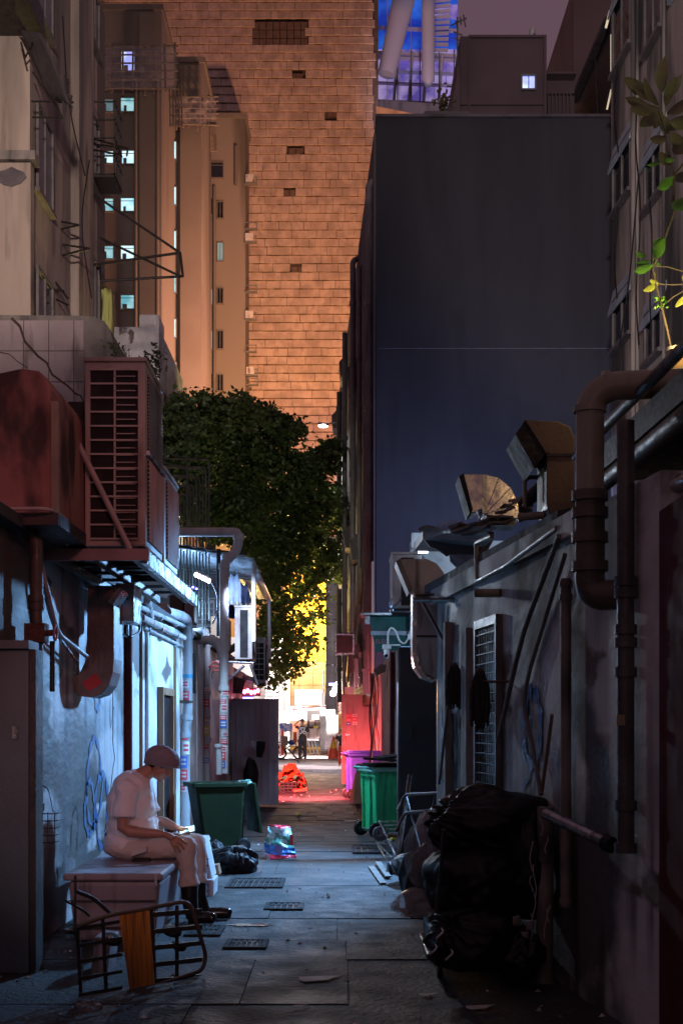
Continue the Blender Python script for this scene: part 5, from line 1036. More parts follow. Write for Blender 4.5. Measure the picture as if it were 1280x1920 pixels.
# tube lamp under the eave
tu = T('tube_lamp', 'unlit tube lamp fitting under the right roof eave', 'lamp', P(1240, 915, 6)); m_ = MB(); m_.tube([P(1196, 948, 6.6), P(1330, 880, 5.6)], .045, 14, flat=.7); m_.build('cover', M('lamp_diffuser', (.4, .39, .37), None, .25, bump=.1), tu); m_ = MB(); m_.tube([P(1194, 940, 6.64), P(1330, 870, 5.64)], .03, 8); m_.build('backplate', steel, tu)
# ================================================================ wheelie bins
def bin_(lab, loc, rz, body, lidm, s_=1, opened=False, barm=None):
    t = T('wheelie_bin', lab, 'bin', loc, 'wheelie bins', local=True, rz=rz); t.scale = (s_, s_, s_)
    m_ = MB(); b0 = [(-.30, -.22), (.20, -.22), (.20, .22), (-.30, .22)]; b1 = [(-.34, -.28), (.34, -.28), (.34, .28), (-.34, .28)]
    vs = [(x, y, .06) for x, y in b0] + [(x * .97, y * .97, .9) for x, y in b1]
    m_.add(vs, [(3, 2, 1, 0), (0, 1, 5, 4), (1, 2, 6, 5), (2, 3, 7, 6), (3, 0, 4, 7)]); m_.build('body', body, t, solid=.008, bevel=.03)
    m_ = MB()
    for (x0, x1, y0, y1) in ((-.36, .37, -.3, -.27), (-.36, .37, .27, .3), (-.36, -.33, -.27, .27), (.34, .37, -.27, .27)): m_.box(x0, x1, y0, y1, .87, .93)
    m_.build('rim', body if opened else (barm or body), t, bevel=.008)
    for y in (-.12, .12): m_ = MB(); m_.box(-.345, -.2, y - .01, y + .01, .12, .8); m_.build('rib', body, t)
    for y in (-.24, .24):
        m_ = MB(); m_.wheel((-.31, y * 1.06, .1), (0, 1, 0), .1, .05); wl = m_.build('wheel', black, t)
        m_ = MB(); m_.tube([(-.31, y * 1.06 - .03, .1), (-.31, y * 1.06 + .03, .1)], .045, 12); m_.build('hub', darkmetal, wl)
    m_ = MB(); m_.tube([(-.31, -.25, .1), (-.31, .25, .1)], .012, 8); m_.build('axle', steel, t)
    m_ = MB(); m_.tube(fil([(-.34, -.24, .9), (-.43, -.24, .93), (-.43, .24, .93), (-.34, .24, .9)], .05), .016, 8); m_.build('handle', barm or body, t)
    if not opened:
        m_ = MB(); m_.box(-.37, .38, -.31, .31, .932, .96); m_.box(-.3, .32, -.25, .25, .96, .985); m_.build('lid', lidm, t, bevel=.012)
    else:
        m_ = MB(); m_.obox((-.43, -.29, .92), (-.05, 0, 0), (0, .58, 0), (-.09, 0, -.66)); m_.build('lid', lidm, t, bevel=.012)
        m_ = MB(); m_.obox((-.4, -.02, .9), (-.06, 0, 0), (0, .04, 0), (-.02, 0, .06)); m_.build('hinge', barm or body, t)
        m_ = MB(); m_.box(-.27, .27, -.2, .2, .6, .62); m_.build('rubbish_surface', bagM, t)
    return t
def gat(px, d): return (X(px, d), d, 0)
bin_('bright green wheelie bin with teal handle beside the black door', gat(730, 17.9), R(22), greenL, black, 1.0, barm=teal)
bin_('dark green wheelie bin standing open beside the seated man', gat(404, 15.6), R(200), greenD, greenD, .88, True, barm=teal)
bin_('violet wheelie bin behind the bright green one', gat(681, 27.6), R(10), purple, purple, 1.0)
t = MB(); t.cbox(P(716, 1424, 17.6), (.5, .3, .03), (0, .06, 0)); t.cbox(P(728, 1419, 17.7), (.3, .2, .03), (.1, -.1, .4)); t.build('cardboard_scrap', black, cat='scrap', label='flattened dark scraps on the lid of the bright green bin')
for i, (u0, u1, q0, q1, tl) in enumerate(((662, 676, 1432, 1507, .08), (668, 682, 1455, 1512, -.05), (655, 665, 1452, 1500, .2))):
    d = 25.2 + i * .3; m_ = MB(); m_.obox(P(u0, q1, d), (X(u1, d) - X(u0, d), 0, 0), (.02, .05, 0), ((q1 - q0) / F * d * tl, .1, (q1 - q0) / F * d)); m_.build('cardboard_sheet', card, cat='cardboard', label=('tall brown cardboard leaning on the violet bin', 'short brown cardboard standing in front of the tall one', 'narrow tilted cardboard beside the wheel of the violet bin')[i], bevel=.004)
# ================================================================ rubbish bags
def bag(lab, c, r, seed, mt=bagM, knot=(0, 0, 1), flat=0, grp='rubbish bags', name='rubbish_bag', seg=64, cre=.16):
    c = Vector(c); k = Vector(knot).normalized(); q = k.to_track_quat('Z', 'Y').to_matrix(); m_ = MB(); m_.ell((0, 0, 0), (1, 1, 1), (0, 0, 0), seg, seg * 5 // 8)
    for i, v in enumerate(m_.v):
        n = v.normalized(); th = math.acos(max(-1, min(1, n.z))); az = math.atan2(n.y, n.x)
        f_ = 1 + .17 * noise.noise(n * 1.6 + Vector((seed, 0, 0))) + .05 * noise.noise(n * 5 + Vector((0, seed, 0)))
        f_ += cre * .6 * (abs(noise.noise(Vector((math.cos(az) * 4.5 + th, math.sin(az) * 4.5, seed + th * .8)))) - .25) * max(0, 1.3 - th * .55)
        if th < .35: f_ *= .55 + .45 * (th / .35) ** 1.5 + (.35 if th < .12 else 0)
        w_ = q @ (n * f_); w_ = Vector((w_.x * r[0], w_.y * r[1], w_.z * r[2])); w_.z = max(w_.z, -r[2] * .82)
        m_.v[i] = c + w_
    t = T(name, lab, 'bag', c - Vector((0, 0, r[2] * .82)), grp); m_.build('film', mt, t); return t
bag('tied black bag on the ground in front of the dark green bin', P(436, 1618, 13.4), (.26, .22, .17), 3, knot=(.2, -.5, .9), cre=.5)
bag('small black bag tucked behind the tied one', P(402, 1606, 13.9), (.13, .15, .16), 5, knot=(-.2, 0, 1), cre=.4)
bag('big crumpled black bag on top of the rubbish heap', P(918, 1545, 7.95), (.36, .36, .23), 11, knot=(-.9, -.2, .35), cre=.4, seg=88)
bag('large sagging black bag in the middle of the rubbish heap', P(905, 1650, 7.85), (.35, .34, .27), 14, knot=(.7, -.3, .6), cre=.35, seg=88)
bag('dark bag drooping at the right of the rubbish heap', P(990, 1625, 7.75), (.13, .2, .36), 17, knot=(.2, 0, 1), cre=.35)
bag('low black bag slumped on the ground at the front of the rubbish heap', P(890, 1765, 7.45), (.27, .24, .18), 19, knot=(-.6, -.4, .6), cre=.4, seg=72)
bag('small black bag at the right foot of the rubbish heap', P(972, 1790, 7.4), (.14, .18, .14), 23, knot=(.3, -.3, .8), cre=.4)
bag('clear plastic bag stuffed at the left side of the rubbish heap', P(812, 1600, 8.3), (.17, .22, .25), 21, mt=clearM, knot=(.2, 0, 1), cre=.8)
bag('black bag behind the clear plastic at the left of the rubbish heap', P(800, 1660, 8.6), (.17, .22, .25), 29, knot=(.2, 0, 1), cre=.4)
bag('crumpled clear plastic sheet trailing to the ground from the rubbish heap', P(785, 1695, 7.9), (.15, .12, .09), 25, mt=clearM, knot=(-.8, -.1, -.6), cre=1.1)
bag('black bag slumped under the hand trolley', P(768, 1625, 12.4), (.16, .3, .13), 27, knot=(.4, -.3, .8), cre=.4)
bag('black bag hanging on the corrugated gate', P(470, 1465, 24.2), (.13, .12, .42), 31, knot=(0, 0, 1), cre=.35)
for i, (u, v, u2, v2) in enumerate(((473, 1389, 478, 1404), (481, 1388, 480, 1408))):
    m_ = MB(); d = 24.2; m_.tube([P(u, v, d), P(u + 1, v + 8, d), P(u2, v2, d)], [.02, .045, .03], 8); m_.tube([P(u + 2, v + 5, d), P(u + 5, v + 9, d)], [.02, .012], 6); m_.build('white_glove', foam, cat='glove', label=('left', 'right')[i] + ' one of two white gloves hung on the corrugated gate', group='gloves on the gate')
m_ = MB(); d = 24.1; m_.tube([P(490, 1390, d), P(489, 1402, d), P(486, 1420, d)], [.09, .085, .05], 10); m_.build('dark_glove', black, cat='glove', label='long black glove hanging beside the white gloves', group='gloves on the gate')
# colourful bag on the ground
cb = T('printed_sack', 'crumpled red, white and blue printed plastic sack on the ground in the alley', 'sack', P(525, 1613, 14.7)); d = 14.7
cols_ = [M('sack_red', (.7, .02, .06), None, .3, bump=.4, bs=25), M('sack_white', (.62, .68, .75), (.3, .5, .5), .3, sc_=9, bump=.5, bs=22), M('sack_green', (.5, .68, .66), (.05, .22, .16), .3, sc_=11, lo=.42, hi=.5, bump=.5, bs=22), M('sack_blue', (.04, .22, .6), (.02, .14, .5), .3, bump=.4, bs=22)]
rows_ = [(500, 1549, 542, 1550), (500, 1552, 543, 1553), (501, 1562, 546, 1566), (499, 1572, 548, 1586), (494, 1584, 552, 1590), (496, 1594, 554, 1599), (497, 1603, 556, 1602), (498, 1612, 555, 1608)]
mi = [0, 1, 2, 2, 3, 3, 0]
NR = 35; NC = 26; gg = []
for k in range(NR + 1):
    t_ = k / NR * 7; a_ = int(min(6, t_)); e = t_ - a_; r0, r1 = rows_[a_], rows_[a_ + 1]; q = [r0[n] * (1 - e) + r1[n] * e for n in range(4)]; row = []
    for i in range(NC):
        f_ = i / (NC - 1); bl = 1 - t_ / 7; v3 = Vector((f_ * 3, t_ * .9, 4.2))
        row.append(P(q[0] + (q[2] - q[0]) * f_, q[1] + (q[3] - q[1]) * f_ + 1.2 * noise.noise(v3 * 1.3), d) + Vector((0, .2 * bl - .05 * math.sin(f_ * math.pi) + .05 * noise.noise(v3) + .025 * abs(noise.noise(v3 * 2.6)), 0)))
    gg.append(row)
m_ = MB(); m_.sheet(gg)
for n in range(len(m_.f)):
    k, i = n // (NC - 1), n % (NC - 1); t_ = (k + 2.2 * noise.noise(Vector((i * .12, 0, 7))) - (i - NC / 2) * .12) / NR * 7
    m_.m[n] = mi[int(max(0, min(6, t_)))]
m_.build('front', cols_, cb, solid=.003)
gg = [[P(500 + 42 * i / 7, 1549, d) + Vector((0, .18, 0)) for i in range(8)], [P(504 + 36 * i / 7, 1556, d) + Vector((0, .32, 0)) for i in range(8)], [P(498 + 54 * i / 7, 1606, d) + Vector((0, .34, 0)) for i in range(8)]]
m_ = MB(); m_.sheet(gg); m_.build('back', cols_[0], cb, solid=.004)
m_ = MB(); m_.tube([P(522, 1592, d) + Vector((0, -.045, 0)), P(522, 1592, d) + Vector((0, -.05, 0))], .05, 18); m_.build('round_print', M('sack_violet', (.2, .2, .55), None, .4, bump=0), cb)
m_ = MB(); m_.cbox(P(503, 1606, d) + Vector((0, -.05, 0)), (.035, .01, .07)); m_.build('white_tag', foam, cb)
m_ = MB(); m_.px(543, 549, 1565, 1585, d - .02, .02); m_.build('side_patch', cols_[0], cb)
# foam boxes
fb = T('foam_box', 'upper white foam box stacked behind the seated man\'s legs', 'box', P(385, 1648, 11.6), 'white foam boxes'); 
m_ = MB(); m_.prism([P(345, 1648, 11.6), P(398, 1648, 11.6), P(385, 1582, 11.6), P(345, 1582, 11.6)], (0, .4, 0)); m_.build('body', foam, fb, bevel=.01); m_ = MB(); m_.prism([P(366, 1581, 11.58), P(386, 1581, 11.58), P(383, 1573, 11.58), P(366, 1573, 11.58)], (0, .42, 0)); m_.build('lid', foam, fb)
f2 = T('foam_box', 'lower white foam box under the upper foam box', 'box', P(385, 1683, 11.5), 'white foam boxes')
m_ = MB(); m_.prism([P(345, 1688, 11.5), P(400, 1682, 11.5), P(401, 1650, 11.5), P(345, 1650, 11.5)], (0, .4, 0)); m_.build('body', foam, f2, bevel=.01)
for (t_, q0) in ((fb, 1610), (f2, 1658)):
    for k in range(6): m_ = MB(); u = 372 + (k % 3) * 8; v = q0 + (k // 3) * 12; m_.px(u, u + 3, v, v + 2, 11.485, .013); m_.build('vent_hole', darkmetal, t_)
m_ = MB(); m_.prism([P(396, 1645, 12.2), P(412, 1640, 12.2), P(408, 1622, 12.2), P(394, 1624, 12.2)], (0, .2, 0)); m_.build('carton', card, cat='carton', label='small brown carton between the foam boxes and the tied black bag')
# ================================================================ seated man
ch = T('storage_box', 'big mauve plastic cooler box that the man sits on', 'box', (-1.52, 9.65, 0))
m_ = MB(); b0 = .02; m_.add([(-1.8, 9.0, 0.01), (-1.26, 9.0, .01), (-1.26, 10.3, .01), (-1.8, 10.3, .01), (-1.84, 8.97, .42), (-1.22, 8.97, .42), (-1.22, 10.34, .42), (-1.84, 10.34, .42)], [(3, 2, 1, 0), (4, 5, 6, 7), (0, 1, 5, 4), (1, 2, 6, 5), (2, 3, 7, 6), (3, 0, 4, 7)]); m_.build('body', purpleT, ch, bevel=.03)
m_ = MB(); m_.box(-1.865, -1.2, 8.94, 10.36, .424, .474); m_.build('lid', purpleT, ch, bevel=.015)
m_ = MB(); m_.box(-1.25, -1.235, 8.93, 8.938, .38, .47); m_.build('latch', steel, ch)
for z in (.1, .28): m_ = MB(); m_.box(-1.83, -1.25, 8.955, 8.985, z, z + .012); m_.build('groove', darkmetal, ch)
def Q(u, v, dy=0): return P(180 + u / 4.267, 1380 + v / 4.267, 10.0) + Vector((0, dy, 0))
man = T('person', 'man in white t-shirt and dark cap sitting on a box looking at a phone', 'person', Q(300, 975) * 1.0)
Hh = Vector((.62, 0, .785)).normalized(); Nn = Vector((.785, 0, -.62)); Ll = Hh.cross(Nn); hc = Q(516, 226)
RM = Matrix((Nn, Ll, Hh)).transposed().to_euler()
def hp(f, l, u): return hc + Nn * f + Ll * l + Hh * u
m_ = MB()
m_.ell(hp(-.012, 0, .03), (.097, .078, .088), RM, 24, 16); m_.ell(hp(.03, 0, -.03), (.063, .06, .082), RM); m_.ell(hp(.028, 0, -.073), (.052, .048, .034), RM)
m_.ell(hp(.066, 0, -.1), (.019, .022, .016), RM); m_.tube([hp(.084, 0, .02), hp(.098, 0, -.005), hp(.108, 0, -.027)], [.007, .009, .012], 8); m_.ell(hp(.096, 0, -.034), (.014, .017, .009), RM)
for s_ in (-1, 1):
    m_.ell(hp(.078, s_ * .03, .028), (.016, .026, .009), RM); m_.ell(hp(.058, s_ * .034, -.022), (.028, .024, .026), RM); m_.ell(hp(-.005, s_ * .077, -.005), (.018, .011, .031), RM); m_.ell(hp(.004, s_ * .083, .006), (.008, .009, .02), RM)
m_.ell(hp(.088, 0, -.06), (.011, .024, .0065), RM); m_.ell(hp(.085, 0, -.072), (.011, .02, .007), RM)
m_.tube([Q(330, 350), Q(390, 300), Q(455, 265)], [.075, .06, .056], 14)
m_.ell(Q(290, 620), (.13, .16, .24)); m_.ell(Q(250, 850), (.12, .15, .1))
# near arm and hand
ny = -.2
m_.tube([Q(285, 430, ny), Q(262, 600, ny - .02), Q(258, 712, ny - .02), Q(300, 742, ny - .015), Q(440, 758, ny - .01), Q(572, 766, ny)], [.055, .052, .047, .045, .04, .027], 14)
m_.tube([Q(565, 765, ny), Q(605, 778, ny - .002), Q(650, 802, ny - .004)], [.026, .034, .033], 12, flat=.75)
for k, (a_, b_2, c_, dy) in enumerate((((660, 788), (712, 812), (752, 850), .02), ((655, 802), (704, 838), (734, 888), .004), ((646, 814), (682, 858), (702, 908), -.008), ((632, 822), (656, 862), (668, 900), -.016))):
    m_.tube([Q(*a_, ny - .004 + dy), Q(*b_2, ny - .012 + dy), Q(*c_, ny - .006 + dy)], [.0115, .0105, .0085], 8)
m_.tube([Q(600, 778, ny + .02), Q(645, 774, ny + .04), Q(690, 782, ny + .05)], [.013, .011, .009], 8)
# far arm and hand holding the phone
m_.tube([Q(350, 430, .2), Q(400, 600, .21), Q(425, 690, .2), Q(530, 700, .12), Q(640, 735, .04)], [.055, .05, .046, .042, .027], 14)
m_.tube([Q(635, 735, .04), Q(680, 752, .02), Q(712, 768, .0)], [.026, .034, .03], 12, flat=.8)
for k in range(4): m_.tube([Q(700 + k * 14, 762 - k * 1, .03), Q(706 + k * 15, 790 - k * 4, -.005), Q(700 + k * 15, 778 - k * 5, -.042)], [.0105, .0098, .008], 8)
m_.tube([Q(690, 742, .0), Q(720, 738, -.02), Q(745, 742, -.03)], [.012, .01, .009], 8)
# lower legs under the cloth, so the body is whole
for (dy, ku) in ((-.1, 742), (.11, 788)):
    m_.tube([Q(250, 870, dy), Q(ku, 868, dy), Q(ku + 10, 1100, dy), Q(ku + 15, 1380, dy)], [.07, .055, .05, .04], 12); m_.tube([Q(ku + 15, 1400, dy), Q(ku + 90, 1440, dy)], [.04, .03], 10)
fuse(m_, 'body', skin, man, .0042, smooth=2)
for s_ in (-1, 1):
    m_ = MB(); m_.ell(hp(.0775, s_ * .031, .008), (.009, .012, .006), RM, 12, 8); m_.build('eye', M('eye_white', (.5, .48, .46), None, .3, bump=0) if s_ < 0 else bpy.data.materials['eye_white'], man)
    m_ = MB(); m_.tube([hp(.089, s_ * .016, .027), hp(.087, s_ * .034, .033), hp(.075, s_ * .05, .026)], [.0035, .0045, .003], 6); m_.build('eyebrow', hairM, man)
m_ = MB(); m_.ell(hp(-.045, 0, .005), (.066, .0815, .062), RM, 24, 14); m_.ell(hp(-.02, 0, .03), (.098, .0835, .05), RM, 24, 14)
for s_ in (-1, 1): m_.ell(hp(.026, s_ * .068, .015), (.012, .01, .028), RM)
fuse(m_, 'hair', hairM, man, .006, .003, 40, 1)
m_ = MB(); CR = (0, R(9), 0); m_.ell(Q(532, 205), (.137, .108, .122), CR, 28, 18)
for i, v in enumerate(m_.v):
    rel = v - Q(532, 205); q_ = Euler(CR).to_matrix().inverted() @ rel
    if q_.z < -.012: q_.z = -.012 + (q_.z + .012) * .3
    if q_.z > 0: q_.x -= q_.z * .12
    m_.v[i] = Q(532, 205) + Euler(CR).to_matrix() @ q_
cap = fuse(m_, 'cap', capM, man, .006, .004, 14, 2, seed=3)
m_ = MB(); gr = [Q(532, 218) + Euler(CR).to_matrix() @ Vector((.132 * math.cos(a_), .103 * math.sin(a_), -.012)) for a_ in [k * math.pi / 16 for k in range(33)]]; m_.tube(gr, .009, 6, False); m_.build('cap_band', capM, cap)
# t-shirt
m_ = MB(); m_.ell(Q(232, 850), (.155, .185, .12)); m_.ell(Q(296, 730), (.196, .195, .155)); m_.ell(Q(285, 560), (.185, .2, .2)); m_.ell(Q(296, 425), (.15, .21, .135)); m_.ell(Q(320, 345), (.085, .11, .07))
m_.ell(Q(275, 430, -.17), (.085, .075, .085)); m_.ell(Q(330, 430, .17), (.085, .075, .085))
m_.tube([Q(280, 430, ny + .01), Q(268, 520, ny - .01), Q(266, 628, ny - .02)], [.082, .078, .078], 16); m_.tube([Q(340, 440, .19), Q(385, 560, .21), Q(405, 625, .2)], [.078, .072, .074], 14)
m_.tube([Q(190, 800, 0), Q(300, 800, 0), Q(400, 780, 0)], [.13, .15, .09], 14)
sh_ = fuse(m_, 'shirt', shirtM, man, .0075, .011, 6, 9, seed=1)
m_ = MB()
cc_ = Q(266, 620, ny - .02); m_.tube([cc_ + Vector((.079 * math.cos(a_), .079 * math.sin(a_), 0)) for a_ in [k * math.pi / 12 for k in range(25)]], .005, 6, False); m_.build('sleeve_hem', shirtM, sh_)
# trousers
m_ = MB(); m_.ell(Q(215, 885), (.14, .18, .085)); 
for (dy, ku, hu) in ((-.105, 735, 758), (.115, 785, 795)):
    m_.tube([Q(235, 888, dy * .9), Q(400, 880, dy), Q(560, 875, dy), Q(ku - 20, 872, dy)], [.085, .087, .083, .078], 16); m_.ell(Q(ku - 6, 872, dy), (.08, .075, .076))
    m_.tube([Q(ku - 4, 880, dy), Q(ku + 6, 980, dy), Q(hu - 4, 1080, dy), Q(hu, 1185, dy)], [.077, .07, .07, .076], 16)
tr_ = fuse(m_, 'trousers', trouM, man, .0085, .008, 7, 6, seed=5)
for (dy, hu, ex) in ((-.105, 758, 0), (.115, 800, 60)):
    m_ = MB(); m_.tube([Q(hu, 1170, dy), Q(hu + 6, 1300, dy), Q(hu + 22 + ex * .3, 1400, dy), Q(hu + 30 + ex * .4, 1440, dy)], [.068, .062, .053, .048], 16); m_.tube([Q(hu + 10 + ex * .4, 1440, dy), Q(hu + 110 + ex, 1432, dy * 1.05), Q(hu + 190 + ex, 1438, dy * 1.1), Q(hu + 215 + ex, 1444, dy * 1.1)], [.046, .046, .042, .028], 14); m_.tube([Q(hu - 4 + ex * .4, 1448, dy), Q(hu + 30 + ex, 1448, dy)], .044, 12)
    fuse(m_, 'boot', bootM, man, .007, 0, smooth=2)
ph = T('phone', 'glowing phone in the seated man\'s hand', 'phone', Q(730, 750, -.01)); PR = (R(38), R(-12), 0)
m_ = MB(); m_.cbox(Q(732, 752, -.01), (.125, .07, .008), PR); m_.build('phone_body', black, ph); nrm = Euler(PR).to_matrix() @ Vector((0, 0, 1))
m_ = MB(); m_.cbox(Q(732, 752, -.01) + nrm * .0052, (.112, .062, .002), PR); m_.build('screen', screen, ph)
lamp('phone_glow', 'POINT', Q(712, 700, -.01), .45, (.6, .8, 1), .03)
m_ = MB(); m_.obox(Q(330, 935, -.26), (.11, 0, .035), (0, .1, 0), (.0, 0, .03)); m_.build('paper_sheet', paper, cat='paper', label='folded paper sheet on the box beside the man\'s thigh')
m_ = MB(); m_.cbox(Q(400, 975, -.2), (.13, .1, .035)); m_.build('dark_pouch', black, cat='pouch', label='small dark pouch on the box corner beside the man', bevel=.012)
cable('curved dark rail of a chair back behind the man', [Q(75, 940, .1), Q(62, 860, .1), Q(66, 790, .1), Q(95, 745, .1)], .012, group='seat rails', name='chair_rail').__setitem__('category', 'rail')
# ================================================================ tipped trolley
def TQ(u, v, o=0): px = 80 + u / 3.765; d = 7.15 + (px - 155) / 225 * .65; return P(px, 1580 + v / 3.765, d) + Vector((0, o, 0))
tro = T('platform_trolley', 'platform trolley tipped on its side with an orange board in it', 'trolley', TQ(700, 1060)); frm = M('trolley_tube', (.16, .11, .09), (.1, .07, .06), .45, .4, bump=.1)
m_ = MB(); m_.tube(fil([TQ(245, 590), TQ(450, 515), TQ(760, 462), TQ(1040, 405), TQ(1095, 600), TQ(1155, 800), TQ(1130, 900), TQ(800, 1010), TQ(285, 1105)], .09), .0125, 10); m_.build('loop_frame', frm, tro)
for k, (v0, v1) in enumerate(((530, 500), (650, 612), (765, 728), (885, 845), (1000, 966))):
    m_ = MB(); o = TQ(770, v0, .015); m_.obox(o, TQ(1125, v1, .015) - o, (0, .015, 0), TQ(770, v0 - 34, .015) - o); m_.build('slat', darkmetal, tro)
    m_ = MB(); o = TQ(250, v0 + 95, .015); m_.obox(o, TQ(560, v0 + 40, .015) - o, (0, .015, 0), TQ(250, v0 + 69, .015) - o); m_.build('slat', darkmetal, tro)
for u, v0, v1 in ((775, 470, 1000), (430, 540, 1070), (250, 600, 1090), (930, 450, 960)): m_ = MB(); o = TQ(u, v1, .03); m_.obox(o, TQ(u + 26, v1 - 5, .03) - o, (0, .015, 0), TQ(u - 25 if u < 800 else u, v0, .03) - o); m_.build('cross_member', darkmetal, tro)
for k in range(5):
    m_ = MB(); u0, u1 = 540 + k * 43, 540 + (k + 1) * 43 - 2; w0, w1 = 618 + k * 35, 618 + (k + 1) * 35 - 1.5
    m_.prism([TQ(w0, 1040 - k * 9, -.012), TQ(w1, 1034 - k * 9, -.012), TQ(u1, 478 - k * 5 + 8, -.012), TQ(u0, 484 - k * 5 + 8, -.012)], (0, .014, 0)); m_.build('orange_board', orangeW, tro)
for k, (u, v, r_) in enumerate(((900, 640, .05), (950, 745, .04), (470, 700, .05))):
    m_ = MB(); c = TQ(u, v, .09); m_.wheel(c, (.3, -.25, 1), r_ * 1.15, .035); m_.build('caster', black, tro); m_ = MB(); m_.tube([c, c + Vector((0, -.05, .02))], .014, 8); m_.build('caster_fork', steel, tro)
for i, (l_, r_) in enumerate((([(200, 250), (200, 640)], .008), ([(120, 650), (215, 655), (240, 930)], .014), ([(200, 360), (330, 410), (450, 520)], .012), ([(130, 430), (260, 500), (300, 540)], .008))):
    m_ = MB(); m_.tube(fil([TQ(*q, .12) for q in l_], .05), r_, 8); m_.build('stray_rod', darkmetal, cat='rod', label=('upright thin rod', 'bent metal leg', 'thick sagging hose', 'thin wire end')[i] + ' beside the tipped trolley', group='odds and ends by the trolley')
m_ = MB(); m_.cbox(P(166, 1850, 7.5) + Vector((0, .5, .05)), (.1, .3, .34), (0, .1, 0)); m_.build('dark_crate', purpleT, cat='crate', label='dark crate in the shade behind the tipped trolley', bevel=.01)
bag('pale crumpled bag on the ground under the trolley end', P(165, 1895, 6.9), (.08, .1, .05), 41, mt=M('dim_grey_film', (.12, .1, .11), None, .4, bump=.4), cre=.6)
# ================================================================ rubbish cart right
ct = T('rubbish_cart', 'low dark cart heaped with rubbish bags against the right wall', 'cart', (X(905, 7.7), 7.7, 0)); x0, x1 = X(800, 7.6), X(1005, 7.6)
m_ = MB(); m_.box(x0, x1, 7.62, 8.4, .12, .16); m_.build('deck', darkmetal, ct, bevel=.01); m_ = MB(); m_.box(x0 + .02, x1 - .02, 7.66, 8.3, .165, .3); m_.build('tub', black, ct, bevel=.02)
for a_ in (x0 + .08, x1 - .08):
    for b_2 in (7.7, 8.3): m_ = MB(); m_.wheel((a_, b_2, .06), (1, 0, 0), .06, .03); m_.build('wheel', black, ct); m_ = MB(); m_.box(a_ - .03, a_ + .03, b_2 - .02, b_2 + .02, .08, .12); m_.build('bracket', darkmetal, ct)
m_ = MB(); m_.tube([(x0 + .03, 7.6, .16), P(825, 1640, 7.55), P(832, 1555, 7.45)], .012, 8); m_.build('upright', darkmetal, ct)
random.seed(13)
for i in range(9):
    u, v = random.uniform(990, 1030), random.uniform(1530, 1740); L2 = random.uniform(20, 70); m_ = MB(); m_.tube([P(u + 3 * math.sin(k * .55 + i), v + L2 * k / 9, 7.35) for k in range(10)], .0035, 5)
    m_.build('string', ropeM, cat='string', label='pale string dangling among others like it at the right side of the rubbish heap', group='strings dangling from the rubbish heap')
for i, (u, v) in enumerate(((960, 1725), (985, 1735), (975, 1755))): 
    m_ = MB(); gg = [[P(u + a_ * 5, v - 8 + b_2 * 6 + 4 * noise.noise(Vector((a_ * .8, b_2 * .8, i))), 7.3 - .02 * noise.noise(Vector((a_, b_2, i + 5)))) for a_ in range(4)] for b_2 in range(4)]; m_.sheet(gg); m_.build('carton_scrap', rodM, cat='scrap', label=('left', 'right', 'lowest')[i] + ' torn brown scrap at the right foot of the rubbish cart', group='torn scraps', solid=.004)
for i, (u, v) in enumerate(((827, 1755), (815, 1785), (845, 1795))): 
    m_ = MB(); m_.tube(fil([P(u, v - 15, 7.2), P(u + 4, v - 8, 7.18), P(u - 2, v - 2, 7.15), P(u - 10, v + 5, 7.2)], .02), [.003 + .004 * ((q * 7) % 5) / 4 for q in range(len(fil([P(u, v - 15, 7.2), P(u + 4, v - 8, 7.18), P(u - 2, v - 2, 7.15), P(u - 10, v + 5, 7.2)], .02)))], 6); m_.build('film_shred', foam, cat='shred', label=('upper', 'middle', 'lower')[i] + ' shred of white film at the left foot of the rubbish cart', group='film shreds')
# hand trolley further back
ht = T('hand_trolley', 'old hand trolley with rusty posts in front of the black door', 'trolley', (X(748, 13.2), 13.2, 0))
m_ = MB(); m_.tube([P(768, 1452, 14), P(762, 1500, 13.9), P(750, 1580, 13.5), P(737, 1640, 13.2)], .022, 8); m_.build('post', rust, ht)
m_ = MB(); m_.tube(fil([P(745, 1520, 13.8), P(758, 1490, 13.9), P(865, 1485, 12.5), P(880, 1520, 12.4)], .2), .016, 8); m_.build('rail', rust, ht)
m_ = MB(); m_.tube(fil([P(742, 1560, 13.6), P(757, 1524, 13.6), P(830, 1518, 12.9), P(860, 1520, 12.6)], .2), .016, 8); m_.build('rail', rust, ht)
m_ = MB(); m_.tube([P(762, 1495, 13.7), P(790, 1600, 13.0)], .012, 8); m_.tube([P(815, 1490, 13.2), P(800, 1560, 13.0)], .006, 6); m_.build('brace', darkmetal, ht)
for (u, v) in ((730, 1632), (768, 1640)): m_ = MB(); m_.wheel(P(u, v, 13.2) + Vector((0, 0, 0)), (1, .1, 0), .09, .04); m_.build('wheel', black, ht)
h2 = T('flat_trolley', 'green lit folding trolley lying at the foot of the bright green bin', 'trolley', (X(712, 16.6), 16.6, 0))
m_ = MB(); c = P(712, 1563, 16.7); m_.wheel(c, (.25, -1, .1), .095, .05, 22); wl = m_.build('wheel', M('grey_rubber', (.09, .1, .11), None, .5, bump=.1), h2); m_ = MB(); m_.tube([c + Vector((.01, -.035, 0)), c + Vector((0, .02, 0))], .045, 14); m_.build('hub', steel, wl)
m_ = MB(); m_.tube([P(711, 1540, 16.4), P(742, 1605, 15.2)], .014, 8); m_.tube([P(706, 1580, 16.3), P(735, 1610, 15.0)], .014, 8); m_.build('side_rail', steel, h2)
for k in range(4): m_ = MB(); m_.obox(P(714 + k * 5, 1541 + k * 7, 16.4 - k * .25), (.24, 0, 0), (0, -.1, 0), (0, 0, .012)); m_.build('slat', steel, h2)
m_ = MB(); m_.tube([P(708, 1585, 15.9), P(728, 1620, 14.6), P(742, 1612, 14.5)], .012, 8); m_.build('foot_bar', wood, h2)
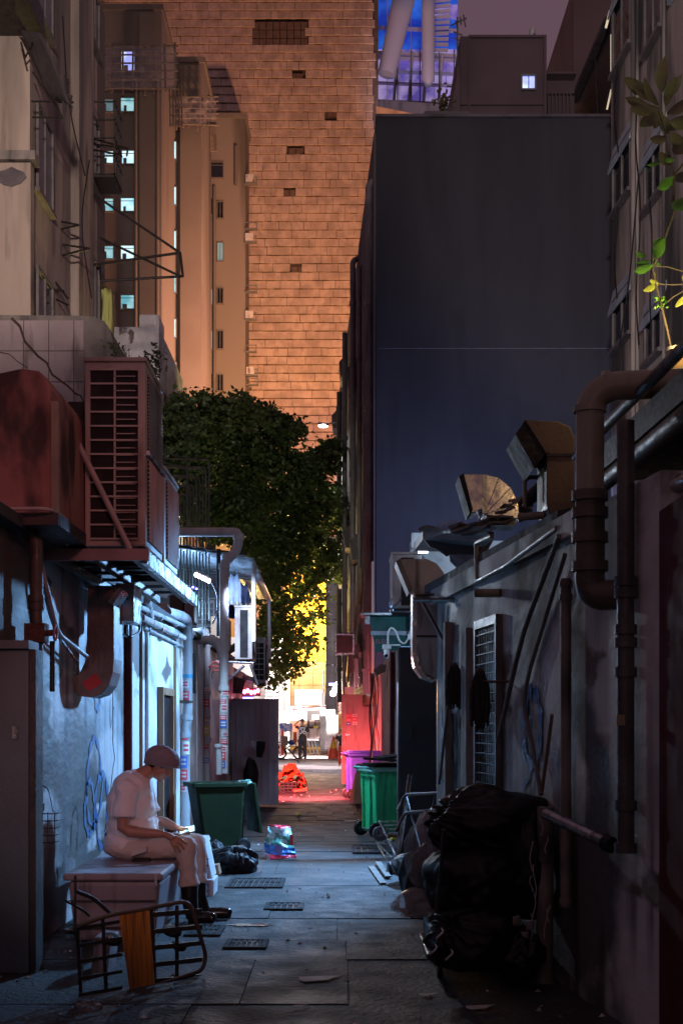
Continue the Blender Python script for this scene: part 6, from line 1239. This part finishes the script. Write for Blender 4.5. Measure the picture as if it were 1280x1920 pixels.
for i, (u0, v0, u1, v1) in enumerate(((690, 1628, 712, 1660), (703, 1622, 722, 1650))): m_ = MB(); o = P(u0, v0, 3625 / (v0 - 1365)); o.z = .012 + .012 * i; e = P(u1, v1, 3625 / (v1 - 1365)); e.z = o.z; m_.obox(o, e - o, (.06, .02, 0), (0, 0, .012)); m_.build('wood_offcut', rodM, cat='board', label=('left', 'right')[i] + ' short board lying on the paving near the hand trolley', group='boards on the paving')
for i, (u, v) in enumerate(((705, 1571), (721, 1575), (736, 1577), (560, 1530))):
    m_ = MB(); d = 3625 / (v - 1365); m_.cbox((X(u, d), d, .025), (.07, .06, .03), (.2, .3, i)); m_.build('yellow_scrap', yelS, cat='scrap', label=('leftmost yellow scrap by the green bin wheel', 'middle yellow scrap by the green bin wheel', 'rightmost yellow scrap by the green bin wheel', 'small pale scrap alone on the red lit floor')[i], group='litter scraps', bevel=.008)
for i, (u, v, sz) in enumerate(((593, 1838, .1), (895, 1892, .06), (800, 1868, .04), (560, 1890, .03), (655, 1540, .08))):
    m_ = MB(); d = 3625 / (v - 1365); c = Vector((X(u, d), d, .012)); m_.sheet([[c + Vector((sz * (a_ - 1) * (1 + .3 * (b_2 - 1)) + sz * .3 * (b_2 == 2), sz * (b_2 - 1) * .7 + sz * .25 * (a_ - 1), .035 * abs(noise.noise(Vector((a_, b_2, i))))  )) for a_ in range(3)] for b_2 in range(3)], sm=False); m_.build('paper_scrap', paper, cat='paper', label=('crumpled paper scrap in the middle of the near paving', 'paper scrap near the foot of the right wall', 'small scrap in the dark left of the right wall', 'tiny scrap at the bottom of the near paving', 'flat scrap on the blue lit paving')[i], group='paper scraps', solid=.003)
# ================================================================ right yard door, cables, sign
pd = T('pink_door', 'reddish metal door standing open across the right side with stickers', 'door', P(673, 1470, 34)); d = 34
m_ = MB(); m_.px(648, 705, 1302, 1468, d, .06); m_.build('leaf', pinkdoor, pd, bevel=.008); m_ = MB(); m_.px(640, 647.5, 1302, 1470, d - .02, .1); m_.build('frame_edge', pinkdoor, pd)
m_ = MB(); m_.px(647, 656, 1376, 1379, d - .08, .06); m_.build('handle', steel, pd)
for k, (u0, u1, v0, v1, mt) in enumerate(((648, 659, 1338, 1346, redP), (649, 658, 1347, 1353, redP), (649, 657, 1354, 1360, blueS), (660, 669, 1339, 1344, whiteP), (660, 669, 1345, 1352, redP), (661, 669, 1353, 1359, whiteP))):
    m_ = MB(); m_.px(u0, u1, v0, v1, d - .012, .01); s_ = m_.build('sticker', mt, pd); m_ = MB(); m_.px(u0 + 1.5, u1 - 1.5, (v0 + v1) / 2 - .8, (v0 + v1) / 2 + .8, d - .016, .003); m_.build('print', whiteP if mt is not whiteP else redP, s_)
m_ = MB(); m_.px(646, 663, 1288, 1301, 33.6, .3); m_.build('meter_box', white, cat='box', label='small white box above the reddish door')
sg = T('hanging_sign', 'blank dark box sign with a pale frame sticking out over the alley', 'sign', P(646, 1226, 33)); d = 33
m_ = MB(); m_.px(631, 661, 1191, 1224, d, .35); m_.build('sign_box', darkmetal, sg)
for (a0, a1, b0, b1) in ((629, 664, 1188, 1191), (629, 664, 1224, 1227), (629, 631, 1191, 1224), (661, 664, 1191, 1224)): m_ = MB(); m_.px(a0, a1, b0, b1, d - .03, .4); m_.build('frame', steel, sg)
m_ = MB(); m_.px(632, 663, 1186, 1188, d, .3); m_.build('top', black, sg)
# clutter on the yard wall: duct stub, pipes, cables
random.seed(17)
m_ = MB(); m_.prism([P(700, 1256, 23), P(712, 1246, 23), P(724, 1246, 23), P(723, 1258, 23), P(712, 1263, 23), P(706, 1268, 23)], (0, .3, 0)); m_.build('vent_stub', rust, cat='vent', label='rusty vent stub jutting from the boarded yard wall')
for i in range(7):
    u = 694 + i * 2.2; d = 26 + i * .5; m_ = MB(); m_.tube([P(u + 2 * math.sin(k * 1.1 + i), 1262 + k * 18, d) for k in range(11)], .016, 5); m_.build('wall_cable', (rust, darkmetal, pvcB)[i % 3], cat='cable', label='one of the tangled cables running down the boarded yard wall', group='tangled cables on the yard wall')
for i, (u, v0, v1, w_, mt, lb_) in enumerate(((664, 1235, 1290, 7, pvcG, 'pale upright panel above the reddish door'), (672, 1222, 1288, 5, pvcG, 'slim pale pipe left of the barred yard window'), (652, 1226, 1262, 8, darkmetal, 'dark box hanging below the blank sign'), (678, 1238, 1262, 12, wood, 'small brown awning above the yard window'), (660, 1262, 1288, 6, darkmetal, 'dark unit low above the reddish door'))):
    m_ = MB(); m_.px(u, u + w_, v0, v1, 33 + i * .3, .25); m_.build('wall_fitting', mt, cat='fitting', label=lb_, group='fittings above the reddish door')
yw = T('yard_window', 'small barred window lit white behind the reddish door', 'window', P(686, 1300, 31)); m_ = MB(); m_.px(680, 693, 1258, 1300, 31, .1); m_.build('pane', M('pale_lit_curtain', (.5, .48, .55), None, .6), yw)
for k in range(4): m_ = MB(); m_.px(680 + k * 4, 681 + k * 4, 1256, 1302, 30.95, .03); m_.build('bar', frameM, yw)
m_ = MB(); m_.px(678, 695, 1254, 1258, 30.9, .1); m_.build('lintel', frameM, yw)
for i, (u, v, w_, h) in enumerate(((664, 1208, 10, 14), (690, 1238, 12, 22))): m_ = MB(); m_.px(u, u + w_, v, v + h, 31.5, .4); m_.build('wall_unit', (darkmetal, rust)[i], cat='unit', label=('small dark unit right of the blank sign', 'rusty bent vent right above the boards')[i])
m_ = MB(); m_.px(744, 748, 1280, 1600, 15.6, .02); m_.build('leaning_plank', planks, cat='plank', label='pink lit plank leaning left of the black door')
# ================================================================ far market
def small_person(lab, px, py0, py1, d, top, bot, arm_up=False, num=None):
    s_ = F / d; h = (py1 - py0) / s_; x = X(px, d); t = T('person', lab, 'person', (x, d, 0)); m_ = MB(); H = h
    m_.ell((x, d, H * .935), (H * .043, H * .055, H * .065)); m_.tube([(x, d, H * .8), (x, d, H * .9)], H * .032, 10); m_.ell((x, d, H * .72), (H * .1, H * .065, H * .12)); m_.ell((x, d, H * .55), (H * .085, H * .06, H * .08))
    for s2, st in ((-1, .16), (1, -.05)): m_.tube([(x + s2 * H * .045, d, H * .52), (x + s2 * H * .06, d + st * .3, H * .28), (x + s2 * H * .065, d + st, H * .04)], [H * .05, H * .036, H * .024], 10); m_.tube([(x + s2 * H * .065, d + st, H * .025), (x + s2 * H * .07, d + st + .12, H * .02)], H * .02, 8)
    if arm_up: m_.tube([(x - H * .1, d, H * .8), (x - H * .2, d, H * .84), (x - H * .05, d, H * .98)], [H * .03, H * .024, H * .018], 8)
    else: m_.tube([(x - H * .1, d, H * .8), (x - H * .14, d, H * .62), (x - H * .13, d + .1, H * .48)], [H * .03, H * .024, H * .016], 8)
    m_.tube([(x + H * .1, d, H * .8), (x + H * .15, d, H * .66), (x + H * .12, d + .15, H * .58)], [H * .03, H * .024, H * .018], 8)
    fuse(m_, 'body', skin, t, .018, smooth=2)
    m_ = MB(); m_.ell((x, d - .004, H * .72), (H * .112, H * .075, H * .125)); m_.tube([(x - H * .1, d, H * .8), (x - H * .16, d, H * (.82 if arm_up else .7))], [H * .04, H * .04], 10); m_.tube([(x + H * .1, d, H * .8), (x + H * .14, d, H * .69)], [H * .04, H * .04], 10); m_.tube([(x, d, H * .6), (x, d, H * .52)], [H * .09, H * .09], 14, flat=.7); fuse(m_, 'shirt', top, t, .018, smooth=2)
    m_ = MB(); m_.ell((x, d, H * .52), (H * .09, H * .065, H * .07))
    for s2, st in ((-1, .16), (1, -.05)): m_.tube([(x + s2 * H * .045, d, H * .52), (x + s2 * H * .06, d + st * .3, H * .28), (x + s2 * H * .065, d + st, H * .05)], [H * .055, H * .043, H * .034], 10)
    fuse(m_, 'trousers', bot, t, .018, smooth=2)
    m_ = MB(); m_.ell((x, d + .004, H * .95), (H * .047, H * .058, H * .055)); m_.build('hair', hairM, t)
    if num: text(num, .36, 'number', whiteP, t, (x, d - H * .075 - .035, H * .7), (R(90), 0, 0), .004); m_ = MB(); [m_.px(px - 5 + k * 1.5, px - 4 + k * 1.5, py0 + 15, py0 + 18, d - H * .075 - .035, .01) for k in range(7)]; m_.build('name_print', whiteP, t)
    return t
small_person('person in black jersey with number 06 walking away, hand on head', 567, 1348, 1427, 58.5, jersey, denim, True, '06')
small_person('person in dark top and red shorts half hidden by the reddish door', 641, 1352, 1425, 50, jersey, orangeJ)
# white service door box
wb = T('white_cabinet', 'tall white metal cabinet with louvres beside the market stall', 'cabinet', P(619, 1412, 72)); d = 72
m_ = MB(); m_.px(600, 634, 1322, 1408, d, .6); m_.build('body', white, wb, bevel=.02); m_ = MB(); m_.px(600, 634, 1408, 1415, d + .02, .55); m_.build('plinth', tileM[3], wb)
for k in range(6): m_ = MB(); m_.px(608, 625, 1387 + k * 3, 1388.6 + k * 3, d - .04, .03); m_.build('louvre', steel, wb)
m_ = MB(); m_.px(623, 630, 1325, 1331, d - .03, .02); m_.build('notice', steel, wb)
st_ = T('market_stall', 'market stall with dark interior, plank counter and torn cloth roof', 'stall', P(588, 1400, 70)); d = 70
m_ = MB(); m_.px(576, 600, 1328, 1366, d + .6, .3); m_.build('interior', darkmetal, st_); m_ = MB(); m_.px(574, 600, 1366, 1384, d, .4); m_.build('counter', planks, st_); m_ = MB(); m_.px(577, 600, 1384, 1400, d + .3, .3); m_.build('dark_crates', black, st_)
for (a0, b0, a1, b1) in ((584, 1340, 598, 1350), (580, 1350, 590, 1362), (592, 1352, 599, 1364)): m_ = MB(); m_.px(a0, a1, b0, b1, d + .5, .1); m_.build('shelf_item', planks, st_)
m_ = MB(); m_.px(588, 596, 1361, 1366, d + .1, .3); m_.build('shelf_item', yelS, st_)
gg = [[P(548 + 80 * i / 10, 1329 - 6 * i / 10 + j * 3 + 2 * noise.noise(Vector((i * .8, j, 0))), 69 - j * .7) for i in range(11)] for j in range(3)]; m_ = MB(); m_.sheet(gg); m_.build('cloth_roof', M('stall_cloth', (.4, .2, .2), (.3, .28, .28), .8), st_, solid=.03)
wbn = T('white_signboard', 'white board with a grey round emblem above the stalls', 'sign', P(562, 1350, 74)); d = 74
m_ = MB(); m_.px(543, 578, 1324, 1351, d, .1); m_.build('board', white, wbn); m_ = MB(); c = P(549.5, 1333, d); m_.tube([c + Vector((0, -.04, 0)), c + Vector((0, -.01, 0))], .16, 20); m_.build('round_emblem', M('grey_emblem', (.35, .35, .42), None, .5, bump=0), wbn)
m_ = MB(); m_.px(541, 577, 1352, 1357, 73.5, .5); m_.build('orange_shelf', card, cat='shelf', label='orange brown shelf below the white board'); m_ = MB(); m_.px(541, 560, 1357, 1372, 73, .4); m_.build('orange_cloth', redF, cat='cloth', label='orange cloth heap below the white board')
m_ = MB(); m_.px(553, 603, 1293, 1322, 76, .1); m_.build('white_banner', white, cat='banner', label='blank white banner brightly lit above the stall roof')
m_ = MB(); m_.px(523, 536, 1334, 1355, 72, .1); m_.build('red_board', pinkdoor, cat='board', label='small red brown board at the left end of the market')
m_ = MB(); m_.tube([P(540, 1410, 66), P(540, 1230, 66)], .09, 8); m_.build('lamp_pole', farground, cat='pole', label='pale bare pole left of the white board')
m_ = MB(); m_.tube([P(606, 1325, 68), P(606, 1256, 68)], .05, 6); m_.tube([P(607, 1322, 68), P(608, 1300, 68)], .1, 6); m_.build('thin_pole', darkmetal, cat='pole', label='thin dark pole with a folded parasol above the white cabinet')
cl_ = T('round_column', 'thick pale round column rising behind the tree on the right', 'column', P(625, 1380, 62)); d = 62
for k in range(7): m_ = MB(); v1 = 1330 - k * 42; m_.tube([P(624, v1, d), P(624, v1 - 40, d)], .34, 20); m_.build('drum', farground, cl_); m_ = MB(); m_.ring(P(624, v1 - 41, d), V, .36, .05, 20); m_.build('joint', steel, cl_)
bb = T('left_market_building', 'grey louvred building behind the lower leaves of the tree', 'building', P(505, 1390, 78)); d = 78
m_ = MB(); m_.px(430, 536, 1195, 1396, d, 6); m_.build('wall', farground, bb)
for k in range(14): m_ = MB(); m_.px(498, 522, 1252 + k * 7, 1255 + k * 7, d - .1, .1); m_.build('louvre', steel, bb)
m_ = MB(); m_.px(524, 530, 1180, 1396, d - .4, .4); m_.build('pilaster', white, bb)
ls = T('market_lamps', 'cluster of bright market lamps on the right under the sign', 'lamp', P(634, 1290, 52)); d = 52
for i, (u, v, r_) in enumerate(((636, 1284, .16), (629, 1292, .12), (624, 1300, .12), (638, 1298, .1))): m_ = MB(); m_.ell(P(u, v, d), (r_, r_, r_), (0, 0, 0), 14, 8); m_.build('globe', lampW if i else ledW, ls)
m_ = MB(); m_.px(617, 632, 1281, 1285, d + .2, .1); m_.build('blue_light', ledB, ls)
for i, (u, v) in enumerate(((566, 1298), (594, 1300), (561, 1326))): m_ = MB(); m_.tube([P(u - 5, v, 66), P(u + 5, v, 66)], .05, 8); m_.build('tube_light', tubeW, cat='lamp', label=('left tube light', 'right tube light', 'lower tube light')[i] + ' over the market stall', group='tube lights over the market')
sl_ = T('street_lantern', 'white street lantern on a bracket arm high above the tree', 'lamp', P(635, 830, 50)); d = 50
m_ = MB(); c = P(606, 796, d); m_.cbox(c, (.42, .2, .1), (0, R(6), 0)); m_.build('head', steel, sl_); m_ = MB(); m_.ell(c + Vector((0, -.02, -.05)), (.19, .1, .07)); m_.build('diffuser', lampW, sl_)
m_ = MB(); m_.tube(fil([c + Vector((.2, 0, .02)), P(622, 792, d), P(636, 793, d), P(636, 830, d)], .15), .022, 6); m_.build('arm', frameM, sl_)
wf = MB(); wf.px(635, 641, 795, 880, 52, .1); wf.build('white_sign_edge', white, cat='sign', label='narrow white sign edge below the street lantern on the dark building')
cn = T('traffic_cone', 'orange traffic cone with a yellow sleeve near the white cabinet', 'cone', P(625, 1421, 63)); d = 63
c = P(625, 1421, d); c.z = 0
m_ = MB(); m_.cbox(c + Vector((0, 0, .03)), (.5, .5, .06)); m_.build('base', redF, cn); m_ = MB(); m_.tube([c + Vector((0, 0, .06)), c + Vector((0, 0, .5))], [.26, .17], 16); m_.build('cone_body', redF, cn); m_ = MB(); m_.tube([c + Vector((0, 0, .501)), c + Vector((0, 0, .85))], [.171, .09], 16); m_.build('sleeve', M('cone_yellow', (.8, .45, .02), None, .5), cn); m_ = MB(); m_.tube([c + Vector((0, 0, .851)), c + Vector((0, 0, 1.05))], [.089, .03], 16); m_.build('tip', redF, cn)
m_ = MB(); m_.tube([P(613, 1418, 64), P(632, 1375, 64)], .03, 6); m_.build('orange_barrier_pole', redF, cat='pole', label='slanted orange pole beside the traffic cone')
# motorcycle
mc = T('motorcycle', 'parked motorcycle among carts at the left end of the market', 'motorcycle', P(545, 1418, 62)); d = 62; x = X(543, d)
for s_ in (-.42, .42): m_ = MB(); pts = [(x + s_ + .26 * math.cos(a_), d, .29 + .26 * math.sin(a_)) for a_ in [k * math.pi / 10 for k in range(21)]]; m_.tube(pts, .045, 7, False); wl = m_.build('wheel', black, mc); m_ = MB(); m_.tube([(x + s_, d - .05, .29), (x + s_, d + .05, .29)], .08, 12); m_.build('hub', steel, wl)
m_ = MB(); m_.tube([(x - .42, d, .29), (x - .1, d, .55), (x + .25, d, .8), (x + .42, d, .29)], .03, 8); m_.tube([(x - .1, d, .5), (x + .1, d, .3), (x + .3, d, .45)], .06, 8); m_.build('frame', steel, mc)
m_ = MB(); m_.ell((x + .1, d, .78), (.2, .12, .12)); m_.build('tank', blueT, mc); m_ = MB(); m_.ell((x - .25, d, .78), (.28, .12, .06)); m_.build('seat', black, mc); m_ = MB(); m_.tube([(x + .3, d - .3, 1.0), (x + .32, d, .9), (x + .3, d + .3, 1.0)], .018, 6); m_.build('handlebar', steel, mc); m_ = MB(); m_.ell((x + .42, d - .05, .85), (.08, .08, .09)); m_.build('headlight', white, mc)
m_ = MB(); m_.px(524, 548, 1356, 1372, 63, .1); m_.build('blue_poster', M('poster_print', (.1, .2, .7), (.6, .65, .8), .5, sc_=5, lo=.45, hi=.55, bump=0), cat='poster', label='blue and white poster panel leaning behind the motorcycle')
for i, (u0, u1, v0, v1) in enumerate(((526, 532, 1368, 1416), (550, 556, 1372, 1392), (524, 527, 1366, 1418))): m_ = MB(); m_.px(u0, u1, v0, v1, 61 - i, .1); m_.build('barrier_post', (redF, redF, steel)[i], cat='post', label=('red post left of the motorcycle', 'short red post right of the motorcycle', 'pale post at the gate edge')[i], group='posts by the motorcycle')
m_ = MB(); m_.tube(fil([P(523, 1424, 56), P(552, 1422, 56), P(563, 1432, 56)], .3), .03, 6); m_.build('hose', black, cat='hose', label='dark hose curving on the market floor')
kc = T('folded_cart', 'small dark folded cart behind the walking person', 'cart', P(586, 1410, 66)); 
for k in range(3): m_ = MB(); m_.tube([P(578 + k * 6, 1388, 66), P(582 + k * 7, 1412, 66)], .03, 6); m_.build('leg', darkmetal, kc)
m_ = MB(); m_.px(576, 598, 1385, 1389, 66, .4); m_.build('tray', steel, kc)
# orange heap on crates
oh = T('orange_tarp_heap', 'heap of crumpled orange sheets on a black crate by the gate', 'tarp', P(548, 1480, 31)); random.seed(21)
for i, (u, v, w_, h) in enumerate(((545, 1440, 34, 22), (555, 1450, 34, 16), (535, 1452, 30, 20), (540, 1464, 40, 14), (562, 1462, 26, 12), (530, 1468, 30, 14), (550, 1472, 44, 10))):
    m_ = MB(); d = 30.6 + i * .12; c = P(u, v, d); gg = []
    for b_2 in range(5):
        gg.append([c + Vector(((a_ - 3) / 6 * w_ / F * d * (1 - .12 * b_2 * (i < 2)), (b_2 - 2) * .12, (2 - abs(b_2 - 2)) * .5 * h / F * d * .55 + .11 * noise.noise(Vector((a_ * .9 + i, b_2 * .9, i))) - abs(a_ - 3) * .035)) for a_ in range(7)])
    m_.sheet(gg, sm=False); m_.build('sheet', redF, oh, solid=.02)
kr = T('black_crate', 'slatted black plastic crate under the orange heap', 'crate', P(542, 1488, 30.4)); d = 30.4
for k in range(4): m_ = MB(); m_.px(524, 556, 1466 + k * 5.5, 1469 + k * 5.5, d, .5); m_.build('rail', black, kr)
for k in range(5): m_ = MB(); m_.px(524 + k * 7.5, 526 + k * 7.5, 1465, 1488, d - .02, .02); m_.build('upright', black, kr)
m_ = MB(); m_.prism([P(549, 1481, 29.8), P(575, 1478, 29.8), P(575, 1482, 29.8), P(551, 1485, 29.8)], (0, .3, 0)); m_.build('orange_tray', redF, cat='tray', label='flat orange tray on the red lit floor by the black crate')
m_ = MB(); m_.px(525, 540, 1380, 1398, 60, .1); m_.build('floor_sign', ventM, cat='sign', label='brown floor sign left of the walking person')
# ================================================================ tree
tr = T('street_tree', 'dense dark leafy tree leaning over the alley and hiding the market', 'tree', (-5.0, 44, 0)); random.seed(33)
cl = [(335, 800, 42, 41), (395, 790, 46, 43), (450, 800, 42, 42), (500, 825, 42, 42), (535, 805, 20, 42), (480, 790, 26, 41), (430, 870, 75, 44), (340, 880, 45, 42), (520, 905, 70, 43), (590, 880, 40, 43), (612, 848, 22, 44), (500, 985, 75, 44), (570, 960, 62, 45), (618, 950, 40, 46), (420, 960, 60, 43), (360, 960, 45, 43), (525, 1050, 60, 44), (605, 1030, 36, 46), (470, 1080, 50, 43), (505, 1140, 44, 43), (535, 1190, 30, 43), (515, 1240, 28, 42), (590, 1110, 24, 46), (560, 1210, 22, 44), (620, 1070, 24, 46), (548, 1120, 22, 44), (575, 1165, 16, 45), (330, 830, 40, 41), (380, 850, 60, 44), (500, 1195, 24, 43), (545, 1165, 20, 45), (575, 1085, 22, 46), (585, 1195, 16, 45), (560, 1245, 16, 44), (600, 1150, 15, 46), (530, 1265, 16, 42), (342, 752, 10, 41), (372, 748, 9, 41), (432, 756, 12, 42), (452, 748, 8, 42), (468, 765, 10, 41), (492, 774, 11, 42), (517, 790, 11, 42), (548, 808, 12, 42), (556, 800, 6, 42), (536, 826, 9, 42), (626, 836, 8, 44), (318, 768, 9, 41), (400, 758, 8, 42), (580, 862, 10, 43), (482, 1110, 12, 43), (506, 1275, 10, 42), (545, 1228, 9, 44), (560, 1100, 10, 45)]
lv = [(0, 0), (.5, .3), (1, 0), (.5, -.3)]
m_ = MB(); V_ = []; F_ = []
for (u, v, r_, d) in cl:
    nsub = int((r_ / 9) ** 2 * (1.4 if v > 1095 else 1.9)) + 4
    sparse = v > 1095
    for k in range(nsub):
        an, rr = random.uniform(0, 6.28), math.sqrt(random.random()) * r_; c = P(u + rr * math.cos(an), v + rr * math.sin(an) * .9, d + random.gauss(0, 1.2)); ax = Vector((random.gauss(0, 1), random.gauss(0, 1), random.uniform(-.6, .8))).normalized()
        for q in range(18 if sparse else 30):
            tt = random.uniform(-.35, .35); p = c + ax * tt + Vector((random.gauss(0, .11), random.gauss(0, .11), random.gauss(0, .09)))
            a = Vector((random.gauss(0, 1), random.gauss(0, 1), random.gauss(-.2, .6))).normalized(); b = a.orthogonal(); b.rotate(Matrix.Rotation(random.uniform(0, 6.28), 3, a)); L2 = random.uniform(.13, .24); n0 = len(V_); nn = a.cross(b) * .02
            V_ += [p, p + a * L2 * .5 + b * L2 * .25 + nn, p + a * L2, p + a * L2 * .5 - b * L2 * .25 + nn]; F_ += [(n0, n0 + 1, n0 + 2), (n0, n0 + 2, n0 + 3)]
m_.add(V_, F_); m_.build('foliage', leafM, tr, kind='stuff')
m_ = MB(); m_.tube([(-5.0, 44, -.05), (-4.9, 44, 3), (-4.5, 44, 5.5), (-4.2, 44, 8.5), (-4.0, 43.5, 10.5)], [.3, .24, .2, .13, .05], 12); m_.build('trunk', barkM, tr)
for l_ in (((-4.9, 44, 3.2), P(520, 1160, 44), P(560, 1125, 44), P(600, 1075, 45), P(622, 1010, 46)), ((-4.6, 44, 5), P(470, 1000, 43), P(530, 920, 43), P(590, 870, 43)), ((-4.4, 44, 6.5), P(420, 880, 42), P(400, 800, 42)), ((-4.3, 44, 7.8), P(450, 850, 42), P(500, 800, 42)), ((-4.6, 44, 4.5), P(380, 1000, 43), P(340, 900, 42)), (P(520, 1160, 44), P(540, 1200, 43), P(515, 1240, 42))):
    m_ = MB(); n = len(l_); m_.tube(fil(l_, 1.0, 4), [.11 * (1 - k / (len(fil(l_, 1.0, 4)))) + .015 for k in range(len(fil(l_, 1.0, 4)))], 8); m_.build('limb', barkM, tr)
# weeds on the left roofs
for i, (u, v, d, n, lb_) in enumerate(((286, 690, 11.2, 120, 'small leafy weed growing above the barred cooling unit'), (218, 655, 16.5, 40, 'tuft of leaves at the rounded end of the cracked parapet'), (380, 1004, 21, 60, 'dry weed hanging on the horizontal white pipe'), (418, 1195, 21.2, 30, 'dry twigs caught at the joint of the white downpipe'))):
    t = T('weed', lb_, 'plant', P(u, v + 20, d), 'weeds on roofs and pipes'); m_ = MB(); sz = .05 if d < 15 else .06
    for k in range(n):
        p = P(u + random.gauss(0, 9 if i < 3 else 5), v + random.gauss(0, 18 if i == 0 else 7), d + random.gauss(0, .08)); a = Vector((random.gauss(0, 1), random.gauss(0, .5), random.gauss(.4, .7))).normalized(); b = a.orthogonal(); m_.add([p, p + a * sz * .5 + b * sz * .22, p + a * sz, p + a * sz * .5 - b * sz * .22], [(0, 1, 2, 3)])
    m_.build('leaves', leafM if i < 2 else leafD, t, kind='stuff'); m_ = MB(); m_.tube([P(u, v + 24, d), P(u, v - 6, d)], .006, 5); m_.build('stem', barkM, t)
# ================================================================ potted plant upper right
pt = T('potted_plant', 'tall potted plant with large glossy leaves at the upper right edge', 'plant', P(1266, 696, 8.6)); D = 8.6
m_ = MB(); m_.tube([P(1272, 694, D), P(1272, 690, D), P(1272, 662, D), P(1272, 655, D)], [.055, .06, .075, .08], 18); m_.build('pot', potM, pt); m_ = MB(); m_.ring(P(1272, 656, D), V, .084, .02, 18); m_.build('pot_rim', whiteP, pt)
for l_, r_ in ((((1258, 660), (1250, 620), (1238, 570), (1230, 540), (1222, 505), (1240, 460), (1262, 400), (1262, 330), (1245, 250), (1232, 205)), .008), (((1290, 532), (1260, 534), (1230, 532)), .004), (((1262, 330), (1285, 300)), .007), (((1240, 575), (1262, 556), (1290, 540)), .004), (((1290, 512), (1250, 500), (1222, 498)), .004)):
    m_ = MB(); m_.tube([P(u, v, D) for u, v in l_], r_, 6); m_.build('stem', barkM, pt)
yelL = M('yellow_leaf', (.32, .36, .05), (.26, .3, .05), .45, trans=.25, bump=0)
def leaf(b, tpt, w_, mt, bend=.02):
    p0, p1 = P(*b, D), P(*tpt, D) + Vector((0, random.uniform(-.06, .05), 0)); ax = p1 - p0; L2 = ax.length; ax.normalize(); sd = ax.cross(Vector((random.uniform(-.35, .35), 1, random.uniform(-.3, .3)))).normalized(); nn = sd.cross(ax); wd_ = w_ / F * D / 2; gg = []
    for k in range(8):
        f_ = k / 7; q = p0 + ax * L2 * f_ + nn * (-.35 * L2 * (f_ - .45) ** 2); ww = wd_ * (math.sin(math.pi * min(1, f_ * .97 + .03)) ** .8); gg.append([q - sd * ww + nn * ww * .3, q, q + sd * ww + nn * ww * .3])
    m_ = MB(); m_.sheet(gg); m_.build('leaf', mt, pt)
random.seed(44)
for b, tp_, w_ in (((1222, 180), (1165, 148), 24), ((1238, 175), (1240, 112), 26), ((1228, 190), (1178, 168), 18), ((1245, 185), (1278, 142), 20), ((1235, 205), (1176, 208), 22), ((1245, 200), (1262, 148), 20), ((1230, 210), (1198, 238), 22), ((1250, 215), (1290, 192), 24), ((1240, 215), (1252, 252), 20), ((1215, 200), (1168, 186), 18), ((1228, 215), (1208, 244), 16), ((1255, 230), (1292, 238), 24), ((1240, 210), (1222, 244), 18), ((1262, 290), (1290, 255), 28), ((1258, 310), (1236, 282), 20), ((1250, 260), (1216, 262), 18), ((1248, 245), (1282, 215), 22), ((1262, 340), (1292, 318), 24), ((1232, 200), (1200, 152), 20), ((1255, 250), (1290, 278), 24)): leaf(b, tp_, w_, leafD)
for b, tp_, w_ in (((1240, 303), (1214, 305), 9), ((1262, 300), (1240, 306), 11), ((1264, 333), (1232, 356), 20), ((1292, 372), (1252, 398), 26), ((1244, 448), (1222, 492), 22), ((1244, 448), (1222, 458), 12), ((1222, 498), (1184, 515), 16), ((1218, 490), (1190, 494), 12), ((1210, 482), (1192, 470), 12), ((1222, 486), (1242, 496), 12), ((1290, 380), (1256, 392), 16)): leaf(b, tp_, w_, leafP)
for b, tp_, w_ in (((1234, 532), (1204, 547), 12), ((1232, 530), (1213, 529), 8), ((1227, 521), (1229, 507), 8), ((1286, 553), (1268, 573), 12), ((1290, 515), (1276, 526), 12)): leaf(b, tp_, w_, yelL)
for k in range(26): u = 1236 + random.gauss(0, 6); v = 570 + random.gauss(0, 7); leaf((u, v), (u + random.uniform(-9, 9), v + random.uniform(-7, 7)), 4, leafP)
ab = MB(); ab.ell(P(1279, 648, 8.75), (.022, .022, .03)); ab.build('amber_bulb', amber, cat='lamp', label='small amber bulb glowing behind the plant pot')

# grit and crumbs over the paving
random.seed(77); m_ = MB()
for k in range(900):
    y = 5.5 + 26 * random.random() ** 1.4; xr = 1.45 - .116 * (y - 5.5) if y < 11 else .8; edge = random.random() < .55
    x = (-2.0 + abs(random.gauss(0, .18))) if edge and random.random() < .5 else ((xr - abs(random.gauss(0, .2))) if edge else random.uniform(-1.9, xr))
    sz = random.choice((.006, .009, .012, .02)) * (.7 + y / 25); c = Vector((x, y, .004)); a_ = random.uniform(0, 6.28)
    u_ = Vector((math.cos(a_), math.sin(a_), 0)) * sz; v_ = Vector((-math.sin(a_), math.cos(a_), 0)) * sz * random.uniform(.4, 1); h = Vector((0, 0, sz * random.uniform(.2, .9)))
    m_.add([c - u_, c - v_, c + u_, c + v_, c + h], [(0, 1, 4), (1, 2, 4), (2, 3, 4), (3, 0, 4)], False, random.choice((0, 0, 1, 2)))
m_.build('litter', [concrete, rodM, paper], kind='stuff', label='fine grit and crumbs scattered over the alley paving', cat='litter')
